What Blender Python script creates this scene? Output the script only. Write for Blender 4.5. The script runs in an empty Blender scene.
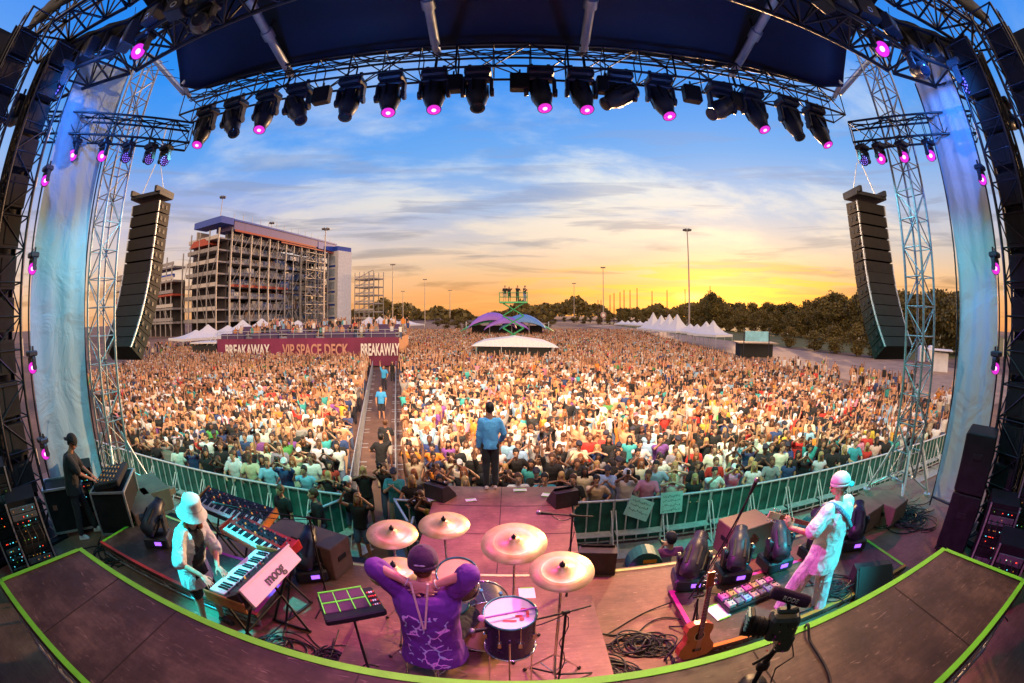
import bpy, bmesh, math, random
import numpy as np
from math import *
from mathutils import Vector, Matrix, Quaternion
random.seed(11); rng=np.random.default_rng(5)
SC=bpy.context.scene; COL=SC.collection
V=Vector
# ---------------------------------------------------------------- camera model (15 mm equisolid fisheye, as the photograph)
F=15/36*1024; PITCH=radians(3.5); H=3.35; G=-1.9
def ray(px,py):
    dx=px-512;dy=341.5-py;r=hypot(dx,dy) or 1e-9
    th=2*asin(r/(2*F)); s=sin(th); x=s*dx/r;u=s*dy/r;f=cos(th)
    return V((x, f*cos(PITCH)+u*sin(PITCH), u*cos(PITCH)-f*sin(PITCH)))
def atz(px,py,z):
    a=ray(px,py); t=(z-H)/a[2]; return V((a[0]*t,a[1]*t,z))
def aty(px,py,y):
    a=ray(px,py); t=y/a[1]; return V((a[0]*t,y,a[2]*t+H))
def atd(px,py,d):
    a=ray(px,py); return V((a[0]*d,a[1]*d,a[2]*d+H))
def atr(px,py,h):     # at horizontal distance h
    a=ray(px,py); t=h/hypot(a[0],a[1]); return V((a[0]*t,a[1]*t,a[2]*t+H))
# ---------------------------------------------------------------- materials
MATS={}
def newmat(name):
    m=bpy.data.materials.new(name); m.use_nodes=True
    return m, m.node_tree.nodes, m.node_tree.links, m.node_tree.nodes['Principled BSDF']
def mat(name,col,rough=.6,metal=0,var=.15,scale=8,bump=0,emit=None,es=0,spec=.5,col2=None,trans=0,alpha=1):
    if name in MATS: return MATS[name]
    m,n,l,b=newmat(name)
    b.inputs['Roughness'].default_value=rough; b.inputs['Metallic'].default_value=metal
    b.inputs['Specular IOR Level'].default_value=spec
    c2=col2 or tuple(min(1,c*(1-var)) for c in col)
    c1=col if col2 else tuple(min(1,c*(1+var)) for c in col)
    if var>0 or col2:
        tc=n.new('ShaderNodeTexCoord'); nz=n.new('ShaderNodeTexNoise'); nz.inputs['Scale'].default_value=scale; nz.inputs['Detail'].default_value=6
        nz.inputs['Roughness'].default_value=.65
        l.new(tc.outputs['Object'],nz.inputs['Vector'])
        r=n.new('ShaderNodeValToRGB'); r.color_ramp.elements[0].position=.35; r.color_ramp.elements[1].position=.65
        r.color_ramp.elements[0].color=(*c2,1); r.color_ramp.elements[1].color=(*c1,1)
        l.new(nz.outputs['Fac'],r.inputs['Fac']); l.new(r.outputs['Color'],b.inputs['Base Color'])
        mr=n.new('ShaderNodeMapRange'); mr.inputs['To Min'].default_value=max(0,rough-.12); mr.inputs['To Max'].default_value=min(1,rough+.12)
        l.new(nz.outputs['Fac'],mr.inputs['Value']); l.new(mr.outputs['Result'],b.inputs['Roughness'])
        if bump:
            bp=n.new('ShaderNodeBump'); bp.inputs['Strength'].default_value=bump; bp.inputs['Distance'].default_value=.02
            l.new(nz.outputs['Fac'],bp.inputs['Height']); l.new(bp.outputs['Normal'],b.inputs['Normal'])
    else: b.inputs['Base Color'].default_value=(*col,1)
    if emit: b.inputs['Emission Color'].default_value=(*emit,1); b.inputs['Emission Strength'].default_value=es
    if trans: b.inputs['Transmission Weight'].default_value=trans
    if alpha<1: b.inputs['Alpha'].default_value=alpha
    MATS[name]=m; return m
BLK=mat('black_metal',(.010,.010,.012),.6,0,.3,spec=.2)
BLKP=mat('black_plastic',(.016,.016,.018),.5,0,.25,20,spec=.3)
ALU=mat('aluminium',(.62,.63,.65),.38,.75,.12,30)
STEEL=mat('galvanised_steel',(.5,.52,.54),.5,.5,.15,12)
CHROME=mat('chrome',(.75,.75,.77),.18,1,.05)
DARKTR=mat('dark_painted_truss',(.03,.03,.04),.4,.4,.2)
DECK=None
RUB=mat('rubber',(.01,.01,.01),.8)
WHITE=mat('white_cloth',(.78,.77,.74),.8,0,.06,3,.1)
WOODL=mat('oiled_wood',(.45,.20,.06),.4,0,.3,14)
PINKL=mat('magenta_lens',(.5,.02,.3),.2,emit=(.75,.03,.62),es=.95,var=0)
HOTL=mat('lamp_core',(.9,.5,.9),.2,emit=(1,.35,.9),es=3,var=0)
GREENT=mat('green_tape',(.22,.85,.04),.6,0,.1,6)
PINKT=mat('pink_tape',(.95,.04,.35),.6,0,.1,6)
REDT=mat('red_tape',(.85,.06,.05),.6,0,.1,6)
CASE=mat('laminate_black',(.014,.014,.016),.6,0,.3,6,spec=.22)
CABLE=mat('cable_rubber',(.012,.012,.013),.55,0,.2)
# ---------------------------------------------------------------- mesh builder
SPLITN={'clamp','button','foot','handle','hoop','indicator_light','knob','label_strip','latch','leg','lug','post','sofa','spur','tape','blue_band','column','raker','end_column','window','lens_cap','bracket','infill_panel','rigging'}
class MB:
    def __init__(s): s.v=[];s.f=[];s.m=[];s.mats=[];s.M=Matrix();s.sm=[]
    def mi(s,m):
        if m not in s.mats: s.mats.append(m)
        return s.mats.index(m)
    def add(s,vs,fs,m,smooth=False):
        o=len(s.v); M=s.M; s.v+= [M@V(p) for p in vs]; k=s.mi(m)
        for f in fs: s.f.append(tuple(i+o for i in f)); s.m.append(k); s.sm.append(smooth)
        return s
    def box(s,c,d,m,R=None,taper=1,tz=None):
        x,y,z=d[0]/2,d[1]/2,d[2]/2; t=taper
        vs=[V(p) for p in ((-x,-y,-z),(x,-y,-z),(x,y,-z),(-x,y,-z),(-x*t,-y*t,z),(x*t,-y*t,z),(x*t,y*t,z),(-x*t,y*t,z))]
        if R is not None: vs=[R@p for p in vs]
        c=V(c)
        return s.add([p+c for p in vs],[(0,3,2,1),(4,5,6,7),(0,1,5,4),(1,2,6,5),(2,3,7,6),(3,0,4,7)],m)
    def bbox(s,c,d,m,b=.01,R=None):   # chamfered box
        x,y,z=d[0]/2,d[1]/2,d[2]/2; b=min(b,x*.9,y*.9,z*.9)
        ring=lambda zz,i:[(-x+i+b,-y+i,zz),(x-i-b,-y+i,zz),(x-i,-y+i+b,zz),(x-i,y-i-b,zz),(x-i-b,y-i,zz),(-x+i+b,y-i,zz),(-x+i,y-i-b,zz),(-x+i,-y+i+b,zz)]
        vs=ring(-z,b*.9)+ring(-z+b,0)+ring(z-b,0)+ring(z,b*.9)
        vs=[V(p) for p in vs]
        if R is not None: vs=[R@p for p in vs]
        c=V(c); fs=[tuple(range(7,-1,-1)),tuple(range(24,32))]
        for k in range(3):
            for i in range(8): j=(i+1)%8; fs.append((k*8+i,k*8+j,k*8+8+j,k*8+8+i))
        return s.add([p+c for p in vs],fs,m)
    def tube(s,a,b,r,m,r2=None,n=6,cap=True,smooth=True):
        a=V(a);b=V(b);d=b-a
        if d.length<1e-6: return s
        r2=r if r2 is None else r2
        q=d.to_track_quat('Z','Y'); vs=[]
        for p,rr in ((a,r),(b,r2)):
            for i in range(n): t=2*pi*(i+.5)/n; vs.append(p+q@V((cos(t)*rr,sin(t)*rr,0)))
        fs=[(i,(i+1)%n,n+(i+1)%n,n+i) for i in range(n)]
        s.add(vs,fs,m,smooth)
        if cap: s.add(vs,[tuple(range(n-1,-1,-1)),tuple(range(n,2*n))],m)
        return s
    def path(s,pts,r,m,n=5):
        pts=[V(p) for p in pts]; vs=[];fs=[];N=len(pts)
        for k,p in enumerate(pts):
            d=(pts[min(k+1,N-1)]-pts[max(k-1,0)]); q=d.to_track_quat('Z','Y') if d.length>1e-7 else Quaternion()
            for i in range(n): t=2*pi*i/n; vs.append(p+q@V((cos(t)*r,sin(t)*r,0)))
        for k in range(N-1):
            for i in range(n): j=(i+1)%n; fs.append((k*n+i,k*n+j,k*n+n+j,k*n+n+i))
        fs+= [tuple(range(n-1,-1,-1)),tuple(range((N-1)*n,N*n))]
        return s.add(vs,fs,m,True)
    def lathe(s,prof,m,n=20,c=(0,0,0),axis=None,smooth=True):
        q=V(axis).to_track_quat('Z','Y') if axis is not None else Quaternion(); c=V(c)
        vs=[];fs=[]
        for r,z in prof:
            for i in range(n): t=2*pi*i/n; vs.append(c+q@V((cos(t)*r,sin(t)*r,z)))
        for k in range(len(prof)-1):
            for i in range(n): j=(i+1)%n; fs.append((k*n+i,k*n+j,k*n+n+j,k*n+n+i))
        s.add(vs,fs,m,smooth)
        s.add(vs,[tuple(range(n-1,-1,-1)),tuple(range((len(prof)-1)*n,len(prof)*n))],m); return s
    def ell(s,c,r,m,R=None,n=12,k=8):
        vs=[];fs=[];c=V(c)
        for i in range(k+1):
            ph=-pi/2+pi*i/k
            for j in range(n):
                t=2*pi*j/n; p=V((cos(ph)*cos(t)*r[0],cos(ph)*sin(t)*r[1],sin(ph)*r[2])); vs.append(c+(R@p if R is not None else p))
        for i in range(k):
            for j in range(n): jj=(j+1)%n; fs.append((i*n+j,i*n+jj,i*n+n+jj,i*n+n+j))
        return s.add(vs,fs,m,True)
    def prism(s,poly,z0,z1,m):   # poly in xy
        n=len(poly); vs=[(p[0],p[1],z0) for p in poly]+[(p[0],p[1],z1) for p in poly]
        fs=[tuple(range(n-1,-1,-1)),tuple(range(n,2*n))]+[(i,(i+1)%n,n+(i+1)%n,n+i) for i in range(n)]
        return s.add(vs,fs,m)
    def sheet(s,rows,m,smooth=True,th=0):
        nr=len(rows);nc=len(rows[0]); vs=[V(p) for r in rows for p in r]
        fs=[(i*nc+j,i*nc+j+1,(i+1)*nc+j+1,(i+1)*nc+j) for i in range(nr-1) for j in range(nc-1)]
        return s.add(vs,fs,m,smooth)
    def torus(s,c,R,r,m,axis=(0,0,1),n=24,k=6,a0=0,a1=2*pi):
        q=V(axis).to_track_quat('Z','Y'); c=V(c)
        N=n; return s.path([c+q@V((cos(a0+(a1-a0)*i/N)*R,sin(a0+(a1-a0)*i/N)*R,0)) for i in range(N+1)],r,m,k)
    def mesh(s,name):
        me=bpy.data.meshes.new(name); me.from_pydata([tuple(p) for p in s.v],[],s.f)
        for m in s.mats: me.materials.append(m)
        me.polygons.foreach_set('material_index',s.m); me.polygons.foreach_set('use_smooth',s.sm); me.update(); return me
    def clusters(s,gap=.012):
        n=len(s.v); p=list(range(n))
        def fd(a):
            while p[a]!=a: p[a]=p[p[a]]; a=p[a]
            return a
        for f in s.f:
            r=fd(f[0])
            for q in f[1:]: p[fd(q)]=r
        bb={}
        for i in range(n):
            r=fd(i); v=s.v[i]; b=bb.get(r)
            if b is None: bb[r]=[list(v),list(v)]
            else:
                for k in range(3):
                    if v[k]<b[0][k]: b[0][k]=v[k]
                    if v[k]>b[1][k]: b[1][k]=v[k]
        ks=list(bb); par={k:k for k in ks}
        def f2(a):
            while par[a]!=a: a=par[a]
            return a
        for i,a in enumerate(ks):
            for b in ks[i+1:]:
                A,B=bb[a],bb[b]
                if all(A[0][k]-gap<=B[1][k] and B[0][k]-gap<=A[1][k] for k in range(3)): par[f2(a)]=f2(b)
        g={}
        for fi,f in enumerate(s.f): g.setdefault(f2(fd(f[0])),[]).append(fi)
        return list(g.values())
    def build(s,name,parent=None,loc=None,rz=0,R=None):
        if name in SPLITN and len(s.v)<9000:
            cl=s.clusters()
            if 1<len(cl)<=100:
                out=None
                for fs in cl:
                    q=MB(); q.mats=list(s.mats); mp={}
                    for fi in fs:
                        nf=[]
                        for i in s.f[fi]:
                            if i not in mp: mp[i]=len(q.v); q.v.append(s.v[i])
                            nf.append(mp[i])
                        q.f.append(tuple(nf)); q.m.append(s.m[fi]); q.sm.append(s.sm[fi])
                    o=q._build(name,parent,loc,rz,R); out=out or o
                return out
        return s._build(name,parent,loc,rz,R)
    def _build(s,name,parent=None,loc=None,rz=0,R=None):
        o=bpy.data.objects.new(name,s.mesh(name)); COL.objects.link(o)
        if parent: o.parent=parent
        if loc is not None: o.location=loc
        if rz: o.rotation_euler=(0,0,rz)
        if R is not None: o.rotation_euler=R
        return o
def tag(o,label=None,cat=None,group=None,kind=None):
    if label: o['label']=label
    if cat: o['category']=cat
    if group: o['group']=group
    if kind: o['kind']=kind
    return o
def thing(name,label,cat,loc=(0,0,0),rz=0,group=None):
    o=bpy.data.objects.new(name,None); COL.objects.link(o); o.empty_display_size=.2
    o.location=loc; o.rotation_euler=(0,0,rz); return tag(o,label,cat,group)
def dup(root,loc=None,rz=None,label=None,group=None,parent=None):
    c=root.copy(); COL.objects.link(c)
    if parent is not None: c.parent=parent
    if loc is not None: c.location=loc
    if rz is not None: c.rotation_euler=(0,0,rz)
    if label: c['label']=label
    if group: c['group']=group
    for ch in list(root.children):
        d=ch.copy(); COL.objects.link(d); d.parent=c
        for g in list(ch.children):
            e=g.copy(); COL.objects.link(e); e.parent=d
    return c
def text_mesh(txt,size,m,ext=.01,shear=0,bold=0,align='CENTER',spacing=1):
    cu=bpy.data.curves.new('lettering','FONT'); cu.body=txt; cu.size=size; cu.extrude=ext; cu.shear=shear; cu.offset=bold; cu.align_x=align; cu.align_y='CENTER'; cu.space_character=spacing
    o=bpy.data.objects.new('lettering_tmp',cu); COL.objects.link(o)
    dg=bpy.context.evaluated_depsgraph_get(); dg.update(); me=bpy.data.meshes.new_from_object(o.evaluated_get(dg))
    bpy.data.objects.remove(o); bpy.data.curves.remove(cu); me.materials.clear(); me.materials.append(m); me.name='lettering'
    return me
def put_text(name,me,parent,M):
    o=bpy.data.objects.new(name,me); COL.objects.link(o)
    if parent: o.parent=parent
    o.matrix_local=M; return o
def frame(loc,xdir,ydir):   # matrix with text plane x,y
    x=V(xdir).normalized(); y=V(ydir).normalized(); z=x.cross(y).normalized(); y=z.cross(x)
    M=Matrix((x,y,z)).transposed().to_4x4(); M.translation=V(loc); return M
# ---------------------------------------------------------------- truss
def truss(mb,a,b,w,m,rc=.025,rw=.011,up=(0,0,1),step=None,h=None,tri=False):
    a=V(a);b=V(b);d=(b-a); L=d.length; z=d.normalized(); u=V(up)
    if abs(z.dot(u))>.95: u=V((0,1,0))
    x=u.cross(z).normalized(); y=z.cross(x); h=h or w
    cs=[(-w/2,-h/2),(w/2,-h/2),(w/2,h/2),(-w/2,h/2)]
    if tri: cs=[(-w/2,-h/2),(w/2,-h/2),(0,h/2)]
    P=lambda c,t: a+x*c[0]+y*c[1]+z*t
    for c in cs: mb.tube(P(c,0),P(c,L),rc,m,n=6,cap=True)
    n=max(1,round(L/(step or max(w,h)))); 
    for k in range(n+1):
        t=L*k/n
        for i in range(len(cs)):
            if k==0 or k==n or True: mb.tube(P(cs[i],t),P(cs[(i+1)%len(cs)],t),rw,m,n=4,cap=False)
            if k<n:
                c0,c1=(cs[i],cs[(i+1)%len(cs)]) if (k+i)%2 else (cs[(i+1)%len(cs)],cs[i])
                mb.tube(P(c0,t),P(c1,L*(k+1)/n),rw,m,n=4,cap=False)
# ================================================================ sky, camera, sun
def build_world():
    w=bpy.data.worlds.new('World'); SC.world=w; w.use_nodes=True; n=w.node_tree.nodes; l=w.node_tree.links; n.clear()
    out=n.new('ShaderNodeOutputWorld'); bg=n.new('ShaderNodeBackground'); l.new(bg.outputs[0],out.inputs[0])
    def M(op,a,b=None,c=None,clamp=False):
        x=n.new('ShaderNodeMath'); x.operation=op; x.use_clamp=clamp
        for i,v in enumerate((a,b,c)):
            if v is None: continue
            if isinstance(v,(int,float)): x.inputs[i].default_value=v
            else: l.new(v,x.inputs[i])
        return x.outputs[0]
    def ramp(fac,stops,interp='LINEAR'):
        r=n.new('ShaderNodeValToRGB'); e=r.color_ramp.elements; r.color_ramp.interpolation=interp
        while len(e)<len(stops): e.new(.5)
        for k,(p,c) in enumerate(stops): e[k].position=p; e[k].color=(*c,1) if len(c)==3 else c
        l.new(fac,r.inputs[0]); return r.outputs[0]
    def mix(f,a,b,bt='MIX'):
        x=n.new('ShaderNodeMix'); x.data_type='RGBA'; x.blend_type=bt
        if isinstance(f,(int,float)): x.inputs[0].default_value=f
        else: l.new(f,x.inputs[0])
        for i,v in ((6,a),(7,b)):
            if isinstance(v,tuple): x.inputs[i].default_value=(*v,1)
            else: l.new(v,x.inputs[i])
        return x.outputs[2]
    tc=n.new('ShaderNodeTexCoord'); sep=n.new('ShaderNodeSeparateXYZ'); l.new(tc.outputs['Generated'],sep.inputs[0])
    X,Y,Z=sep.outputs
    el=M('MULTIPLY',M('ARCSINE',M('MINIMUM',M('MAXIMUM',Z,-.999),.999)),180/pi)       # elevation, degrees
    az=M('MULTIPLY',M('ARCTAN2',X,Y),180/pi)
    e60=M('DIVIDE',el,60,clamp=True)
    # clear air: left (away from the sun) and right (towards it)
    s=lambda d:d/60
    left=ramp(e60,[(0,(.85,.42,.20)),(s(3),(.88,.52,.30)),(s(7),(.72,.56,.50)),(s(13),(.42,.44,.68)),(s(20),(.10,.34,.85)),(s(30),(.015,.26,.88)),(s(45),(.0,.19,.85)),(1,(.0,.10,.6))])
    right=ramp(e60,[(0,(.80,.25,.05)),(s(3),(.86,.29,.05)),(s(6),(.82,.46,.20)),(s(9),(.66,.52,.42)),(s(14),(.40,.50,.68)),(s(22),(.14,.38,.82)),(s(32),(.03,.27,.86)),(s(46),(.0,.19,.80)),(1,(.0,.10,.55))])
    sunaz=M('SUBTRACT',az,28); d=M('ABSOLUTE',sunaz)
    near=ramp(M('DIVIDE',d,90,clamp=True),[(0,(1,1,1)),(.35,(.75,.75,.75)),(.75,(.08,.08,.08)),(1,(0,0,0))],'EASE')
    base=mix(near,left,right)
    # sun glow behind the clouds
    gx=M('DIVIDE',M('SUBTRACT',az,31),20); gz=M('DIVIDE',M('SUBTRACT',el,3.4),2.6)
    gd=M('SQRT',M('ADD',M('MULTIPLY',gx,gx),M('MULTIPLY',gz,gz)))
    glow=M('SUBTRACT',1,gd,clamp=True)
    base=mix(M('MULTIPLY',glow,.75,clamp=True),base,(1.0,.29,.008))
    # clouds: wispy, stretched along the horizon. plane coordinates (x,y)/(z+.12)
    zz=M('ADD',M('MAXIMUM',Z,0),.10)
    cx=M('DIVIDE',X,zz); cy=M('DIVIDE',Y,zz)
    comb=n.new('ShaderNodeCombineXYZ'); l.new(cx,comb.inputs[0]); l.new(cy,comb.inputs[1])
    mp=n.new('ShaderNodeMapping'); l.new(comb.outputs[0],mp.inputs[0]); mp.inputs['Rotation'].default_value=(0,0,radians(-18)); mp.inputs['Scale'].default_value=(.55,.95,1)
    nz=n.new('ShaderNodeTexNoise'); l.new(mp.outputs[0],nz.inputs['Vector']); nz.inputs['Scale'].default_value=1.15; nz.inputs['Detail'].default_value=12; nz.inputs['Roughness'].default_value=.6; nz.inputs['Distortion'].default_value=.25
    nz2=n.new('ShaderNodeTexNoise'); l.new(mp.outputs[0],nz2.inputs['Vector']); nz2.inputs['Scale'].default_value=.34; nz2.inputs['Detail'].default_value=5
    cl=ramp(M('ADD',M('MULTIPLY',nz.outputs[0],.65),M('MULTIPLY',nz2.outputs[0],.35)),[(.45,(0,0,0)),(.57,(1,1,1))],'EASE')
    # more cloud to the right and middle, clear deep blue up high and far left
    cov=ramp(M('DIVIDE',M('ABSOLUTE',M('SUBTRACT',az,12)),80,clamp=True),[(0,(1,1,1)),(.45,(.75,.75,.75)),(1,(.25,.25,.25))])
    ce=ramp(e60,[(0,(.5,.5,.5)),(s(4),(.6,.6,.6)),(s(12),(.95,.95,.95)),(s(26),(.9,.9,.9)),(s(36),(.4,.4,.4)),(s(44),(.05,.05,.05)),(1,(0,0,0))])
    fac=M('MULTIPLY',M('MULTIPLY',cl,cov),ce)
    ccol=ramp(e60,[(0,(1.0,.42,.10)),(s(5),(.92,.45,.20)),(s(10),(.90,.70,.52)),(s(18),(.80,.80,.76)),(s(30),(.58,.70,.85)),(1,(.4,.6,.85))])
    sky=mix(fac,base,ccol)
    # dark grey-mauve bands near the horizon
    comb2=n.new('ShaderNodeCombineXYZ'); l.new(M('DIVIDE',az,26),comb2.inputs[0]); l.new(M('DIVIDE',el,2.4),comb2.inputs[1])
    nz3=n.new('ShaderNodeTexNoise'); l.new(comb2.outputs[0],nz3.inputs['Vector']); nz3.inputs['Scale'].default_value=1.15; nz3.inputs['Detail'].default_value=9; nz3.inputs['Roughness'].default_value=.55; nz3.inputs['Distortion'].default_value=.5
    band=ramp(nz3.outputs[0],[(.5,(0,0,0)),(.62,(1,1,1))],'EASE')
    be=ramp(e60,[(0,(.25,.25,.25)),(s(3),(.8,.8,.8)),(s(9),(.9,.9,.9)),(s(18),(.6,.6,.6)),(s(30),(0,0,0))])
    bcol=ramp(e60,[(0,(.55,.20,.07)),(s(5),(.42,.20,.09)),(s(9),(.34,.29,.30)),(s(18),(.24,.31,.52))])
    sky=mix(M('MULTIPLY',M('MULTIPLY',band,be),.85),sky,bcol)
    # bright yellow streaks near the sun
    comb3=n.new('ShaderNodeCombineXYZ'); l.new(M('DIVIDE',az,11),comb3.inputs[0]); l.new(M('DIVIDE',el,1.0),comb3.inputs[1]); comb3.inputs[2].default_value=4.3
    nz4=n.new('ShaderNodeTexNoise'); l.new(comb3.outputs[0],nz4.inputs['Vector']); nz4.inputs['Scale'].default_value=1.0; nz4.inputs['Detail'].default_value=6; nz4.inputs['Distortion'].default_value=.4
    st=ramp(nz4.outputs[0],[(.50,(0,0,0)),(.58,(1,1,1))],'EASE')
    gx2=M('DIVIDE',M('SUBTRACT',az,30),32); gz2=M('DIVIDE',M('SUBTRACT',el,4.2),3.2)
    g2=M('SUBTRACT',1,M('SQRT',M('ADD',M('MULTIPLY',gx2,gx2),M('MULTIPLY',gz2,gz2))),clamp=True)
    sky=mix(M('MULTIPLY',M('MULTIPLY',st,M('POWER',g2,.45)),1.0,clamp=True),sky,(1.25,.47,.02))
    # the sun itself behind thin cloud
    sx=M('DIVIDE',M('SUBTRACT',az,24.5),3.2); sz=M('DIVIDE',M('SUBTRACT',el,2.6),1.0)
    s2=M('SUBTRACT',1,M('SQRT',M('ADD',M('MULTIPLY',sx,sx),M('MULTIPLY',sz,sz))),clamp=True)
    sky=mix(s2,sky,(1.6,1.05,.25))
    # physical sky, added faintly under it
    ns=n.new('ShaderNodeTexSky'); ns.sky_type='NISHITA'; ns.sun_disc=False; ns.sun_elevation=radians(4); ns.sun_rotation=radians(28)
    sm=n.new('ShaderNodeVectorMath'); sm.operation='SCALE'; l.new(ns.outputs[0],sm.inputs[0]); sm.inputs['Scale'].default_value=.025
    tot=mix(1.0,sky,sm.outputs[0],'ADD')
    # unseen rear sky: added warm glow to brighten the crowd; ground half dim
    back=ramp(M('MULTIPLY_ADD',Y,-1.0,.0,clamp=True),[(.12,(0,0,0)),(.5,(1,1,1))],'EASE')
    bk=ramp(e60,[(0,(1.8,1.2,.80)),(.5,(2.1,1.45,1.0)),(1,(1.3,1.0,.85))])
    tot=mix(back,tot,bk)
    below=M('LESS_THAN',el,-1.5)
    tot=mix(below,tot,(.12,.08,.06))
    l.new(tot,bg.inputs[0]); bg.inputs[1].default_value=.9
build_world()
cam=bpy.data.cameras.new('Camera'); co=bpy.data.objects.new('Camera',cam); COL.objects.link(co); SC.camera=co
cam.type='PANO'; cam.panorama_type='FISHEYE_EQUISOLID'; cam.fisheye_lens=15; cam.fisheye_fov=2*pi*.99
cam.sensor_width=36; cam.clip_start=.02; cam.clip_end=5000
co.location=(0,0,H); co.rotation_euler=(pi/2-PITCH,0,0)
def lamp(kind,loc,target,col,power,size=.5,spot=60,blend=.5,name='lamp',angle=.01):
    L=bpy.data.lights.new(name,kind); L.color=col; L.energy=power
    if kind=='SPOT': L.spot_size=radians(spot); L.spot_blend=blend; L.shadow_soft_size=size
    if kind=='AREA': L.size=size
    if kind=='SUN': L.angle=angle
    o=bpy.data.objects.new(name,L); COL.objects.link(o); o.location=loc
    o.rotation_euler=(V(target)-V(loc)).to_track_quat('-Z','Y').to_euler(); return o
sd=V((sin(radians(28))*cos(radians(6)),cos(radians(28))*cos(radians(6)),sin(radians(6))))
lamp('SUN',sd*50,(0,0,0),(1,.55,.25),4.0,name='sun',angle=radians(.6))
SC.view_settings.view_transform='Standard'; SC.view_settings.look='None'; SC.view_settings.exposure=.18; SC.view_settings.gamma=1; SC.view_settings.use_curve_mapping=False
try:
    SC.cycles.use_denoising=True; SC.cycles.max_bounces=5; SC.cycles.diffuse_bounces=2; SC.cycles.glossy_bounces=2; SC.cycles.transmission_bounces=3; SC.cycles.transparent_max_bounces=8
    SC.cycles.sample_clamp_indirect=4; SC.cycles.caustics_reflective=False; SC.cycles.caustics_refractive=False
    SC.render.use_persistent_data=False
except Exception: pass
# ================================================================ ground
def ground_mat():
    m,n,l,b=newmat('asphalt_ground')
    tc=n.new('ShaderNodeTexCoord'); z=n.new('ShaderNodeTexNoise'); z.inputs['Scale'].default_value=.12; z.inputs['Detail'].default_value=10
    l.new(tc.outputs['Object'],z.inputs['Vector']); r=n.new('ShaderNodeValToRGB'); e=r.color_ramp.elements
    e[0].position=.35;e[0].color=(.15,.085,.06,1); e[1].position=.7; e[1].color=(.36,.19,.11,1); l.new(z.outputs[0],r.inputs[0])
    z2=n.new('ShaderNodeTexNoise'); z2.inputs['Scale'].default_value=3; z2.inputs['Detail'].default_value=8; l.new(tc.outputs['Object'],z2.inputs['Vector'])
    mx=n.new('ShaderNodeMix'); mx.data_type='RGBA'; mx.blend_type='MULTIPLY'; mx.inputs[0].default_value=.6; l.new(r.outputs[0],mx.inputs[6]); 
    r2=n.new('ShaderNodeValToRGB'); r2.color_ramp.elements[0].position=.3; r2.color_ramp.elements[0].color=(.5,.5,.5,1); r2.color_ramp.elements[1].position=.7; l.new(z2.outputs[0],r2.inputs[0]); l.new(r2.outputs[0],mx.inputs[7])
    l.new(mx.outputs[2],b.inputs['Base Color']); b.inputs['Roughness'].default_value=.9
    return m
mb=MB(); mb.sheet([[(x,y,G) for x in (-3000,-300,0,300,3000)] for y in (-400,0,400,4000)],ground_mat(),False); tag(mb.build('ground'),kind='structure')
GR=mat('grass_field',(.10,.12,.02),.95,0,.4,.3,0,col2=(.20,.14,.03))
mb=MB(); mb.prism([(60,40),(150,30),(420,60),(420,330),(70,330),(52,170),(48,90)],G+.001,G+.02,GR); tag(mb.build('grass_field'),kind='structure')
RD=mat('road_asphalt',(.44,.28,.18),.85,0,.2,.5)
mb=MB(); mb.sheet([[(26,14,G+.03),(60,8,G+.03)],[(30,28,G+.03),(56,33,G+.03)],[(32,50,G+.03),(50,60,G+.03)],[(38,110,G+.03),(50,118,G+.03)],[(40,240,G+.03),(56,240,G+.03)]],RD,False); tag(mb.build('road'),kind='structure')
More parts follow.
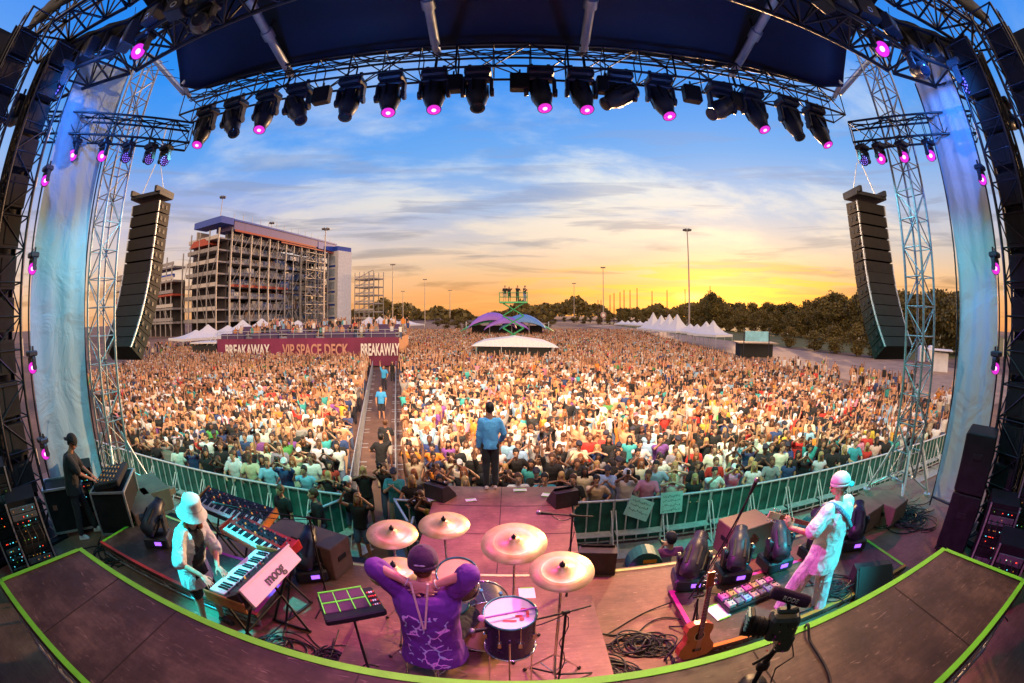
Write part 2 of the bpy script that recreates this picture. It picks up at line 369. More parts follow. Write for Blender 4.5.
# ================================================================ stage floor, thrust, platform, risers
def deck_mat(name,c1,c2,c3,scale=1.6,rough=.5):
    m,n,l,b=newmat(name); tc=n.new('ShaderNodeTexCoord')
    z=n.new('ShaderNodeTexNoise'); z.inputs['Scale'].default_value=scale; z.inputs['Detail'].default_value=9; z.inputs['Roughness'].default_value=.7; l.new(tc.outputs['Object'],z.inputs['Vector'])
    r=n.new('ShaderNodeValToRGB'); e=r.color_ramp.elements; e[0].position=.3; e[0].color=(*c1,1); e[1].position=.72; e[1].color=(*c3,1); k=e.new(.5); k.color=(*c2,1); l.new(z.outputs[0],r.inputs[0])
    z2=n.new('ShaderNodeTexNoise'); z2.inputs['Scale'].default_value=scale*12; z2.inputs['Detail'].default_value=4; l.new(tc.outputs['Object'],z2.inputs['Vector'])
    mp=n.new('ShaderNodeMapping'); mp.inputs['Scale'].default_value=(2,26,2); l.new(tc.outputs['Object'],mp.inputs[0]); z3=n.new('ShaderNodeTexNoise'); z3.inputs['Scale'].default_value=1.5; z3.inputs['Detail'].default_value=5; l.new(mp.outputs[0],z3.inputs['Vector'])
    r3=n.new('ShaderNodeValToRGB'); r3.color_ramp.elements[0].position=.3; r3.color_ramp.elements[0].color=(.55,.55,.55,1); r3.color_ramp.elements[1].position=.7; l.new(z3.outputs[0],r3.inputs[0])
    mx=n.new('ShaderNodeMix'); mx.data_type='RGBA'; mx.blend_type='MULTIPLY'; mx.inputs[0].default_value=.55; l.new(r.outputs[0],mx.inputs[6]); l.new(r3.outputs[0],mx.inputs[7])
    # scratches and dusty scuffs
    ms=n.new('ShaderNodeMapping'); ms.inputs['Rotation'].default_value=(0,0,.6); ms.inputs['Scale'].default_value=(1.2,9,1); l.new(tc.outputs['Object'],ms.inputs[0]); zs=n.new('ShaderNodeTexNoise'); zs.inputs['Scale'].default_value=6; zs.inputs['Detail'].default_value=2; zs.inputs['Distortion'].default_value=1.2; l.new(ms.outputs[0],zs.inputs['Vector'])
    rs=n.new('ShaderNodeValToRGB'); es=rs.color_ramp.elements; es[0].position=.66; es[0].color=(0,0,0,1); es[1].position=.72; es[1].color=(1,1,1,1); l.new(zs.outputs[0],rs.inputs[0])
    zd=n.new('ShaderNodeTexNoise'); zd.inputs['Scale'].default_value=.9; zd.inputs['Detail'].default_value=12; zd.inputs['Roughness'].default_value=.75; l.new(tc.outputs['Object'],zd.inputs['Vector'])
    rdd=n.new('ShaderNodeValToRGB'); ed_=rdd.color_ramp.elements; ed_[0].position=.56; ed_[0].color=(0,0,0,1); ed_[1].position=.70; ed_[1].color=(.8,.8,.8,1); l.new(zd.outputs[0],rdd.inputs[0])
    ad=n.new('ShaderNodeMath'); ad.operation='MAXIMUM'; l.new(rs.outputs[0],ad.inputs[0]); l.new(rdd.outputs[0],ad.inputs[1]); am=n.new('ShaderNodeMath'); am.operation='MULTIPLY'; am.inputs[1].default_value=.55; l.new(ad.outputs[0],am.inputs[0])
    m3=n.new('ShaderNodeMix'); m3.data_type='RGBA'; l.new(am.outputs[0],m3.inputs[0]); l.new(mx.outputs[2],m3.inputs[6]); m3.inputs[7].default_value=(min(1,c3[0]*1.6),min(1,c3[1]*1.7),min(1,c3[2]*1.8),1)
    l.new(m3.outputs[2],b.inputs['Base Color'])
    mr=n.new('ShaderNodeMapRange'); mr.inputs['To Min'].default_value=rough-.12; mr.inputs['To Max'].default_value=rough+.2; l.new(z2.outputs[0],mr.inputs['Value']); l.new(mr.outputs[0],b.inputs['Roughness'])
    bp=n.new('ShaderNodeBump'); bp.inputs['Strength'].default_value=.15; bp.inputs['Distance'].default_value=.01; l.new(z2.outputs[0],bp.inputs['Height']); l.new(bp.outputs[0],b.inputs['Normal'])
    return m
FLOORM=deck_mat('stage_floor_lino',(.15,.07,.045),(.27,.13,.08),(.40,.21,.13),1.2)
PLATM=deck_mat('platform_lino',(.035,.02,.016),(.085,.048,.035),(.24,.15,.11),1.4)
SEAM=mat('deck_seam',(.03,.02,.018),.8)
mb=MB(); 
mb.prism([(-11,-4),(11,-4),(11,4.95),(8.8,4.95),(8.8,5.6),(6.9,5.6),(6.9,4.78),(-6.9,4.78),(-6.9,5.9),(-8.9,5.9),(-8.9,4.95),(-11,4.95)],-.12,0,FLOORM)
mb.box((0,1,-.9),(21.6,7.4,1.55),BLK)
tag(mb.build('stage_floor'),kind='structure')
mb=MB(); mb.prism([(-1.36,4.785),(.92,4.785),(1.12,7.85),(-1.46,7.85)],-.12,-.002,FLOORM)
mb.prism([(-1.3,4.83),(.86,4.83),(1.05,7.78),(-1.4,7.78)],-1.89,-.125,BLK)
for y in (5.9,6.95): mb.box((-.16,y,.0005),(2.3,.012,.002),SEAM)
mb.box((-.2,6.3,.0005),(.012,3.05,.002),SEAM)
tag(mb.build('thrust_floor'),kind='structure')
mb=MB()
for a,b in (((-6.9,4.72),(-2.7,4.72)),((-2.7,4.72),(6.8,4.72))): mb.box(((a[0]+b[0])/2,4.72,.004),(b[0]-a[0]-.01,.05,.005),mat('pale_edge_tape',(.7,.72,.3),.6))
tag(mb.build('edge_tape','' or None),'pale yellow tape line along the downstage edge of the stage floor','tape')
# rear platform
r=thing('deck_platform','wide dark deck platform edged in green tape at the very front of the picture','platform',(0,.85,0))
PZ=1.7; mb=MB(); mb.prism([(-3.5,-.50),(3.5,-.50),(3.27,.515),(-3.27,.515)],PZ-.1,PZ,PLATM)
for x in (-2.6,-1.95,-.72,.5,1.22,2.44): mb.box((x,0,PZ+.0012),(.008,.9,.002),SEAM)
mb.build('deck',r)
mb=MB(); 
mb.box((0,.487,PZ+.004),(6.53,.05,.003),GREENT); mb.box((0,-.472,PZ+.004),(6.98,.05,.003),GREENT)
for s in (-1,1): mb.box((s*3.355,.008,PZ+.0075),(.05,.93,.003),GREENT,Matrix.Rotation(s*.2227,3,'Z'))
mb.build('edge_tape',r)
mb=MB()
for y in (-.44,.44):
    truss(mb,(-3.15,y,PZ-.28),(3.15,y,PZ-.28),.1,ALU,.02,.01,h=.28,step=.32)
for x in (-3.1,-1.55,0,1.55,3.1):
    for y in (-.44,.44): mb.tube((x,y,0),(x,y,PZ-.1),.024,ALU); mb.lathe([(.06,0),(.06,.012)],ALU,10,(x,y,0))
    mb.tube((x,-.44,.2),(x,.44,1.3),.018,ALU)
mb.build('frame',r)
# unseen black backdrop behind the camera closes the stage house, blocking rear sky light
t=tag(MB().box((0,-3.9,4.6),(19,.06,9.2),BLK).build('black_backdrop'),'wide black cloth backdrop closing the stage behind the rear platform','backdrop')
for s_,nm_ in ((-1,'left'),(1,'right')):  # unseen drapes added to block the bright rear sky
    t=tag(MB().box((s_*9.6,-1.2,4.6),(.06,5.4,9.2),BLK).build('added_side_drape'),'unseen black side drape added to keep light out of the %s wing'%nm_,'drape','added black side drapes that block light')
# low risers left and right
def riser(name,label,x0,x1,y0,y1,h,cols):
    t=thing(name,label,'riser',((x0+x1)/2,(y0+y1)/2,0),0,'low band risers'); w=x1-x0; d=y1-y0
    MB().bbox((0,0,h-.03),(w,d,.06),PLATM,.004).build('deck',t)
    m=MB(); m.box((0,d/2-.03,h+.003),(w,.055,.003),cols[0]); m.box((0,-d/2+.03,h+.003),(w,.055,.003),cols[1])
    m.box((-w/2+.03,0,h+.0045),(.055,d-.12,.003),cols[2]); m.box((w/2-.03,0,h+.0045),(.055,d-.12,.003),cols[3]); m.build('edge_tape',t)
    m=MB()
    for y in (-d/2+.06,d/2-.06): truss(m,(-w/2+.05,y,h/2-.03),(w/2-.05,y,h/2-.03),.06,ALU,.014,.007,h=max(.08,h-.14),step=.25)
    for x in (-w/2+.05,0,w/2-.05):
        for y in (-d/2+.06,d/2-.06): m.tube((x,y,0),(x,y,h-.06),.02,ALU)
    m.build('frame',t)
    return t
riser('low_riser','low riser on the left edged with red pink and green tape under the keyboards',-6.05,-2.75,2.95,3.98,.22,(PINKT,REDT,GREENT,PINKT))
riser('low_riser','low riser on the right with pink front tape and green side tape behind the guitarist',1.88,5.40,2.8,3.98,.1,(PINKT,mat('orange_tape',(.8,.25,.03),.6),PINKT,GREENT))
t=thing('drum_riser','low brown drum riser carrying the drummer and the drum kit','riser',(-.35,2.75,0))
MB().bbox((0,0,.22),(2.5,2.3,.06),FLOORM,.006).build('deck',t)
for x in (-1.1,0,1.1):
    for y in (-1.0,1.0): MB().box((x,y,.095),(.06,.06,.19),ALU).build('leg',t)
# ================================================================ people
def ik(a,b,l1,l2,hint):
    a=V(a);b=V(b);d=b-a;L=d.length
    if L>l1+l2-.002: b=a+d*((l1+l2-.002)/L); d=b-a; L=d.length
    L=max(L,abs(l1-l2)+.01); k=(l1*l1-l2*l2+L*L)/(2*L); h=sqrt(max(0,l1*l1-k*k)); u=d.normalized()
    hv=V(hint); hv=hv-u*hv.dot(u); hv=hv.normalized() if hv.length>1e-5 else V((0,0,1))
    return a+u*k+hv*h, b
def cap(mb,a,b,r1,r2,m,n=10):
    a=V(a);b=V(b);d=b-a;L=d.length
    if L<1e-5: return mb.ell(a,(r1,r1,r1),m)
    prof=[]
    for i in range(4): t=-pi/2+i*pi/8; prof.append((max(cos(t)*r1,.0005),sin(t)*r1))
    prof.append((r1,0)); prof.append((r2,L))
    for i in range(1,5): t=i*pi/8; prof.append((max(cos(t)*r2,.0005),L+sin(t)*r2))
    return mb.lathe(prof,m,n,a,d)
def basis(x,y,z): return Matrix((x,y,z)).transposed()
def hand(mb,w,fwd,palm,side,m,curl=.5,s=1,spread=.12,curls=None):
    """w wrist, fwd finger direction, palm normal direction (out of the palm), side +1 right hand"""
    f=V(fwd).normalized(); pn=V(palm); pn=(pn-f*pn.dot(f)).normalized(); sd=f.cross(pn)*side  # towards thumb
    w=V(w); B=basis(sd,pn,f)
    mb.ell(w+f*.045*s,(.038*s,.015*s,.052*s),m,B,10,6)
    L=[.042,.048,.045,.035]; 
    for i in range(4):
        o=(1.5-i)*.0195*s; base=w+f*(.083-.004*abs(i-1))*s+sd*o
        c=(curls[i] if curls else curl); ang=0; p=base; dirv=(f+sd*(1.5-i)*spread*.5).normalized()
        for k,l in enumerate((1,.68,.5)):
            ang+=c*(1.0 if k else .7); dd=dirv*cos(ang)+pn*sin(ang); q=p+dd*(L[i]*l*s); cap(mb,p-dd*.003,q,(.0088-.0008*k)*s,(.0083-.0012*k)*s,m,8); p=q
    b=w+f*.02*s+sd*.028*s; d1=(f*.6+sd*.75+pn*.25).normalized(); q=b+d1*.045*s; cap(mb,b,q,.013*s,.010*s,m,8)
    d2=(f*.9+sd*.35+pn*(.2+.4*curl)).normalized(); cap(mb,q,q+d2*.032*s,.0098*s,.008*s,m,8)
def head_mesh(mb,c,face,up,m,s=1,dark=None,lip=None,detail=True):
    f=V(face).normalized(); u=V(up); u=(u-f*u.dot(f)).normalized(); r=f.cross(u); B=basis(r,f,u); c=V(c)
    P=lambda x,y,z: c+(r*x+f*y+u*z)*s
    mb.ell(P(0,-.008,.02),(.076*s,.097*s,.098*s),m,B,14,10)
    mb.ell(P(0,.028,-.045),(.056*s,.062*s,.072*s),m,B,12,8)
    mb.ell(P(0,.055,-.088),(.03*s,.028*s,.026*s),m,B)
    if detail:
        cap(mb,P(0,.088,.012),P(0,.112,-.028),.010*s,.014*s,m,8)
        mb.ell(P(0,.088,-.062),(.024*s,.012*s,.010*s),m,B,8,6)
        for q in (-1,1): mb.ell(P(q*.078,-.005,-.012),(.010*s,.022*s,.032*s),m,B,8,6); mb.ell(P(q*.04,.075,.03),(.022*s,.012*s,.008*s),m,B,8,6)
    return B,P
def remesh(mb,voxel,name,smooth=2,ratio=None,sub=0):
    me=mb.mesh('tmp'); me.materials.clear(); o=bpy.data.objects.new('tmp',me); COL.objects.link(o)
    r=o.modifiers.new('r','REMESH'); r.mode='VOXEL'; r.voxel_size=voxel
    if smooth: sm=o.modifiers.new('s','SMOOTH'); sm.factor=.5; sm.iterations=smooth
    if ratio and ratio<1: d=o.modifiers.new('d','DECIMATE'); d.ratio=ratio
    dg=bpy.context.evaluated_depsgraph_get(); dg.update(); out=bpy.data.meshes.new_from_object(o.evaluated_get(dg))
    bpy.data.objects.remove(o); bpy.data.meshes.remove(me); out.name=name
    out.polygons.foreach_set('use_smooth',[True]*len(out.polygons)); return out
FOLD=dict(shirt=(.008,7),overshirt=(.012,6.5),jacket=(.007,8),trousers=(.007,8),shorts=(.006,8))
def mobj(name,me,parent,mats,fn=None):
    me.materials.clear()
    for m in (mats if isinstance(mats,(list,tuple)) else [mats]): me.materials.append(m)
    if FOLD.get(name):
        from mathutils import noise
        amp,fr=FOLD[name]; nn=[v.normal.copy() for v in me.vertices]
        for v,n_ in zip(me.vertices,nn):
            c=v.co; q=noise.noise(V((c.x*fr,c.y*fr,c.z*fr*.55))+V((3,1,0)))*1.0+.5*noise.noise(V((c.x*fr*2.3,c.y*fr*2.3,c.z*fr*1.1)))
            v.co=c+n_*(amp*(1-2.2*abs(q)))
    if fn:
        for p in me.polygons: p.material_index=fn(p.center,p.normal)
    o=bpy.data.objects.new(name,me); COL.objects.link(o); o.parent=parent; return o
D_=dict
def fig(P):
    """solve the pose -> joints"""
    s=P.get('s',1); pel=V(P['pelvis']); ch=V(P['chest']); hd=V(P['head'])
    rh=V(P.get('rh',(1,0,0))).normalized(); rs=V(P.get('rs',rh)).normalized(); sw=P.get('sw',.185)*s; hw=.09*s
    J=D_(pel=pel,ch=ch,hd=hd,rh=rh,rs=rs,s=s)
    for k,q in (('L',-1),('R',1)):
        sh=ch+rs*q*sw+V((0,0,.01*s))+V(P.get('shup'+k,(0,0,0))); J['sh'+k]=sh
        el,w=ik(sh,P['hand'+k],.285*s,.26*s,P.get('eh'+k,rs*q*.6+V((0,0,-.8)))); J['el'+k]=el;J['wr'+k]=w
        hp=pel+rh*q*hw; J['hp'+k]=hp
        kn,an=ik(hp,P['foot'+k],.43*s,.43*s,P.get('kh'+k,V(P.get('fwd',(0,1,0))))); J['kn'+k]=kn;J['an'+k]=an
    J['fwd']=V(P.get('fwd',(0,1,0))).normalized(); J['face']=V(P.get('face',J['fwd'])).normalized(); J['hup']=V(P.get('hup',(0,0,1)))
    J['P']=P; return J
def torso(mb,J,g,m,fat=1):
    s=J['s']; u=(J['ch']-J['pel']).normalized(); r=J['rs']; f=u.cross(r).normalized(); B=basis(r,f,u); rh=J['rh']; B2=basis(rh,u.cross(rh).normalized(),u)
    mid=(J['ch']*.45+J['pel']*.55)
    mb.ell(J['pel']+u*.02*s,((.158*fat*s+g),(.108*s*fat+g),(.12*s+g*.5)),m,B2,14,10)
    mb.ell(mid,((.135*fat*s+g),(.10*s*fat+g),(.17*s+g*.3)),m,B,14,10)
    mb.ell(J['ch']-u*.12*s,((.158*fat*s+g),(.112*s*fat+g),(.175*s)),m,B,14,10)
    cap(mb,J['shL'],J['shR'],.058*s+g*.6,.058*s+g*.6,m)
    mb.ell(J['ch']-u*.01*s-f*.005,((.12*s+g*.5),(.075*s+g*.5),(.075*s+g*.2)),m,B,12,8)
    return B,u
def skin_geo(J,m,hands=True,legs=True,detail=True,hk=None):
    mb=MB(); s=J['s']; B,u=torso(mb,J,-.006,m); 
    hu=J['hup']; cap(mb,J['ch']+u*.03*s,J['hd']-V((0,0,.06*s))-J['face']*.02*s,.056*s,.05*s,m)
    for k,q in (('L',-1),('R',1)):
        cap(mb,J['sh'+k],J['el'+k],.050*s,.038*s,m); cap(mb,J['el'+k],J['wr'+k],.040*s,.025*s,m)
        if legs:
            cap(mb,J['hp'+k],J['kn'+k],.085*s,.055*s,m); cap(mb,J['kn'+k],J['an'+k],.055*s,.036*s,m)
            kn=J['kn'+k];an=J['an'+k]; mb.ell(kn+(an-kn)*.3-J['fwd']*.018*s,(.045*s,.05*s,.11*s),m,None,8,6)
        fw=(J['wr'+k]-J['el'+k]).normalized()
        h=(J['P'].get('h'+k) or {})
        hand(mb,J['wr'+k],h.get('fwd',fw),h.get('palm',V((0,0,-1)) if abs(fw.z)<.9 else J['rs']*-q),q,m,h.get('curl',.35),s*h.get('s',1),h.get('spread',.12),h.get('curls'))
    head_mesh(mb,J['hd'],J['face'],J['hup'],m,s,detail=detail)
    return mb
def loft(mb,rings,m,n=22):
    vs=[];fs=[]
    for c,r,f,a_,b_ in rings:
        for i in range(n):
            t=2*pi*i/n; ct,st=cos(t),sin(t); k=abs(ct)**.85*(1 if ct>0 else -1); q=abs(st)**.85*(1 if st>0 else -1); vs.append(c+r*(k*a_)+f*(q*b_))
    K=len(rings)
    for k in range(K-1):
        for i in range(n): j=(i+1)%n; fs.append((k*n+i,k*n+j,k*n+n+j,k*n+n+i))
    fs+=[tuple(range(n-1,-1,-1)),tuple(range((K-1)*n,K*n))]
    return mb.add(vs,fs,m,True)
def shirt_geo(J,m,sleeve=.65,g=.018,hem=.06,flare=1.0,fat=1,rs=None,wob=.006):
    mb=MB(); s=J['s']; u=(J['ch']-J['pel']).normalized(); Z=V((0,0,1)); rh=J['rh']; rs_=J['rs']; P=J['P']
    f0=Z.cross(rh).normalized(); f1=u.cross(rs_).normalized()
    D=[(-hem,.172*flare,.130*flare),(-hem*.5,.168*(1+(flare-1)*.6),.126*(1+(flare-1)*.6)),(0,.164,.122),(.12,.155,.118),(.24,.158,.120),(.34,.172,.126),(.42,.178,.118),(.47,.16,.095),(.495,.11,.07)]
    L=(J['ch']-J['pel']).length; rings=[]
    for k,(h,a_,b_) in enumerate(D):
        t=max(0,min(1,h/.45)); r=(rh*(1-t)+rs_*t).normalized(); f=(f0*(1-t)+f1*t).normalized()
        c=J['pel']+(u*(h*L/.45) if h>0 else Z*h*s); w=wob*sin(k*2.3+1)
        rings.append((c,r,f,(a_*s*fat+g+w),(b_*s*fat+g-w)))
    # bend the column a little backwards in the middle of the back
    loft(mb,rings,m)
    cap(mb,J['shL'],J['shR'],.060*s+g*.5,.060*s+g*.5,m)
    for k in 'LR':
        sh,el,wr=J['sh'+k],J['el'+k],J['wr'+k]
        e1=.052*s+g*(.95 if sleeve<=1 else .9)
        if sleeve<=1:
            end=sh+(el-sh)*min(1,sleeve); cap(mb,sh,end,.062*s+g*.5,e1,m)
        else: cap(mb,sh,el,.064*s+g*.6,.052*s+g*.8,m); cap(mb,el,el+(wr-el)*(sleeve-1),.052*s+g*.8,.040*s+g*.8,m)
        mid=J['ch']-u*.16*s+rs_*((-1 if k=='L' else 1)*.12*s); cap(mb,sh,mid,.060*s+g*.5,.07*s+g*.5,m)
    return mb
def pants_geo(J,m,length=1.0,g=.014,loose=0):
    mb=MB(); s=J['s']; u=(J['ch']-J['pel']).normalized(); mb.ell(J['pel']+u*.01,(.162*s+g,.115*s+g,.115*s),m,basis(J['rh'],u.cross(J['rh']).normalized(),u),14,8)
    for k in 'LR':
        h,kn,an=J['hp'+k],J['kn'+k],J['an'+k]
        if length<=.5: cap(mb,h,h+(kn-h)*(length*2),.09*s+g,.075*s+g+loose,m)
        else: cap(mb,h,kn,.092*s+g,.070*s+g+loose,m); cap(mb,kn,kn+(an-kn)*((length-.5)*2),.070*s+g+loose,.052*s+g+loose,m)
    return mb
def shoe_geo(J,m,k,s=1):
    mb=MB(); an=J['an'+k]; f=J['P'].get('toe'+k,J['fwd']); f=V(f).normalized(); dn=J['P'].get('dn'+k,V((0,0,-1))); dn=V(dn)
    cap(mb,an+dn*.015,an+dn*.035-f*.02,.042*s,.038*s,m); cap(mb,an+dn*.045-f*.035,an+dn*.052+f*.12,.034*s,.032*s,m); cap(mb,an+dn*.01,an+dn*.045+f*.09,.038*s,.034*s,m)
    mb.box(an+dn*.07+f*.045,(.07*s,.23*s,.022),m,basis(f.cross(V((0,0,1))).normalized(),f,V((0,0,1))))
    return mb
def hair_geo(J,m,kind='short',g=.012):
    mb=MB(); s=J['s']; f=J['face']; u=J['hup']; u=(u-f*u.dot(f)).normalized(); r=f.cross(u); B=basis(r,f,u); P=lambda x,y,z: J['hd']+(r*x+f*y+u*z)*s
    mb.ell(P(0,-.022,.042),((.079+g)*s,(.095+g)*s,(.088+g)*s),m,B,14,10)
    if kind!='short':
        mb.ell(P(0,-.06,-.03),((.082+g)*s,(.055+g)*s,.11*s),m,B,12,8)
        for q in (-1,1): cap(mb,P(q*.07,-.01,.0),P(q*.085,.0,-.17),.026*s,.032*s,m); 
        cap(mb,P(0,-.08,-.02),P(0,-.085,-.26 if kind=='long' else -.14),.062*s,.07*s,m)
    else: mb.ell(P(0,-.05,-.02),((.072+g)*s,(.05+g)*s,.06*s),m,B,12,8)
    return mb
def face_parts(J,root,parent_mats,beard=None,name='face'):
    s=J['s']; f=J['face']; u=J['hup']; u=(u-f*u.dot(f)).normalized(); r=f.cross(u); B=basis(r,f,u); P=lambda x,y,z: J['hd']+(r*x+f*y+u*z)*s
    eye=mat('eye_white',(.8,.78,.75),.3,var=0); iris=mat('iris',(.03,.02,.015),.2,var=0); lip=mat('lips',(.5,.14,.11),.5); brow=mat('brow_hair',(.05,.025,.015),.8)
    for q in (-1,1):
        m=MB(); m.ell(P(q*.032,.079,.008),(.013*s,.011*s,.008*s),eye,B,8,6); m.ell(P(q*.032,.088,.008),(.006*s,.004*s,.006*s),iris,B,8,6); m.build('eye',root)
        m=MB(); cap(m,P(q*.016,.092,.03),P(q*.05,.078,.032),.004*s,.003*s,brow,6); m.build('eyebrow',root)
    m=MB(); m.ell(P(0,.097,-.058),(.022*s,.008*s,.005*s),lip,B,8,6); m.ell(P(0,.095,-.067),(.018*s,.009*s,.006*s),lip,B,8,6); m.build('lips',root)
    return P,B
def skin_mat(name,c):
    m,n,l,b=newmat(name); tc=n.new('ShaderNodeTexCoord'); z=n.new('ShaderNodeTexNoise'); z.inputs['Scale'].default_value=22; z.inputs['Detail'].default_value=4; l.new(tc.outputs['Object'],z.inputs['Vector'])
    r=n.new('ShaderNodeValToRGB'); r.color_ramp.elements[0].position=.3; r.color_ramp.elements[1].position=.7; r.color_ramp.elements[0].color=(c[0]*.86,c[1]*.76,c[2]*.72,1); r.color_ramp.elements[1].color=(*c,1)
    l.new(z.outputs[0],r.inputs[0]); l.new(r.outputs[0],b.inputs['Base Color']); b.inputs['Roughness'].default_value=.48
    b.inputs['Subsurface Weight'].default_value=.0
    return m
SKIN=skin_mat('skin_light',(.62,.33,.22)); SKIN2=skin_mat('skin_tan',(.50,.24,.15)); SKIND=skin_mat('skin_dark',(.16,.07,.045))
def cloth(name,c,scale=60,fold=.35,rough=.85,c2=None):
    m,n,l,b=newmat(name); tc=n.new('ShaderNodeTexCoord'); z=n.new('ShaderNodeTexNoise'); z.inputs['Scale'].default_value=7; z.inputs['Detail'].default_value=3; z.inputs['Distortion'].default_value=.8; l.new(tc.outputs['Object'],z.inputs['Vector'])
    w=n.new('ShaderNodeTexNoise'); w.inputs['Scale'].default_value=scale*4; l.new(tc.outputs['Object'],w.inputs['Vector'])
    ad=n.new('ShaderNodeMath'); ad.operation='MULTIPLY_ADD'; l.new(w.outputs[0],ad.inputs[0]); ad.inputs[1].default_value=.06; l.new(z.outputs[0],ad.inputs[2])
    bp=n.new('ShaderNodeBump'); bp.inputs['Strength'].default_value=fold; bp.inputs['Distance'].default_value=.08; l.new(ad.outputs[0],bp.inputs['Height']); l.new(bp.outputs[0],b.inputs['Normal'])
    r=n.new('ShaderNodeValToRGB'); r.color_ramp.elements[0].position=.35; r.color_ramp.elements[1].position=.65; d=c2 or tuple(x*.85 for x in c); r.color_ramp.elements[0].color=(*d,1); r.color_ramp.elements[1].color=(*c,1)
    l.new(z.outputs[0],r.inputs[0]); l.new(r.outputs[0],b.inputs['Base Color']); b.inputs['Roughness'].default_value=rough; b.inputs['Sheen Weight'].default_value=.1; return m
def person(label,P,loc,rz,spec,cat='person',group=None,vox=.009):
    """spec: list of (part name, kind, kwargs, material)"""
    J=fig(P); root=thing('person',label,cat,loc,rz,group)
    sk=spec.get('skin',SKIN); mobj('body',remesh(skin_geo(J,sk),vox*.62,'person_body',2),root,sk)
    sh=spec.get('shirt')
    if sh:
        a=dict(sh); m=a.pop('mat'); fn=a.pop('fn',None); nm=a.pop('name','shirt'); mobj(nm,remesh(shirt_geo(J,sk,**a),vox*1.2,nm,4),root,m,fn)
    pa=spec.get('pants')
    if pa: a=dict(pa); m=a.pop('mat'); nm=a.pop('name','trousers'); fn=a.pop('fn',None); mobj(nm,remesh(pants_geo(J,sk,**a),vox*1.2,nm,4),root,m,fn)
    for k in 'LR':
        if spec.get('shoe'): mobj('shoe',remesh(shoe_geo(J,sk,k),vox*.8,'shoe',2),root,spec['shoe'])
    ha=spec.get('hair')
    if ha: mobj('hair',remesh(hair_geo(J,sk,ha[0],g=(ha[2] if len(ha)>2 else .012)),vox,'hair',2),root,ha[1])
    if spec.get('face',True): face_parts(J,root,None)
    return root,J
# ================================================================ towers, trusses, roof, scrims, hung lights, line arrays
CYALU=ALU
TWR=mat('tower_steel',(.30,.33,.36),.42,.6,.2,20)
def tower(label,x,y,top,w=.8):
    t=thing('lattice_tower',label,'tower',(x,y,0),0,'lattice towers either side of the stage')
    m=MB(); z=0.35
    truss(m,(0,0,.35),(0,0,top),w*.62,TWR,.032,.014,step=.55); m.build('mast',t)
    m=MB()
    for a in range(4):
        c=V((cos(a*pi/2+pi/4),sin(a*pi/2+pi/4),0)); m.tube(c*.26+V((0,0,1.2)),c*.8+V((0,0,.04)),.03,ALU); m.lathe([(.09,0),(.09,.03)],ALU,10,c*.8)
        m.tube(c*.28+V((0,0,.36)),c*.8+V((0,0,.08)),.022,ALU)
    m.build('outrigger_base',t); return t
tower('tall silver lattice tower beside the left loudspeaker column',-8.1,5.15,9.3)
tower('tall silver lattice tower beside the right loudspeaker column',7.75,5.0,9.3)
# near columns and upstage truss
LABGLOW=mat('glowing_label',(.8,.55,.35),.5,emit=(1,.6,.35),es=.6,var=0)  # label patches are no lamps; a faint glow is put into them
def column(label,x,y,top,w=.5,grp='black truss columns beside the scrims',led=True):
    t=thing('truss_column',label,'truss column',(x,y,0),0,grp)
    m=MB(); truss(m,(0,0,.05),(0,0,top),w,DARKTR,.035,.016,step=.5); m.box((0,0,.025),(w+.3,w+.3,.05),BLK); m.build('mast',t)
    s=-1 if x>0 else 1
    m=MB()
    for k in range(int(top/.62)):
        m.box((s*(w/2-.1),-.05,.5+k*.62),(.16,w*.7,.5),BLKP); m.box((s*(w/2-.02)*1,.0,.5+k*.62),(.03,w*.5,.42),CASE)
    m.build('black_panel',t)
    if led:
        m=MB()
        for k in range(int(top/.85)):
            if k%3!=2: m.box((s*(w/2-.03),w/2+.04,.55+k*.85),(.05,.012,.16+.1*(k%2)),LABGLOW)
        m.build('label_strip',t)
    m=MB()
    for q in range(3): m.path([( s*.1*(q-1)+.02*sin(z*2+q), -w/2-.03+.02*cos(z*1.7+q), z) for z in [top*i/16 for i in range(17)]],.014,CABLE,5)
    m.build('cable_run',t)
    return t
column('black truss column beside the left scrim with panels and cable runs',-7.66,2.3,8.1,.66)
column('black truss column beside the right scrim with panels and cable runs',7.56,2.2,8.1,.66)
column('outer black truss column at the far left edge of the picture',-7.9,1.25,8.6,.7,led=False)
column('outer black truss column at the far right edge of the picture',7.8,1.2,8.6,.7,led=False)
def truss_obj(name,label,pts,w,m,h=None,loc=(0,0,0),grp=None,rc=.03,rw=.014,step=.55,parts=()):
    t=thing(name,label,'truss',loc,0,grp); mb=MB()
    for a,b in zip(pts,pts[1:]): truss(mb,a,b,w,m,rc,rw,h=h,step=step)
    mb.build('frame',t)
    if parts: parts(t)
    return t
def cable_part(pts,n=4):
    def f(t):
        m=MB()
        for q in range(n):
            pp=[]
            for a,b in zip(pts,pts[1:]):
                a=V(a);b=V(b)
                for i in range(9): k=i/8; pp.append(a+(b-a)*k+V((0,.06*(q-1.5),.24-.05*abs(sin(pi*k*4+q)))))
            m.path(pp,.016,CABLE,5)
        m.build('cable_run',t)
    return f
GREYB0=mat('box_housing',(.03,.035,.05),.42,0,.25,12)
UT=[(-8.6,2.6,8.15),(-6.6,3.55,8.25),(0,3.75,8.45),(6.6,3.55,8.25),(8.6,2.6,8.15)]
truss_obj('overhead_truss','thick black overhead truss running across just above the camera',UT,.8,DARKTR,.75,rc=.045,rw=.024,parts=cable_part(UT,5))
UT2=[(-8.9,1.7,8.9),(-6.4,2.5,9.2),(6.4,2.5,9.2),(8.9,1.7,8.9)]
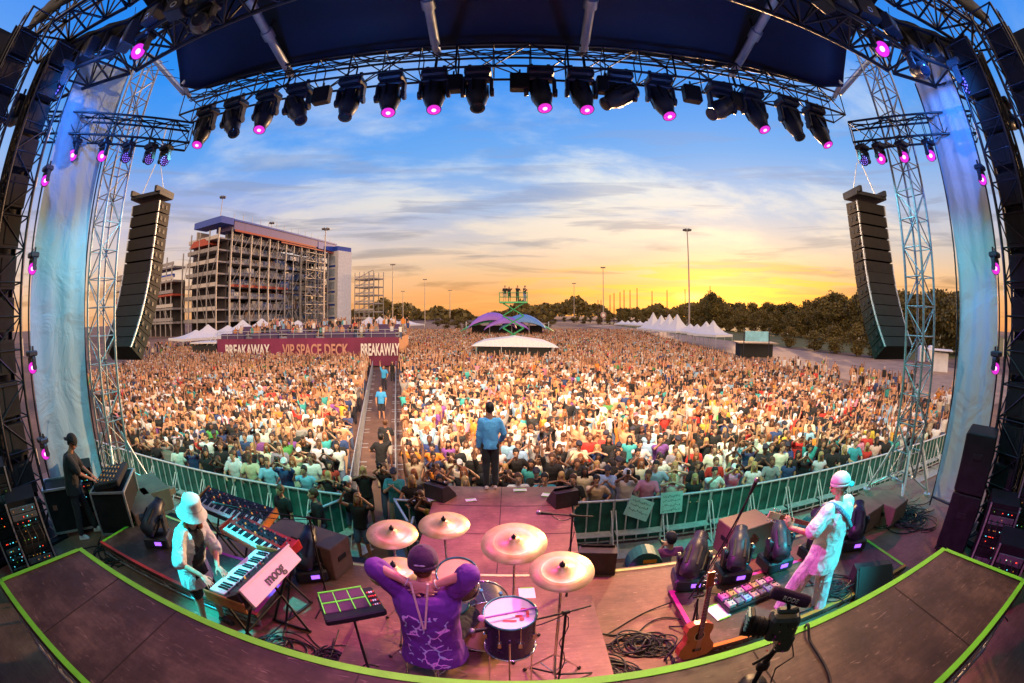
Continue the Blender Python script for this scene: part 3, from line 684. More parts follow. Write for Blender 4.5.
truss_obj('overhead_truss','second black overhead truss higher and nearer than the thick one',UT2,.8,DARKTR,.8,rc=.045,rw=.024,parts=cable_part(UT2,5))
m=MB()
for a,b in ((0,1),(1,2)):pass
def blackdrape(label,pts):
    mb=MB(); rows=[]
    for k in range(2):
        r=[]
        for a,b in zip(pts,pts[1:]):
            a=V(a);b=V(b)
            for i in range(12): t=i/12; r.append(a+(b-a)*t+V((0,.03*sin(i*1.9),-.1 if k else .55)))
        rows.append(r)
    mb.sheet(rows,BLK); 
    o=mb.build('black_border'); tag(o,label,'drape'); sm=o.modifiers.new('t','SOLIDIFY'); sm.thickness=.02; return o
rq=random.Random(8)
for sx in (-1,1):
    for i in range(7):
        x=sx*(4.2+i*.62); k=min(1,max(0,(abs(x)-6.6)/2)); y=3.62-k*1.0 if abs(x)>6.6 else 3.7-(abs(x)/6.6)*.15; z=8.25
        t=thing('power_box','black power box on the %s half of the thick overhead truss, %s outward'%('left' if sx<0 else 'right','first second third fourth fifth sixth seventh'.split()[i]),'power box',(x,y-.45,z+rq.uniform(-.35,.1)),rq.uniform(-.3,.3),'power boxes on the overhead truss')
        w,d,h=rq.uniform(.28,.5),rq.uniform(.2,.35),rq.uniform(.3,.55); m=MB(); m.bbox((0,0,0),(w,d,h),GREYB0,.02); m.build('box',t); m=MB(); m.tube((0,0,h/2),(0,.1,h/2+.2),.02,DARKTR); m.build('clamp',t); m=MB(); m.torus((0,-d/2-.01,-h*.2),.05,.012,STEEL,(0,1,0)); m.build('socket',t)
blackdrape('black cloth border hung along the thick overhead truss',[(p[0],p[1]-.34,p[2]) for p in UT])
blackdrape('black cloth border hung along the higher overhead truss',[(p[0],p[1]-.44,p[2]) for p in UT2])
for sx in (-1,1):
    for (x,ya,yb,zt,w_) in ((8.0,1.95,2.66,8.1,'the inner'),(8.3,.8,1.62,8.6,'the outer')):
        mb=MB(); mb.sheet([[V((sx*x+.03*sin(j*1.3+k*.2),ya+(yb-ya)*j/8,z)) for j in range(9)] for k,z in enumerate([.1+ (zt-.1)*q/10 for q in range(11)])],BLK); o=mb.build('black_leg_drape'); tag(o,'narrow black drape hung on %s %s column'%(w_,'left' if sx<0 else 'right'),'drape','narrow drapes on the near columns'); s_=o.modifiers.new('t','SOLIDIFY'); s_.thickness=.01
# front truss, gently bowed
FT=[(-7.05,6.2,8.05),(-5.0,6.38,8.05),(-3.0,6.62,8.05),(-1,6.76,8.05),(1,6.76,8.05),(3.0,6.62,8.05),(5.0,6.36,8.05),(7.05,6.18,8.05)]
truss_obj('lighting_truss','curved black front truss holding the long row of moving lights',FT,.5,DARKTR,.55,rc=.028,rw=.014,step=.6,parts=cable_part(FT,3))
ST_L=[(-6.45,5.95,7.08),(-8.5,2.9,7.08)]; ST_R=[(6.7,5.6,7.05),(8.4,3.0,7.08)]
truss_obj('side_truss','short black side truss on the left with four small lights',ST_L,.45,DARKTR,.45,rc=.026,rw=.013,step=.45,grp='short side trusses',parts=cable_part(ST_L,2))
truss_obj('side_truss','short black side truss on the right with four small lights',ST_R,.45,DARKTR,.45,rc=.026,rw=.013,step=.45,grp='short side trusses',parts=cable_part(ST_R,2))
# roof canopy
t=thing('stage_roof','dark blue fabric stage roof with four long diagonal struts above the front truss','stage roof',(0,5,8.3))
CAN=mat('roof_membrane',(.006,.012,.045),.55,0,.3,.8,.1)
fr=[(-1.38,1.115),(-1.34,1.18),(-1.28,1.22),(-1.1,1.243),(-.91,1.262),(-.6,1.298),(-.27,1.325),(0,1.33),(.33,1.325),(.72,1.297),(1.0,1.252),(1.2,1.215),(1.31,1.18),(1.38,1.12)]
front=[]
for i,(a,b) in enumerate(fr):
    z=5.35-.42*(abs(a)/1.4)**2; front.append(V((a*z,b*z,z)))
rows=[]
for k,(dy,dz) in enumerate(((0,0),(-.15,.25),(-.7,.75),(-2.2,1.15),(-4.5,1.3),(-8,1.2))):
    rows.append([V((p.x*(1 if k<2 else .985),p.y+dy,p.z+H+dz+.05*sin(p.x*2.2)*(k>1)))-V((0,5,8.3)) for p in front])
mb=MB(); mb.sheet(rows,CAN); o=mb.build('canopy',t); s_=o.modifiers.new('t','SOLIDIFY'); s_.thickness=.05; s_.offset=1
BL=mat('blue_grey_tube',(.42,.5,.6),.35,.5,.1)
for xa,ya,xb,yb in ((-4.2,3.6,-4.45,6.62),(-1.3,3.6,-1.4,6.8),(1.2,3.6,1.33,6.8),(4.2,3.6,4.42,6.62)):
    m=MB(); a=V((xa-0,ya-5,5.02+H-8.3+.35)); b=V((xb,yb-5,5.02+H-8.3-.05)); m.tube(a,b,.085,BL,n=12); mid=a+(b-a)*.55; u=(b-a).normalized(); m.tube(mid-u*.12,mid+u*.12,.12,BL,n=12); m.tube(mid-V((0,0,.0)),mid+V((0,0,.4)),.03,DARKTR)
    m.tube(b,b+V((0,-.05,-.35)),.03,DARKTR); m.build('strut',t)
m=MB()
for i in range(len(front)-1):
    a=front[i]+V((0,.02,H))-V((0,5,8.3)); b=front[i+1]+V((0,.02,H))-V((0,5,8.3)); m.tube(a,b,.03,DARKTR)
m.build('front_rail',t)
for s in (-1,1):
    m=MB(); c=V((s*6.75,5.5-5,5.0+H-8.3)); e=V((s*7.0,6.1-5,8.3-8.3)); m.tube(c,e,.06,BL,n=8)
    for q in range(9): m.path([V((s*(6.85+.0*q),5.45-5-.27*q,5.1+H-8.3+.1*q)),V((s*(7.6+.03*q),5.1-5-.1*q,8.3-8.3+.42+.05*q))],.008,CABLE,4)
    m.tube(V((s*7.0,.9,0)),V((s*7.8,.1,.9)),.07,BL,n=8); m.build('corner_rigging',t)
# scrims
def scrim_mat():
    m,n,l,b=newmat('scrim_cloth'); b.inputs['Base Color'].default_value=(.30,.44,.52,1); b.inputs['Roughness'].default_value=.75
    tr=n.new('ShaderNodeBsdfTranslucent'); tr.inputs[0].default_value=(.4,.5,.55,1); mx=n.new('ShaderNodeMixShader'); mx.inputs[0].default_value=.25
    o=n['Material Output']; l.new(b.outputs[0],mx.inputs[1]); l.new(tr.outputs[0],mx.inputs[2]); l.new(mx.outputs[0],o.inputs[0])
    tc=n.new('ShaderNodeTexCoord'); z=n.new('ShaderNodeTexNoise'); z.inputs['Scale'].default_value=1.2; z.inputs['Detail'].default_value=5; z.inputs['Distortion'].default_value=1.5; l.new(tc.outputs['Object'],z.inputs['Vector'])
    bp=n.new('ShaderNodeBump'); bp.inputs['Strength'].default_value=.6; bp.inputs['Distance'].default_value=.15; l.new(z.outputs[0],bp.inputs['Height']); l.new(bp.outputs[0],b.inputs['Normal']); l.new(bp.outputs[0],tr.inputs['Normal'])
    return m
SCR=scrim_mat()
for s,lab,a,b in ((-1,'tall pale scrim glowing cyan between the left column and left tower',(-7.85,3.02),(-8.05,4.62)),(1,'tall pale scrim glowing cyan between the right column and right tower',(7.85,2.92),(7.8,4.0))):
    mb=MB(); rows=[]
    for k in range(25):
        z=.25+8.1*k/24; pinch=.10*sin(pi*k/24)
        r=[]
        for i in range(13):
            t_=i/12; tt=pinch*.3+t_*(1-pinch*.6); top=1+.0*k; p=V((a[0]+(b[0]-a[0])*tt+.03*sin(t_*19+z*.4)+.05*sin(z*1.3+t_*3),a[1]+(b[1]-a[1])*tt,z+ (t_*.45 if k==24 else 0)))
            r.append(p)
        rows.append(r)
    mb.sheet(rows,SCR); o=mb.build('scrim'); o.location=(0,0,0); tag(o,lab,'scrim')
    t=o
    m=MB()
    for q in (a,b): m.tube((q[0],q[1],0.05),(q[0],q[1],8.1),.022,DARKTR)
    m.tube((a[0],a[1],.22),(b[0],b[1],.22),.025,DARKTR); m.build('scrim_frame',o)
# ---------------------------------------------------------------- moving heads
LENSD=mat('dark_lens',(.02,.03,.06),.12,0,0); GREYB=mat('light_housing',(.03,.035,.05),.42,0,.25,12)
def make_mover(label,cat='stage light',size=1,lit=True,led=False,grp=None,hang=True,tilt=(0,-.55,-.85),body=GREYB):
    """origin = clamp point; hangs below (or stands on its base when hang False)"""
    t=thing('moving_light',label,cat,(0,0,0),0,grp); s=size; sg=-1 if hang else 1
    m=MB(); bw=1 if hang else 1.25; m.bbox((0,0,sg*(.11 if hang else .09)*s),(.40*s*bw,.34*s*bw,(.14 if hang else .2)*s),body,.03*s)
    if not hang: m.box((.05*s,-.22*s,.10*s),(.13*s,.01,.06*s),mat('violet_display',(.3,.1,.8),.3,emit=(.35,.12,1),es=1.6,var=0))
    for x in (-1,1):
        if hang: m.box((x*.13*s,0,.0),(.05*s,.06*s,.16*s),DARKTR)
        else: m.box((x*.2*s,0,.02*s),(.05*s,.3*s,.04*s),BLKP)
    m.build('base',t)
    m=MB()
    pz=sg*.46*s
    m.bbox((0,0,sg*.215*s),(.42*s,.16*s,.07*s),body,.02*s)
    for x in (-1,1): m.bbox((x*.205*s,0,sg*.36*s),(.055*s,.15*s,.30*s),body,.02*s); m.lathe([(.07*s,-.02*s),(.07*s,.02*s)],body,12,(x*.225*s,0,pz),(1,0,0))
    m.build('yoke',t)
    d=V(tilt).normalized(); m=MB(); c=V((0,0,pz))
    if led:
        m.lathe([(.10*s,-.16*s),(.15*s,-.10*s),(.16*s,.06*s),(.165*s,.10*s)],body,18,c,d)
    else:
        m.lathe([(.085*s,-.32*s),(.14*s,-.29*s),(.155*s,-.12*s),(.15*s,.05*s),(.165*s,.10*s),(.13*s,.24*s),(.105*s,.30*s),(.11*s,.38*s)],body,18,c,d)
        q=d.to_track_quat('Z','Y')
        for k in range(6): 
            a=k*pi/3; m.box(c+q@V((cos(a)*.155*s,sin(a)*.155*s,-.05*s)),(.03*s,.03*s,.3*s),BLKP,q.to_matrix())
    hd=m.build('head',t)
    m=MB(); ln=.101 if led else .381
    if led:
        m.lathe([(.15*s,0),(.15*s,.006*s)],PINKL if lit else LENSD,20,c+d*ln*s,d)
        q=d.to_track_quat('Z','Y')
        if not lit:
            for i in range(19):
                rr=0 if i==0 else (.06 if i<7 else .115); a=i*1.047 if i<7 else i*.5236; m.lathe([(.019*s,0),(.014*s,.012*s)],mat('led_eye',(.5,.3,.9),.2,emit=(.3,.15,1),es=.7,var=0),8,c+d*(ln+.007)*s+q@V((cos(a)*rr*s,sin(a)*rr*s,0)),d)
    else: m.lathe([(.098*s,0),(.075*s,.012*s)],PINKL if lit else LENSD,18,c+d*ln*s,d)
    m.build('lens',hd)
    if lit: m=MB(); rr_=(.055 if led else .034)*s; m.lathe([(rr_,0),(rr_*.8,.004*s)],HOTL,14,c+d*(ln+(.0065 if led else .0125))*s,d); m.build('lamp_core',hd)
    return t
def setloc(o,p,rz=0): o.location=p; o.rotation_euler=(0,0,rz); return o
GM='moving lights hung in a row from the front truss'
proto={}
def mover(key,label,p,rz,grp,**kw):
    if key not in proto: proto[key]=make_mover(label,grp=grp,**kw); return setloc(proto[key],p,rz)
    return dup(proto[key],p,rz,label,grp)
row=[(210,1,'b'),(236,0,'t'),(267,1,'b'),(297,0,'t'),(349,0,'b'),(389,1,'b'),(433,1,'b'),(477,0,'b'),(541,1,'b'),(582,1,'b'),(622,0,'u'),(662,1,'b'),(722,0,'u'),(753,1,'b'),(787,0,'b'),(812,1,'b')]
def fty(x):
    for a,b in zip(FT,FT[1:]):
        if a[0]<=x<=b[0]: return a[1]+(b[1]-a[1])*(x-a[0])/(b[0]-a[0])
    return 6.2
ordn='first second third fourth fifth sixth seventh eighth ninth tenth eleventh twelfth thirteenth fourteenth fifteenth sixteenth seventeenth eighteenth nineteenth twentieth'.split()
for i,(px,lit,kd) in enumerate(row):
    y=6.6; 
    for _ in range(6): P_=aty(px,105,y); y=fty(P_.x)
    # solve x on the truss line at hanging height
    x=P_.x; tl={'b':(-x*.02,-.38,-1),'t':(.55 if x<0 else -.5,-.3,-.85),'u':(-.75,-.25,-.6)}[kd]
    nm='%s moving light from the left on the front truss, %s'%(ordn[i],('magenta lens' if lit else 'unlit lens') if kd=='b' else 'head tilted sideways')
    mover('f%s%d'%(kd,lit)+('l' if x<0 else 'r')*(kd=='t'),nm,(x,y,7.88),0,GM,size=1.2,lit=bool(lit),tilt=tl)
# blinders in the gaps
def make_blinder(label,grp):
    t=thing('blinder_light',label,'stage light',(0,0,0),0,grp); m=MB(); m.bbox((0,0,-.3),(.36,.2,.36),BLKP,.02); m.tube((0,0,0),(0,0,-.14),.02,DARKTR); m.build('body',t)
    for a in (-.08,.08):
        for b in (-.38,-.22): m=MB(); m.lathe([(.065,0),(.07,.02)],LENSD,12,(a,.11,b),(0,1,0)); m.build('lens',t)
    return t
bl=None
for i,px in enumerate((321,452,520,608,693,737)):
    y=6.6
    for _ in range(6): P_=aty(px,100,y); y=fty(P_.x)
    lab='square black blinder light between moving lights, %s from the left on the front truss'%ordn[i]
    if bl is None: bl=setloc(make_blinder(lab,'blinder lights on the front truss'),(P_.x,y,7.85))
    else: dup(bl,(P_.x,y,7.85),0,lab)
# side truss lights
for side,ptsx,ST in ((-1,[(74,1),(103,1),(128,0),(150,0),(166,0)],ST_L),(1,[(862,0),(880,1),(903,1),(930,1),(955,0)],ST_R)):
    A=V(ST[0]);B_=V(ST[1])
    for i,(px,lit) in enumerate(ptsx):
        r_=ray(px,150); best=min(range(101),key=lambda k:abs(atan2((A+(B_-A)*k/100).x,(A+(B_-A)*k/100).y)-atan2(r_[0],r_[1])))
        p=A+(B_-A)*best/100; tl=(-side*.75,-.35,-.45)
        sname='left' if side<0 else 'right'
        mover('s%d%d'%(side,lit),'small %s faced stage light, %s from the left under the %s side truss'%('magenta' if lit else 'dark',ordn[i],sname),(p.x,p.y,6.85),0,'small lights under the side trusses',size=.72,lit=bool(lit),led=True,tilt=tl)
# lights on the near columns
for side in (-1,1):
    cx=7.6*side
    for i,z in enumerate((1.35,2.75,4.3,5.75)):
        p=(cx-side*.05,2.95 if side<0 else 2.85,z+.3)
        mover('c%d'%side,'magenta stage light on the %s black column, %s from the bottom'%('left' if side<0 else 'right',ordn[i]),p,0,'magenta lights clamped up the black columns',size=.62,lit=True,led=True,tilt=(-side*.93,-.35,-.1))
# lights on overhead truss near the corners
for i,(x,y,z,lit,sz) in enumerate(((-5.7,3.3,8.0,1,.9),(-7.5,2.5,7.9,0,1.1),(-8.7,2.0,7.6,2,1.0),(5.6,3.3,8.0,1,.9),(6.5,3.1,7.95,2,1.0),(7.4,2.5,7.9,0,1.1),(8.6,2.0,7.5,2,1.0),(-4.3,3.4,8.0,2,.9))):
    sx=-1 if x<0 else 1
    lab=('magenta','purple honeycomb','dark')[0 if lit==1 else 1 if lit==0 else 2]
    mover('o%d%d'%(lit,sx),'%s faced stage light under the overhead truss, %s corner, %s'%(lab,'left' if x<0 else 'right',('innermost','at the bend','outermost')[min(2,int((abs(x)-4)/1.6))]),(x,y,z),0,'lights under the overhead truss',size=sz,lit=(lit==1),led=(lit!=2),tilt=(-sx*.55,-.6,-.45))
# ---------------------------------------------------------------- line arrays
LAB=mat('loudspeaker_paint',(.014,.011,.009),.65,0,.3,6,.1,spec=.2); LAG=mat('loudspeaker_grille',(.012,.012,.013),.6,0,.2,60)
def line_array(label,x,y,ztop,rz,n=13):
    t=thing('line_array',label,'loudspeaker column',(x,y,0),rz,'hung loudspeaker columns')
    m=MB(); m.bbox((0,0,ztop+.16),(1.1,.7,.1),BLKP,.01)
    for xx in (-.45,.45): m.tube((xx,0,ztop+.2),(xx*.2,0,ztop+1.1),.015,STEEL); m.box((xx,0,ztop+.25),(.08,.9,.14),BLKP)
    m.tube((0,0,ztop+1.1),(0,0,ztop+2.2),.02,STEEL); m.build('rigging_frame',t)
    p=V((0,.25,ztop)); ang=0
    for k in range(n):
        ang=radians(1.5*k if k<6 else 9+ (k-5)*4.2); h=.308
        # front edge hinges; cabinets rotate to fire downward
        R=Matrix.Rotation(-ang,3,'X'); c=p+R@V((0,-.25,-h/2))
        m=MB(); vs=[V((sx*.56*(1 if fy>0 else .9),fy*.25,fz*(h/2-.008)*(1 if fy>0 else .86))) for fz in (-1,1) for fx,fy in ((-1,-1),(1,-1),(1,1),(-1,1)) for sx in (fx,)]
        m.add([R@v+c for v in vs],[(0,3,2,1),(4,5,6,7),(0,1,5,4),(1,2,6,5),(2,3,7,6),(3,0,4,7)],LAB)
        for sx in (-1,1):
            for q in (-1,1): m.box(c+R@V((sx*.548,.10*q-.02,.0)),(.02,.075,.10),BLKP,R)
            m.box(c+R@V((sx*.5,-.235,0)),(.05,.03,.26),STEEL,R)
        m.box(c+R@V((0,-.232,0)),(.5,.03,.22),BLKP,R); 
        cb=m.build('cabinet',t)
        g=MB(); g.box(c+R@V((0,.252,0)),(1.08,.012,h*.9),LAG,R); g.build('grille',cb)
        p=p+R@V((0,0,-h))
    return t
line_array('tall black loudspeaker column hanging beside the left lattice tower',-8.9,7.15,6.3,radians(12))
line_array('tall black loudspeaker column hanging beside the right lattice tower',8.75,7.3,6.3,radians(-12))
# ================================================================ performers
BLACKC=cloth('black_cloth',(.018,.018,.02)); PALEC=cloth('pale_overshirt',(.78,.79,.76),fold=.6); WHITEC=cloth('white_tshirt',(.82,.82,.80),fold=.5); BLUEC=cloth('bright_blue_jacket',(.12,.50,.90),fold=.5)
WPANT=cloth('pale_trousers',(.72,.70,.74),fold=.6); HATC=cloth('pale_hat',(.75,.77,.72),fold=.2)
HAIRB=mat('brown_hair',(.10,.035,.012),.6,0,.5,90,.5); HAIRK=mat('black_hair',(.012,.008,.007),.55,0,.4,90,.4); HAIRO=mat('auburn_hair',(.35,.10,.02),.55,0,.4,90,.4); HAIRY=mat('blond_hair',(.55,.33,.12),.6,0,.3,90,.4)
SHOEW=mat('white_shoe',(.75,.75,.74),.5); SHOEB=mat('dark_shoe',(.03,.025,.03),.6)
def tattoo_mat():
    m,n,l,b=newmat('purple_shirt_with_branching_print'); tc=n.new('ShaderNodeTexCoord'); z=n.new('ShaderNodeTexNoise'); z.inputs['Scale'].default_value=9; z.inputs['Detail'].default_value=3; l.new(tc.outputs['Object'],z.inputs['Vector'])
    va=n.new('ShaderNodeVectorMath'); va.operation='MULTIPLY_ADD'; l.new(z.outputs['Color'],va.inputs[0]); va.inputs[1].default_value=(.10,.10,.10); l.new(tc.outputs['Object'],va.inputs[2])
    vo=n.new('ShaderNodeTexVoronoi'); vo.feature='DISTANCE_TO_EDGE'; vo.inputs['Scale'].default_value=10; l.new(va.outputs[0],vo.inputs['Vector'])
    lt=n.new('ShaderNodeMath'); lt.operation='LESS_THAN'; l.new(vo.outputs['Distance'],lt.inputs[0]); lt.inputs[1].default_value=.05
    z2=n.new('ShaderNodeTexNoise'); z2.inputs['Scale'].default_value=6.5; l.new(tc.outputs['Object'],z2.inputs['Vector']); gt=n.new('ShaderNodeMath'); gt.operation='GREATER_THAN'; l.new(z2.outputs[0],gt.inputs[0]); gt.inputs[1].default_value=.47
    sp=n.new('ShaderNodeSeparateXYZ'); l.new(tc.outputs['Object'],sp.inputs[0]); hz=n.new('ShaderNodeMath'); hz.operation='LESS_THAN'; l.new(sp.outputs[2],hz.inputs[0]); hz.inputs[1].default_value=1.02
    ax=n.new('ShaderNodeMath'); ax.operation='ABSOLUTE'; l.new(sp.outputs[0],ax.inputs[0]); hx=n.new('ShaderNodeMath'); hx.operation='LESS_THAN'; l.new(ax.outputs[0],hx.inputs[0]); hx.inputs[1].default_value=.17
    a=lt.outputs[0]
    for q in (gt,hz,hx):
        mu=n.new('ShaderNodeMath'); mu.operation='MULTIPLY'; l.new(a,mu.inputs[0]); l.new(q.outputs[0],mu.inputs[1]); a=mu.outputs[0]
    mx=n.new('ShaderNodeMix'); mx.data_type='RGBA'; l.new(a,mx.inputs[0]); mx.inputs[6].default_value=(.15,.035,.28,1)
    r=n.new('ShaderNodeValToRGB'); r.color_ramp.elements[0].position=.4; r.color_ramp.elements[0].color=(.25,.85,.85,1); r.color_ramp.elements[1].position=.6; r.color_ramp.elements[1].color=(.9,.45,.9,1); l.new(z2.outputs[0],r.inputs[0]); l.new(r.outputs[0],mx.inputs[7])
    l.new(mx.outputs[2],b.inputs['Base Color']); b.inputs['Roughness'].default_value=.8
    w=n.new('ShaderNodeTexNoise'); w.inputs['Scale'].default_value=6; w.inputs['Distortion'].default_value=1; l.new(tc.outputs['Object'],w.inputs['Vector']); bp=n.new('ShaderNodeBump'); bp.inputs['Strength'].default_value=.5; bp.inputs['Distance'].default_value=.06; l.new(w.outputs[0],bp.inputs['Height']); l.new(bp.outputs[0],b.inputs['Normal'])
    return m
# drummer
dp=D_(s=1.07,pelvis=(0,0,.60),chest=(0,.0,1.10),head=(0,.02,1.385),face=(0,1,-.12),hup=(0,0,1),sw=.19,shupL=(0,0,.03),shupR=(0,0,.03),
  handL=(-.085,-.10,1.285),handR=(.085,-.10,1.285),ehL=(-1,.25,.06),ehR=(1,.25,.06),footL=(-.27,.50,.09),footR=(.25,.52,.09),khL=(-.3,.5,1),khR=(.3,.5,1),
  hL=dict(fwd=(.9,-.25,-.15),palm=(.1,.9,-.3),curl=.35,s=1.05),hR=dict(fwd=(-.9,-.25,-.15),palm=(-.1,.9,-.3),curl=.35,s=1.05))
DR=(-.62,2.50,.25)
dr,_=person('drummer in a purple shirt and dark cap with both hands clasped behind the neck',dp,DR,0,dict(skin=SKIN,shirt=dict(mat=tattoo_mat(),sleeve=.90,g=.030,hem=.16,flare=1.12,fat=1.16),pants=dict(mat=BLACKC,length=.5),shoe=SHOEB,hair=('short',HAIRB,-.004)))
def capmesh(J,name,m,root,back=True,accent=None,bill_dir=-1,g=.024):
    s=J['s'];f=J['face'];u=J['hup'];u=(u-f*u.dot(f)).normalized(); r=f.cross(u); B=basis(r,f,u); P=lambda x,y,z: J['hd']+(r*x+f*y+u*z)*s
    mb=MB(); vs=[];fs=[];n=20;K=7
    for k in range(K+1):
        ph=pi/2*k/K
        for i in range(n):
            t=2*pi*i/n; vs.append(P(cos(t)*cos(ph)*(.079+g),sin(t)*cos(ph)*(.098+g)-.006,  .030+sin(ph)*(.094+g)))
    for k in range(K):
        for i in range(n): j=(i+1)%n; fs.append((k*n+i,k*n+j,k*n+n+j,k*n+n+i))
    mb.add(vs,fs,m,True)
    lo=[P(cos(2*pi*i/n)*(.079+g),sin(2*pi*i/n)*(.098+g)-.006,.0) for i in range(n)]; mb.add(lo+vs[:n],[(i,(i+1)%n,n+(i+1)%n,n+i) for i in range(n)],m,True)
    o=mb.build(name,root); so=o.modifiers.new('t','SOLIDIFY'); so.thickness=.004
    b=MB(); bv=[];N=9
    for q in range(2):
        for i in range(N):
            t=(i/(N-1)-.5)*2.1; R_=(.095+g*.2) if q==0 else (.165+.0*abs(t)); x=sin(t)*(.078 if q==0 else .095); y=bill_dir*((cos(t)*.085+.014) if q==0 else (cos(t)*.10+.075))
            bv.append(P(x,y,.012-(.03 if q else 0)+.018*cos(t)))
    b.add(bv,[(i,i+1,N+i+1,N+i) for i in range(N-1)],accent or m,True); bo=b.build('cap_bill',o); so=bo.modifiers.new('t','SOLIDIFY'); so.thickness=.006
    return o
Jd=fig(dp)
capo=capmesh(Jd,'cap',cloth('plum_cap',(.05,.015,.06)),dr,bill_dir=1)
m=MB(); m.ell((0,-.102,1.45),(.04,.006,.009),mat('cap_mark',(.55,.5,.6),.5)); m.build('emblem',capo)
# sticks held behind the neck
STK=mat('pale_drumstick',(.80,.62,.50),.5,0,.08)
for s,lab in ((-1,'pale drumstick hanging down the back from the left hand of the drummer'),(1,'pale drumstick hanging down the back from the right hand of the drummer')):
    m=MB(); a=V((s*.06,-.165,1.34)); b=V((s*.01,-.20,.95)); m.tube(a,b,.0085,STK,n=10); m.lathe([(.004,0),(.008,.012),(.007,.03)],STK,8,b,(b-a)); o=m.build('drumstick',None,V(DR)); tag(o,lab,'drumstick','drumsticks of the drummer')
m=MB()
# bracelets
for s in (-1,1):
    m=MB(); w=Jd['wrR' if s>0 else 'wrL']; e=Jd['elR' if s>0 else 'elL']; c=w+(e-w)*.08; m.torus(c,.031,.006,mat('bracelet',(.6,.6,.5),.4),axis=(w-e)); m.build('bracelet',dr)
# keyboard player
kp=D_(pelvis=(0,0,.93),chest=(.0,.20,1.36),head=(0,.31,1.575),face=(.45,.85,-.28),hup=(0,.3,1),shupL=(0,0,-.01),
  handL=(.03,.52,1.06),handR=(.27,.50,1.06),ehL=(-.8,-.3,-.6),ehR=(.9,-.3,-.6),footL=(-.13,.02,.08),footR=(.13,-.06,.08),sw=.165,
  hL=dict(fwd=(.15,.9,-.38),palm=(0,-.35,-1),curl=.3,s=1.0,spread=.25),hR=dict(fwd=(.05,.9,-.38),palm=(0,-.35,-1),curl=.3,s=1.0,spread=.25))
KX=(-3.30,2.74,0); KRZ=radians(-96)
def kfn(c,nn): return 1 if (c.y>.02 and abs(c.x-.01)<.075+.10*(1.15-c.z if c.z<1.15 else 0) and nn.y>.2 and c.z>.80) else 0
kb,Jk=person('keyboard player in a pale bucket hat and open pale overshirt bending over the synthesizer',kp,KX,KRZ,dict(skin=SKIN,shirt=dict(mat=[PALEC,BLACKC],sleeve=.98,g=.026,hem=.27,flare=1.12,fn=kfn,name='overshirt'),pants=dict(mat=BLACKC,length=.42,name='shorts'),shoe=SHOEB,hair=('long',HAIRO)))
f=Jk['face'];u=Jk['hup'];u=(u-f*u.dot(f)).normalized(); 
m=MB(); hc=Jk['hd']+u*.035-f*.01
m.lathe([(.172,-.04),(.168,-.035),(.116,.04),(.104,.11),(.096,.145),(.03,.155),(.001,.156)],HATC,28,hc,u); ho=m.build('bucket_hat',kb)
m=MB(); m.lathe([(.118,.042),(.116,.052)],mat('hat_band',(.5,.52,.5),.8),28,hc,u); m.build('hat_band',ho)
m=MB(); m.torus(Jk['ch']+V((0,.0,.065)),.075,.004,mat('necklace',(.05,.05,.05),.4),axis=(0,.5,1)); m.build('necklace',kb)
# guitarist
gp=D_(pelvis=(0,0,.95),chest=(.02,.02,1.42),head=(.0,.06,1.68),face=(-.80,.58,-.12),rs=(1,.12,0),rh=(1,.2,0),sw=.195,s=1.02,
  handL=(-.50,.24,1.22),handR=(.10,.30,1.02),ehL=(-.5,-.25,-.8),ehR=(.9,-.45,-.4),footL=(-.30,.16,.08),footR=(.16,-.10,.08),khL=(-.75,.55,.25),khR=(.1,1,0),toeL=(-.8,.6,0),toeR=(.2,1,0),
  hL=dict(fwd=(-.35,.25,.8),palm=(.2,.9,.1),curl=.75),hR=dict(fwd=(-.9,.1,-.35),palm=(0,-.9,0),curl=.5))
GX=(3.40,3.0,0)
gt,Jg=person('guitarist in a loose white t-shirt pale trousers and backwards cap seen from behind',gp,GX,radians(4),dict(skin=SKIN,shirt=dict(mat=WHITEC,sleeve=.85,g=.045,hem=.26,flare=1.12),pants=dict(mat=WPANT,length=1.0,g=.022,loose=.022),shoe=SHOEW,hair=('short',HAIRB,-.002)))
capmesh(Jg,'cap',WHITE,gt,bill_dir=-1,accent=mat('teal_bill',(.05,.5,.55),.6))
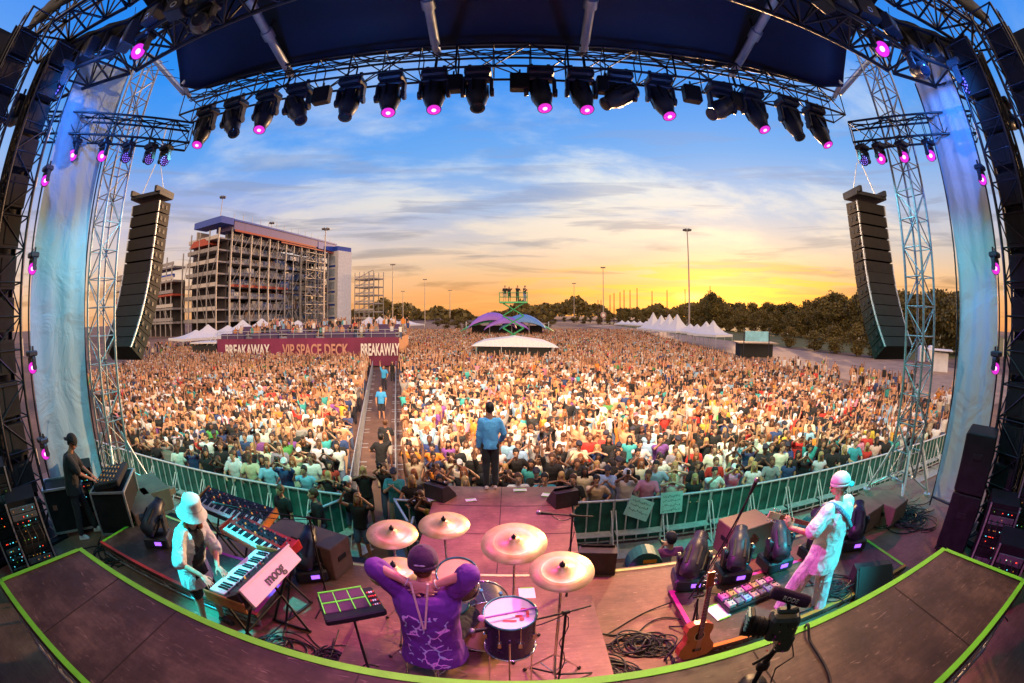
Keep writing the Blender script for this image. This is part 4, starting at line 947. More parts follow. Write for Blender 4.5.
# electric guitar
def guitar_body(mb,c,B,L,m,ms,thick=.045):
    prof=[(-.5,.0),(-.47,.30),(-.34,.42),(-.18,.40),(-.02,.30),(.14,.29),(.28,.34),(.40,.30),(.46,.15),(.46,-.12),(.38,-.30),(.26,-.33),(.12,-.27),(-.02,-.30),(-.18,-.42),(-.34,-.44),(-.46,-.30)]
    pts=[(a*L,b*L) for a,b in prof]; n=len(pts)
    vs=[c+B@V((x,y,-thick/2)) for x,y in pts]+[c+B@V((x,y,thick/2)) for x,y in pts]
    mb.add(vs,[tuple(range(n-1,-1,-1)),tuple(range(n,2*n))],m); mb.add(vs,[(i,(i+1)%n,n+(i+1)%n,n+i) for i in range(n)],ms)
def make_guitar(name,label,loc,M3,L,neck,mb_,ms,hole,strap=None,thick=.045):
    t=thing(name,label,'guitar',loc); I=M3
    b=MB(); guitar_body(b,V((0,0,0)),I,L,mb_,ms,thick)
    if hole: b.lathe([(.05,0),(.05,.002)],mat('sound_hole',(.01,.006,.004),.9,var=0),20,I@V((.06,0,thick/2)),I@V((0,0,1))); b.lathe([(.062,0),(.062,.0015)],mat('rosette',(.6,.45,.25),.5),20,I@V((.06,0,thick/2)),I@V((0,0,1)))
    b.build('body',t)
    b=MB(); b.box(I@V((L*.46+neck/2-.08,0,thick/2+.008)),(neck+.16,.05,.022),mat('dark_neck_wood',(.10,.03,.015),.4),I)
    for k in range(12): b.box(I@V((L*.46-.04+neck*(1-.94**(k*1.1))*1.75,0,thick/2+.0205)),(.003,.05,.002),ALU,I)
    b.build('neck',t)
    b=MB(); hx=L*.46+neck; b.box(I@V((hx+.08,0,thick/2+.004)),(.17,.075,.018),ms,I)
    h=b.build('headstock',t)
    for s in (-1,1):
        for k in range(3): b=MB(); b.tube(I@V((hx+.03+k*.05,s*.035,thick/2)),I@V((hx+.03+k*.05,s*.065,thick/2)),.005,CHROME); b.ell(I@V((hx+.03+k*.05,s*.07,thick/2)),(.011,.008,.011),CHROME,I,8,6); b.build('tuning_peg',h)
    b=MB(); b.box(I@V((-L*.25,0,thick/2+.006)),(.03,.09,.012),BLKP,I)
    for s in range(6): b.tube(I@V((-L*.25,(s-2.5)*.0095,thick/2+.022)),I@V((hx+.02,(s-2.5)*.007,thick/2+.026)),.0012,ALU,n=4)
    b.build('strings',t)
    return t
gxa=V((-.93,.10,.34)).normalized(); gz=V((.1,.98,.0)); gz=(gz-gxa*gz.dot(gxa)).normalized(); gy=gz.cross(gxa)
gtr=make_guitar('electric_guitar','electric guitar slung on the guitarist in the white t-shirt with its neck pointing left',V(GX)+V((.13,.27,1.03)),basis(gxa,gy,gz),.40,.58,mat('cream_guitar',(.75,.68,.55),.3),mat('cream_guitar_edge',(.6,.5,.35),.35),False)
sm_=MB(); STRAP=mat('patterned_strap',(.04,.10,.16),.8,0,0,40,col2=(.25,.45,.5))
sp=[V((.14,.16,1.06)),V((.20,.0,1.10)),V((.16,-.165,1.22)),V((.02,-.175,1.38)),V((-.10,-.12,1.49)),V((-.15,.0,1.515)),V((-.16,.12,1.46)),V((-.17,.24,1.24))]
rows=[]
for i,p in enumerate(sp): rows.append([p+V((-.022,0,-.018)),p+V((.022,0,.018))])
sm_.sheet(rows,STRAP); so=sm_.build('strap',gtr,V(GX)-gtr.location); md=so.modifiers.new('t','SOLIDIFY'); md.thickness=.006
# singer
sp_=D_(s=.96,sw=.165,pelvis=(0,0,.93),chest=(0,.0,1.38),head=(.0,.02,1.63),face=(0,1,-.05),handL=(-.23,.05,.84),handR=(.20,.20,.96),footL=(-.085,.0,.08),footR=(.085,.03,.08),
   ehL=(-.6,-.6,0),ehR=(.6,-.6,0))
person('singer in a bright blue jacket and black trousers at the thrust end facing the crowd',sp_,atz(491,489,0),0,dict(skin=SKIN2,shirt=dict(mat=BLUEC,sleeve=1.95,g=.014,hem=.07,flare=.96,fat=.9,name='jacket'),pants=dict(mat=BLACKC,length=1.0,g=.008),shoe=mat('red_white_shoe',(.75,.6,.6),.5),hair=('short',HAIRK)),vox=.012)
# technician at left
tp=D_(pelvis=(0,0,.94),chest=(0,.10,1.38),head=(.0,.20,1.61),face=(.1,.9,-.45),handL=(-.10,.45,1.02),handR=(.14,.47,1.02),footL=(-.12,.22,.08),footR=(.10,-.12,.08))
tc_,Jt=person('technician in black standing at the left case with one hand on the desk',tp,(-6.85,3.12,0),radians(-38),dict(skin=SKIN2,shirt=dict(mat=BLACKC,sleeve=.8,g=.03,hem=.16),pants=dict(mat=cloth('charcoal_trousers',(.03,.03,.035)),length=.95,g=.01),shoe=SHOEW,hair=('short',HAIRK,-.004)),vox=.012)
capmesh(Jt,'cap',BLACKC,tc_,bill_dir=-1)
# ================================================================ drum kit
BRASS=None
def cymbal_mat():
    m,n,l,b=newmat('cymbal_bronze'); tc=n.new('ShaderNodeTexCoord'); g=n.new('ShaderNodeVectorMath'); g.operation='LENGTH'; l.new(tc.outputs['Object'],g.inputs[0])
    w=n.new('ShaderNodeTexNoise'); w.noise_dimensions='1D'; w.inputs['Scale'].default_value=90; w.inputs['Detail'].default_value=3; l.new(g.outputs['Value'],w.inputs['W'])
    z=n.new('ShaderNodeTexNoise'); z.inputs['Scale'].default_value=7; z.inputs['Detail'].default_value=5; l.new(tc.outputs['Object'],z.inputs['Vector'])
    r=n.new('ShaderNodeValToRGB'); r.color_ramp.elements[0].position=.3; r.color_ramp.elements[1].position=.7; r.color_ramp.elements[0].color=(.55,.40,.16,1); r.color_ramp.elements[1].color=(.84,.68,.36,1)
    l.new(z.outputs[0],r.inputs[0]); l.new(r.outputs[0],b.inputs['Base Color']); b.inputs['Metallic'].default_value=.55; b.inputs['Roughness'].default_value=.42
    bp=n.new('ShaderNodeBump'); bp.inputs['Strength'].default_value=.35; bp.inputs['Distance'].default_value=.003; l.new(w.outputs[0],bp.inputs['Height']); l.new(bp.outputs[0],b.inputs['Normal']); return m
CYM=cymbal_mat()
def tripod(mb,top,r=.3,base=0,m=CHROME,rr=.014):
    mb.tube((0,0,base+.08),(0,0,top),rr*.8,m,n=8); mb.tube((0,0,base+.3),(0,0,base+(top-base)*.6),rr,m,n=8)
    for a in (.5,2.6,4.7):
        c=V((cos(a)*r,sin(a)*r,base+.012)); mb.tube((0,0,base+.38),c,rr*.6,m,n=6); mb.tube((0,0,base+.12),(c+V((0,0,base+.38)))*.5-V((0,0,base*.0)),rr*.45,m,n=5); 
def feet(mb,r,base):
    for a in (.5,2.6,4.7): mb.ell((cos(a)*r,sin(a)*r,base+.012),(.02,.02,.014),RUB)
def cymbal(label,c,R,tilt,name='cymbal',marks=True,hat=False):
    c=V(c); base=.25; t=thing(name,label,'cymbal',(c.x,c.y,base),0,'cymbals of the drum kit'); top=c.z-base
    m=MB(); tripod(m,top+.03,.28,0); m.build('stand',t)
    for a in (.5,2.6,4.7): MB().ell((cos(a)*.28,sin(a)*.28,.014),(.02,.02,.014),RUB).build('rubber_foot',t)
    q=V(tilt).normalized(); 
    m=MB(); m.lathe([(R,0),(R,.0012),(R*.6,.018*R/.23),(R*.2,.027*R/.23),(R*.17,.045*R/.23),(.012,.056*R/.23),(.006,.056*R/.23)],CYM,48,(0,0,0),q)
    if hat: m.lathe([(.006,-.075),(R*.17,-.06),(R*.2,-.045),(R,-.022),(R,-.021)],CYM,48,(0,0,0),q)
    o=m.build('cymbal_plate',t,(0,0,top))
    m=MB(); m.lathe([(.022,.056*R/.23),(.022,.075),(.012,.078),(.006,.10)],BLKP,12,(0,0,0),q); m.build('felt_and_nut',o)
    if marks:
        m=MB(); B=q.to_track_quat('Z','Y').to_matrix(); 
        for (x,y,w,h,a) in marks: m.box(B@V((x,y,.0165)),(w,h,.0012),mat('cymbal_ink',(.18,.10,.06),.7,var=0),B@Matrix.Rotation(a,3,'Z'))
        m.build('stamp',o)
    return t
tl=lambda x,y:(x,y,1)
cymbal('gold crash cymbal upper left of the drummer, left of the other high crash',atd(392,534,3.9),.235,tl(.05,-.12),marks=[(-.12,.03,.07,.012,.3),(-.12,.0,.05,.01,.1)])
cymbal('gold crash cymbal straight above the drummer, nearest the thrust',atd(444,525,3.95),.235,tl(0,-.1),marks=[(.05,-.10,.012,.06,.0),(.075,-.10,.012,.05,.8),(.075,-.10,.012,.05,-.8)])
cymbal('large pale ride cymbal right of the drummer, biggest of the kit',atd(514,543,3.6),.275,tl(-.03,-.2),marks=[(.15,.04,.07,.012,.5),(.16,.03,.012,.05,.2)])
cymbal('gold cymbal with two dark slots at the right end of the drum kit',atd(562,571,3.15),.235,tl(-.02,-.14),marks=[(-.11,.02,.07,.014,.1),(.08,-.05,.07,.014,-.9),(-.06,-.05,.06,.02,.2)])
cymbal('pair of gold hi-hat cymbals just left of the drummer',atd(394,571,3.35),.20,tl(.0,-.04),name='hi_hat',marks=[(.0,.09,.05,.01,0)],hat=True)
DRH=mat('drum_head_coated',(.82,.78,.76),.6,0,.04); SHELL=mat('dark_drum_shell',(.035,.02,.05),.25,0,.2); AMB=mat('amber_drum_head',(.75,.50,.28),.45,0,.12,4); SHG=mat('teal_hoop',(.05,.22,.22),.3,.6,.1)
def drum(label,name,c,R,h,axis,head,shell,legs=None,lugs=8,grp='drums of the drum kit'):
    c=V(c); base=.25; t=thing(name,label,'drum',(c.x,c.y,base),0,grp); a=V(axis).normalized(); B=a.to_track_quat('Z','Y').to_matrix(); p=V((0,0,c.z-base))
    m=MB(); m.lathe([(R,-h),(R,-.01)],shell,32,p,a); m.build('shell',t)
    m=MB(); m.lathe([(R*.98,-.004),(R*.98,.0)],head,32,p,a); m.build('drum_head',t)
    m=MB(); m.torus(p+a*.004,R*1.015,.009,SHG if name!='bass_drum' else CHROME,a,32,6); m.torus(p-a*(h),R*1.015,.009,CHROME,a,32,6); m.build('hoop',t)
    m=MB()
    for i in range(lugs):
        q=2*pi*(i+.5)/lugs; d=B@V((cos(q),sin(q),0)); m.tube(p+d*(R*1.03)+a*.01,p+d*(R*1.03)-a*h*.45,.0045,CHROME,n=5); m.box(p+d*(R*1.02)-a*h*.5,(.025,.025,.05),CHROME,B)
    m.build('lug',t)
    if legs:
        m=MB()
        for q in (.5,2.6,4.7): d=V((cos(q),sin(q),0)); m.tube(p+d*(R*1.04)-V((0,0,h*.4)),V((d.x*R*1.06,d.y*R*1.06,.01)),.008,CHROME,n=6)
        m.build('leg',t)
    else:
        m=MB(); 
        if legs is None: tripod(m,max(.2,p.z-h-.01),.24,0)
        m.build('stand',t) if legs is None else None
    return t
fl=atd(510,613,3.08)
drum('dark floor tom with a pale head at the right of the drummer',"floor_tom",fl,.182,.36,(0,-.06,1),DRH,SHELL,legs=True)
m=MB(); rr_=mat('red_print',(.8,.06,.05),.6,0,0)
for x,y,w,h in ((.06,-.04,.05,.02),(.08,-.07,.03,.03),(.10,.03,.05,.03),(.0,-.09,.09,.015),(.12,-.02,.02,.06)): m.box((x,y,0),(w,h,.001),rr_)
o=m.build('red_drawing',None,fl+V((0,0,.006))); o.rotation_euler=(.06,0,0); 
for q in bpy.data.objects:
    if q.get('label','').startswith('dark floor tom'): o.parent=q; o.location=fl-q.location+V((0,0,.007))
tm=atd(457,573,3.55); drum('rack tom in front of the cap of the drummer','rack_tom',tm,.165,.22,(0,-.35,1),AMB,SHELL,legs=False,lugs=6)
sn=V((-.55,2.95,.25+.66)); drum('snare drum between the knees of the drummer','snare_drum',sn,.178,.15,(0,-.1,1),DRH,mat('steel_shell',(.55,.55,.57),.2,.9,.1),legs=None)
drum('amber headed bass drum lying on its side in front of the drummer','bass_drum',(-.22,3.0,.25+.33),.30,.42,(.25,-1,.12),AMB,SHELL,legs=False,lugs=10)
for q in [o for o in bpy.data.objects if o.name.startswith('bass_drum')]:
    m=MB(); 
    for s in (-1,1): m.tube((s*.26,.35,.16),(s*.42,.5,.01),.009,CHROME,n=6)
    m.tube((-.1,.1,.60),(tm.x-q.location.x,tm.y-q.location.y,tm.z-.25-.12),.012,CHROME,n=8)
    m.build('spur',q)
t=thing('drum_stool','black round drum stool under the drummer','stool',(-.62,2.50,.25)); m=MB(); m.lathe([(.17,.42),(.19,.44),(.19,.49),(.15,.51),(.001,.512)],BLKP,24); m.build('seat',t); m=MB(); tripod(m,.43,.26); m.build('stand',t)
# sticks on the floor tom
m=MB(); 
t=thing('drum_mallet','purple handled mallet with a round pink head resting on the floor tom','mallet',fl+V((-.16,-.1,.035)),radians(12)); m.tube((-.02,0,0),(.36,.05,0),.008,mat('purple_stick',(.5,.15,.6),.4)); m.build('shaft',t); m=MB(); m.ell((-.03,0,0),(.026,.026,.026),mat('pink_felt',(.75,.35,.6),.9)); m.build('mallet_head',t)
# sample pad
pd=atz(350,604,1.14); t=thing('drum_pad','black electronic drum pad with six squares outlined in green on a stand','drum pad',(pd.x,pd.y,0),radians(33))
R_=Matrix.Rotation(radians(-6),3,'X'); m=MB(); m.bbox((0,0,1.12),(.50,.42,.06),BLKP,.012,R_); m.build('body',t)
for i in range(3):
    for j in range(2): m=MB(); m.bbox(V((-.165+i*.125,.10-j*.155+.02,1.155)),(.115,.145,.012),mat('purple_pad',(.10,.04,.09),.7,0,.1),.005,R_); m.build('pad',t)
m=MB(); GL=mat('green_led',(.2,.9,.1),.4,emit=(.3,1,.05),es=.35,var=0)
for x in (-.228,-.1025,.0225,.148): m.box(V((x,.0425,1.157)),(.008,.315,.008),GL,R_)
for y in (.20,.0425,-.115): m.box(V((-.04,y,1.1575)),(.384,.008,.009),GL,R_)
m.build('pad_outline',t)
m=MB()
for i in range(4):
    for j in range(5): m.box(V((.175+.018*i,-.15+.06*j,1.157)),(.012,.02,.008),mat('panel_button',(.75,.7,.75),.4,emit=(.8,.5,.8),es=.3,var=0) if (i*j)%3 else REDT,R_)
m.build('button',t)
m=MB(); tripod(m,1.1,.32,0,BLKP); m.build('stand',t)
# mic stands
def mic_stand(label,base,top,tip,name='microphone_stand',m_=BLKP,micr=.024,grp='microphone stands'):
    base=V(base); t=thing(name,label,'microphone stand',base,0,grp); top=V(top)-base; tip=V(tip)-base
    m=MB(); m.tube((0,0,.1),top,.011,m_,n=8)
    for a in (.3,2.4,4.5): m.tube((0,0,.14),(cos(a)*.32,sin(a)*.32,.012),.01,m_,n=6)
    m.build('tripod',t)
    back=top+(top-tip).normalized()*.25; m=MB(); m.tube(back,tip,.008,m_,n=8); m.lathe([(.018,-.03),(.018,.03)],m_,10,top,(tip-top)); m.build('boom',t)
    d=(tip-top).normalized(); m=MB(); m.tube(tip,tip+d*.13,.013,BLKP,r2=.018,n=10); m.ell(tip+d*.15,(micr,micr,micr),mat('mic_grille',(.25,.25,.28),.4,.7,.2,200),None,12,8); mo=m.build('microphone',t)
    m=MB(); N=12; m.path([tip+V((0,0,-.02))+(top-tip)*(i/N)+V((0,0,-.05*sin(pi*i/N))) for i in range(N+1)]+[top+(V((0,0,.05))-top)*(i/N)+V((.03*sin(i),.03*cos(i),0)) for i in range(1,N+1)],.005,CABLE,5); m.build('cable',t)
    return t
b_=atz(697,640,.0)+V((0,0,0)); tp_=atz(712,545,1.35)
mic_stand('tall microphone stand with a long boom reaching up to the right by the acoustic guitar',(b_.x,b_.y+.1,0),aty(698,585,b_.y+.15),atz(750,494,1.9))
c_=atz(575,515,1.25); mic_stand('microphone stand in the middle with its black microphone pointing at the drums',(.62,3.95,.0),(.62,3.95,1.32),atz(552,514,1.38))
mic_stand('low boom stand with its boom lying across right of the floor tom',(.40,2.52,.25),(.40,2.52,1.18),atz(492,628,1.3))
mic_stand('microphone stand beside the technician at the far left',(-7.1,4.3,0),(-7.1,4.3,1.55),(-7.25,4.35,1.78))
mic_stand('microphone stand reaching over the keyboards from behind the red keyboard',(-2.15,3.7,.0),(-2.15,3.7,1.25),atz(225,505,1.35))
# ================================================================ keyboards
KEYW=mat('white_keys',(.8,.8,.78),.3,0,.03); KEYB=mat('black_keys',(.01,.01,.01),.3); PANELB=mat('synth_panel_black',(.02,.02,.025),.4); 
def keyboard(label,ctr,rz,w,d,tilt,cheek,bodym,keysfrac=.42,n=36,knobs=(14,4),zstand=True,back=None,name='keyboard'):
    c=V(ctr); t=thing(name,label,'keyboard',(c.x,c.y,0),rz,'keyboards of the keyboard player'); R=Matrix.Rotation(tilt,3,'X'); P=lambda x,y,z:V((0,0,c.z))+R@V((x,y,z))
    m=MB(); m.bbox(P(0,0,-.03),(w-.05,d,.07),bodym,.006,R); m.build('body',t)
    for s in (-1,1):
        m=MB(); m.bbox(P(s*(w/2-.012),0,-.015),(.028,d+.02,.12),cheek,.006,R); m.build('end_cheek',t)
    kw=w-.14; m=MB(); y0=-d/2; kd=d*keysfrac
    for i in range(n): m.box(P(-kw/2+kw*(i+.5)/n,y0+kd/2+.01,.013),(kw/n-.0018,kd-.01,.018),KEYW,R)
    m.build('white_keys',t)
    m=MB()
    for i in range(n-1):
        if i%7 not in (2,6): m.box(P(-kw/2+kw*(i+1)/n,y0+kd*.66+.008,.026),(kw/n*.55,kd*.60,.014),KEYB,R)
    m.build('black_keys',t)
    m=MB(); R2=R@Matrix.Rotation(.10,3,'X'); m.box(P(0,y0+kd+(d-kd)/2,.018),(w-.06,d-kd-.012,.02),PANELB,R2); pn=m.build('control_panel',t)
    if cheek.name.startswith('red'): m=MB(); m.box(P(0,y0+kd+(d-kd)/2,.026),(w-.30,(d-kd)*.55,.006),PANELB,R2); m.build('panel_inset',pn); pn.data.materials[0]=cheek
    m=MB()
    for i in range(knobs[0]):
        for j in range(knobs[1]):
            if (i*7+j*3)%5==0: continue
            p=P(-w/2+.07+(w-.14)*(i+.5)/knobs[0],y0+kd+.02+(d-kd-.04)*(j+.5)/knobs[1],.028); mm=(KEYB,mat('grey_knob',(.4,.4,.42),.4),REDT,mat('knob_amber',(.8,.4,.1),.4,emit=(1,.4,.05),es=.5,var=0))[(0,0,1,0,0,1,2,0,3)[(i*5+j*11)%9]]
            m.lathe([(.0105,-.004),(.009,.02),(.001,.0205)],mm,10,p,R@V((0,0,1)))
    m.build('knob',pn)
    if zstand:
        m=MB()
        for s in (-1,1):
            for yy in (-1,1): m.tube((s*w*.36,yy*.2,c.z-.09),(s*w*.36,-yy*.24,.02),.016,BLKP,n=8)
            m.tube((s*w*.36,-.26,.02),(s*w*.36,.26,.02),.018,BLKP,n=8)
        m.tube((-w*.36,0,c.z/2),(w*.36,0,c.z/2),.014,BLKP,n=8); m.build('stand',t)
    return t,P,R
mg,P_,R_=keyboard('wooden cheeked synthesizer in front of the player with its pale back panel facing the camera',(-2.45,2.78,.98),radians(-93),1.02,.50,radians(3),WOODL,PANELB,n=22,knobs=(12,5))
MG=mat('synth_back_pale',(.74,.66,.62),.5,0,.05)
m=MB(); Rb=Matrix.Rotation(radians(42),3,'X'); bc=V((0,.285,.98+.085)); m.bbox(bc,(.92,.035,.19),MG,.006,Rb); m.bbox(bc+Rb@V((0,-.0,.10)),(.94,.06,.022),MG,.005,Rb); bp_=m.build('back_panel',mg)
me=text_mesh('moog',.145,mat('dark_lettering',(.03,.02,.03),.5,var=0),.002,bold=.002,spacing=.95)
put_text('lettering',me,bp_,frame(bc+Rb@V((-.02,.0225,-.005)),(-1,0,0),Rb@V((0,0,1))))
m=MB(); m.add([(-.5,.24,.95),(.5,.24,.95),(.5,.0,1.0),(-.5,.0,1.0),(-.5,.27,.98),(.5,.27,.98),(.5,.215,1.13),(-.5,.215,1.13)],[(3,2,6,7),(0,1,5,4),(4,5,6,7),(0,3,7,4),(1,5,6,2)],PANELB); m.build('rear_housing',mg)
keyboard('red keyboard with wooden trim behind the player, lower of the two keyboards',(-2.85,3.55,.95),radians(-17),1.15,.36,radians(12),mat('red_lacquer',(.75,.05,.03),.3),mat('red_lacquer',(.75,.05,.03),.3),n=30,knobs=(16,3))
keyboard('black keyboard with orange wood ends, highest and farthest of the keyboards',(-3.5,3.95,1.02),radians(-9),1.36,.40,radians(18),mat('orange_wood',(.65,.25,.05),.4,0,.25,14),PANELB,n=36,knobs=(20,5))
# ================================================================ acoustic guitar on a stand
ax=V((.03,.22,.97)).normalized(); az_=V((.05,-.97,.22)); az_=(az_-ax*az_.dot(ax)).normalized(); ay=az_.cross(ax)
ga=make_guitar('acoustic_guitar','brown acoustic guitar standing upright on its stand at the platform edge',V((1.80,2.85,.27)),basis(ax,ay,az_),.46,.42,mat('guitar_top',(.50,.20,.06),.3,0,.15,6),mat('guitar_side',(.35,.09,.03),.3),True,thick=.1)
t=thing('guitar_stand','black tripod guitar stand holding the brown acoustic guitar','guitar stand',(1.80,3.0,0)); m=MB(); m.tube((0,0,.1),(0,.06,.68),.012,BLKP); 
for a in (1.2,3.6,5.9): m.tube((0,0,.3),(cos(a)*.33,sin(a)*.33,.012),.011,BLKP)
for s in (-1,1): m.tube((0,0,.16),(s*.12,-.1,.05),.01,BLKP); m.tube((s*.12,-.1,.05),(s*.13,-.24,.06),.011,RUB)
m.build('tripod',t); m=MB(); m.tube((-.06,.06,.70),(.06,.06,.70),.012,RUB); m.build('neck_yoke',t)
# pedalboard, papers, wedges, boxes
pp=atz(748,597,.1); t=thing('pedalboard','low pedalboard crowded with small effect pedals behind the guitarist','pedalboard',(pp.x,pp.y,.1),radians(8)); m=MB(); m.bbox((0,0,.04),(.85,.36,.06),BLKP,.01); m.build('board',t)
pc=[(.5,.45,.4),(.6,.15,.5),(.15,.15,.18),(.55,.5,.2),(.2,.35,.5),(.6,.6,.62)]
for i in range(7):
    for j in range(2): m=MB(); c=V((-.36+i*.12,-.085+j*.165,.095)); m.bbox(c,(.095,.13,.05),mat('pedal_%d'%((i*2+j)%6),pc[(i*2+j)%6],.4),.006); m.lathe([(.012,.025),(.012,.035)],CHROME,8,c-V((0,.035,0))); [m.lathe([(.01,.025),(.009,.04)],BLKP,8,c+V((q*.026,.035,0))) for q in (-1,0,1)]; m.build('pedal',t)
PAP=mat('white_paper',(.82,.8,.82),.8,0,.03)
for i,(px,py,z,w,d,rz,lab) in enumerate(((718,612,.11,.20,.28,.2,'white set list sheet taped in green beside the pedalboard'),(527,594,.005,.20,.26,.05,'white set list sheet on the stage floor right of the bass drum'),(434,499,.0045,.24,.16,.4,'white sheet taped near the left edge of the thrust'),(471,500,.0045,.2,.12,.3,'small white sheet taped on the thrust beside the singer'),(548,495,.0045,.24,.15,-.3,'white sheet taped near the right edge of the thrust'),(520,490,.0045,.26,.12,.05,'white sheet taped at the far end of the thrust behind the singer'))):
    p=atz(px,py,z); t=thing('set_list',lab,'paper',p,rz,'sheets taped to the floor'); m=MB(); m.box((0,0,.002),(w,d,.003),PAP); m.build('sheet',t); m=MB(); 
    for s in (-1,1): m.box((0,s*(d/2),.0045),(w*.8,.02,.002),GREENT)
    m.build('tape',t)
WEDGEM=mat('wedge_paint',(.045,.035,.035),.6,0,.3,8,.1)
def wedge(label,loc,rz,w=.6,d=.5,h=.36,top=None,name='monitor_wedge',grp='floor monitor speakers'):
    t=thing(name,label,'monitor speaker',loc,rz,grp); m=MB(); m.add([(-w/2,-d/2,0),(w/2,-d/2,0),(w/2,d/2,0),(-w/2,d/2,0),(-w/2,-d*.38,h*.3),(w/2,-d*.38,h*.3),(w/2,d*.1,h),(-w/2,d*.1,h),(w/2,d/2,h),(-w/2,d/2,h)],[(3,2,1,0),(0,1,5,4),(4,5,6,7),(7,6,8,9),(9,8,2,3),(0,4,7,9,3),(1,2,8,6,5)],WEDGEM); m.build('cabinet',t)
    n_=V((0,-(h*.7),d*.48)).normalized(); m=MB(); c=V((0,-d*.14,h*.65))+n_*.006; B=n_.to_track_quat('Z','Y').to_matrix(); m.box(c,(w*.9,.42,.012),LAG,B); m.build('grille',t); return t
wedge('dark floor monitor at the left corner of the thrust end',atz(437,500,0)+V((.05,.15,0)),radians(150),.45,.4,.3)
wedge('dark floor monitor on the right edge of the thrust beside the camera',atz(562,503,0),radians(200),.45,.4,.3)
wedge('black floor monitor tilted on the stage floor near the right foot of the guitarist',atz(868,592,.0),radians(-25),.62,.5,.34)
wedge('black wedge speaker right of the thrust on the stage edge',atz(596,566,.0),radians(170),.5,.45,.36)
BOXT=mat('box_top_brown',(.20,.12,.09),.65,0,.2,3,.05)
def boxspk(label,loc,w,d,h,rz,name='subwoofer',grp='low wide speaker boxes at the stage edge'):
    t=thing(name,label,'speaker box',loc,rz,grp); m=MB(); m.bbox((0,0,h/2),(w,d,h),BOXT,.012); m.build('cabinet',t); m=MB(); m.box((0,d/2+.008,h/2),(w*.94,.014,h*.9),LAG); m.build('grille',t); m=MB()
    for s in (-1,1): m.bbox((s*(w/2+.004),0,h*.55),(.016,.18,.07),BLKP,.005); 
    m.build('handle',t); return t
boxspk('long brown topped speaker box at the left stage edge below the tower, nearer one',(-6.25,4.30,0),1.1,.62,.42,radians(-22))
boxspk('long brown topped speaker box at the left stage edge below the tower, farther one',(-6.75,5.0,0),1.1,.62,.42,radians(-22))
boxspk('small brown topped speaker box beyond the keyboards at the stage edge, right one',(-2.55,4.55,0),.7,.45,.5,radians(-14))
boxspk('small brown topped speaker box beyond the keyboards, between the keyboards and the pit',(-3.1,4.75,0),.7,.45,.42,radians(-14))
boxspk('brown topped speaker box behind the row of floor lights',atz(747,520,.5)*1+V((0,0,-.5)),.75,.5,.5,radians(8))
boxspk('brown topped speaker box right of the guitarist, left of a pair',(5.75,4.45,0),.75,.62,.4,radians(12))
boxspk('brown topped speaker box right of the guitarist, right of a pair',(6.45,4.30,0),.62,.62,.4,radians(12))
t=thing('speaker_stack','tall narrow black speaker stack on wheels at the foot of the right scrim','speaker stack',(6.75,2.62,0),radians(18))
for k in range(2): m=MB(); m.bbox((0,0,.13+.45+k*.9),(.72,.6,.88),CASE,.015); c=m.build('cabinet',t); m=MB(); m.box((0,.308,.58+k*.9),(.68,.014,.82),LAG); m.build('grille',c); m=MB(); m.bbox((-.366,0,.7+k*.9),(.012,.2,.1),BLKP,.005); m.bbox((0,-.306,.7+k*.9),(.24,.012,.12),BLKP,.005); m.build('handle',c)
m=MB(); m.box((0,0,.10),(.74,.62,.04),BLKP); m.build('dolly',t)
for x in (-1,1):
    for y in (-1,1): m=MB(); m.lathe([(.04,-.015),(.04,.015)],RUB,12,(x*.3,y*.24,.042),(1,0,0)); m.build('wheel',t)
# flight cases
def road_case(label,loc,rz,w,d,h,name='flight_case',col=CASE,grp='road cases around the stage',top=True):
    t=thing(name,label,'case',loc,rz,grp); m=MB(); m.box((0,0,.1+h/2),(w-.02,d-.02,h-.02),col); m.build('panel',t); m=MB(); z0,z1=.1,.1+h
    for x in (-w/2,w/2):
        for y in (-d/2,d/2): m.box((x,y,(z0+z1)/2),(.035,.035,h+.03),ALU)
    for z in (z0,z1):
        for y in (-d/2,d/2): m.box((0,y,z),(w-.04,.033,.033),ALU)
        for x in (-w/2,w/2): m.box((x,0,z),(.033,d-.04,.033),ALU)
    m.build('edge_trim',t); m=MB()
    for x in (-.25,.25): m.box((x*w*1.2,-d/2-.008,.1+h*.6),(.1,.012,.09),CHROME)
    m.build('latch',t)
    for x in (-1,1):
        for y in (-1,1): m=MB(); m.lathe([(.045,-.014),(.045,.014)],mat('caster_blue',(.1,.2,.45),.5),12,(x*(w/2-.1),y*(d/2-.08),.047),(1,0,0)); m.build('wheel',t)
    return t
road_case('black road case with silver edges beside the technician',(-6.55,3.95,0),radians(-50),1.15,.7,.72)
t=thing('mixing_desk','small black mixing desk with lit buttons on the left road case','mixing desk',(-6.55,3.95,.835),radians(-50)); m=MB(); m.bbox((0,0,.07),(1.0,.55,.12),BLKP,.02,Matrix.Rotation(.15,3,'X')); m.build('body',t); m=MB()
for i in range(16):
    for j in range(5): m.box(Matrix.Rotation(.15,3,'X')@V((-.44+i*.058,-.2+j*.09,.135))+V((0,0,0)),(.014,.022,.012),(mat('knob_amber',(.8,.4,.1),.4,emit=(1,.4,.05),es=.5,var=0),mat('grey_knob',(.4,.4,.42),.4),BLK,REDT if i%5==0 else mat('grey_knob',(.4,.4,.42),.4))[(i*3+j*5)%4])
m.build('button',t)
road_case('stack of black equipment behind the technician, lower case',(-7.35,3.1,0),radians(60),.9,.6,.75)
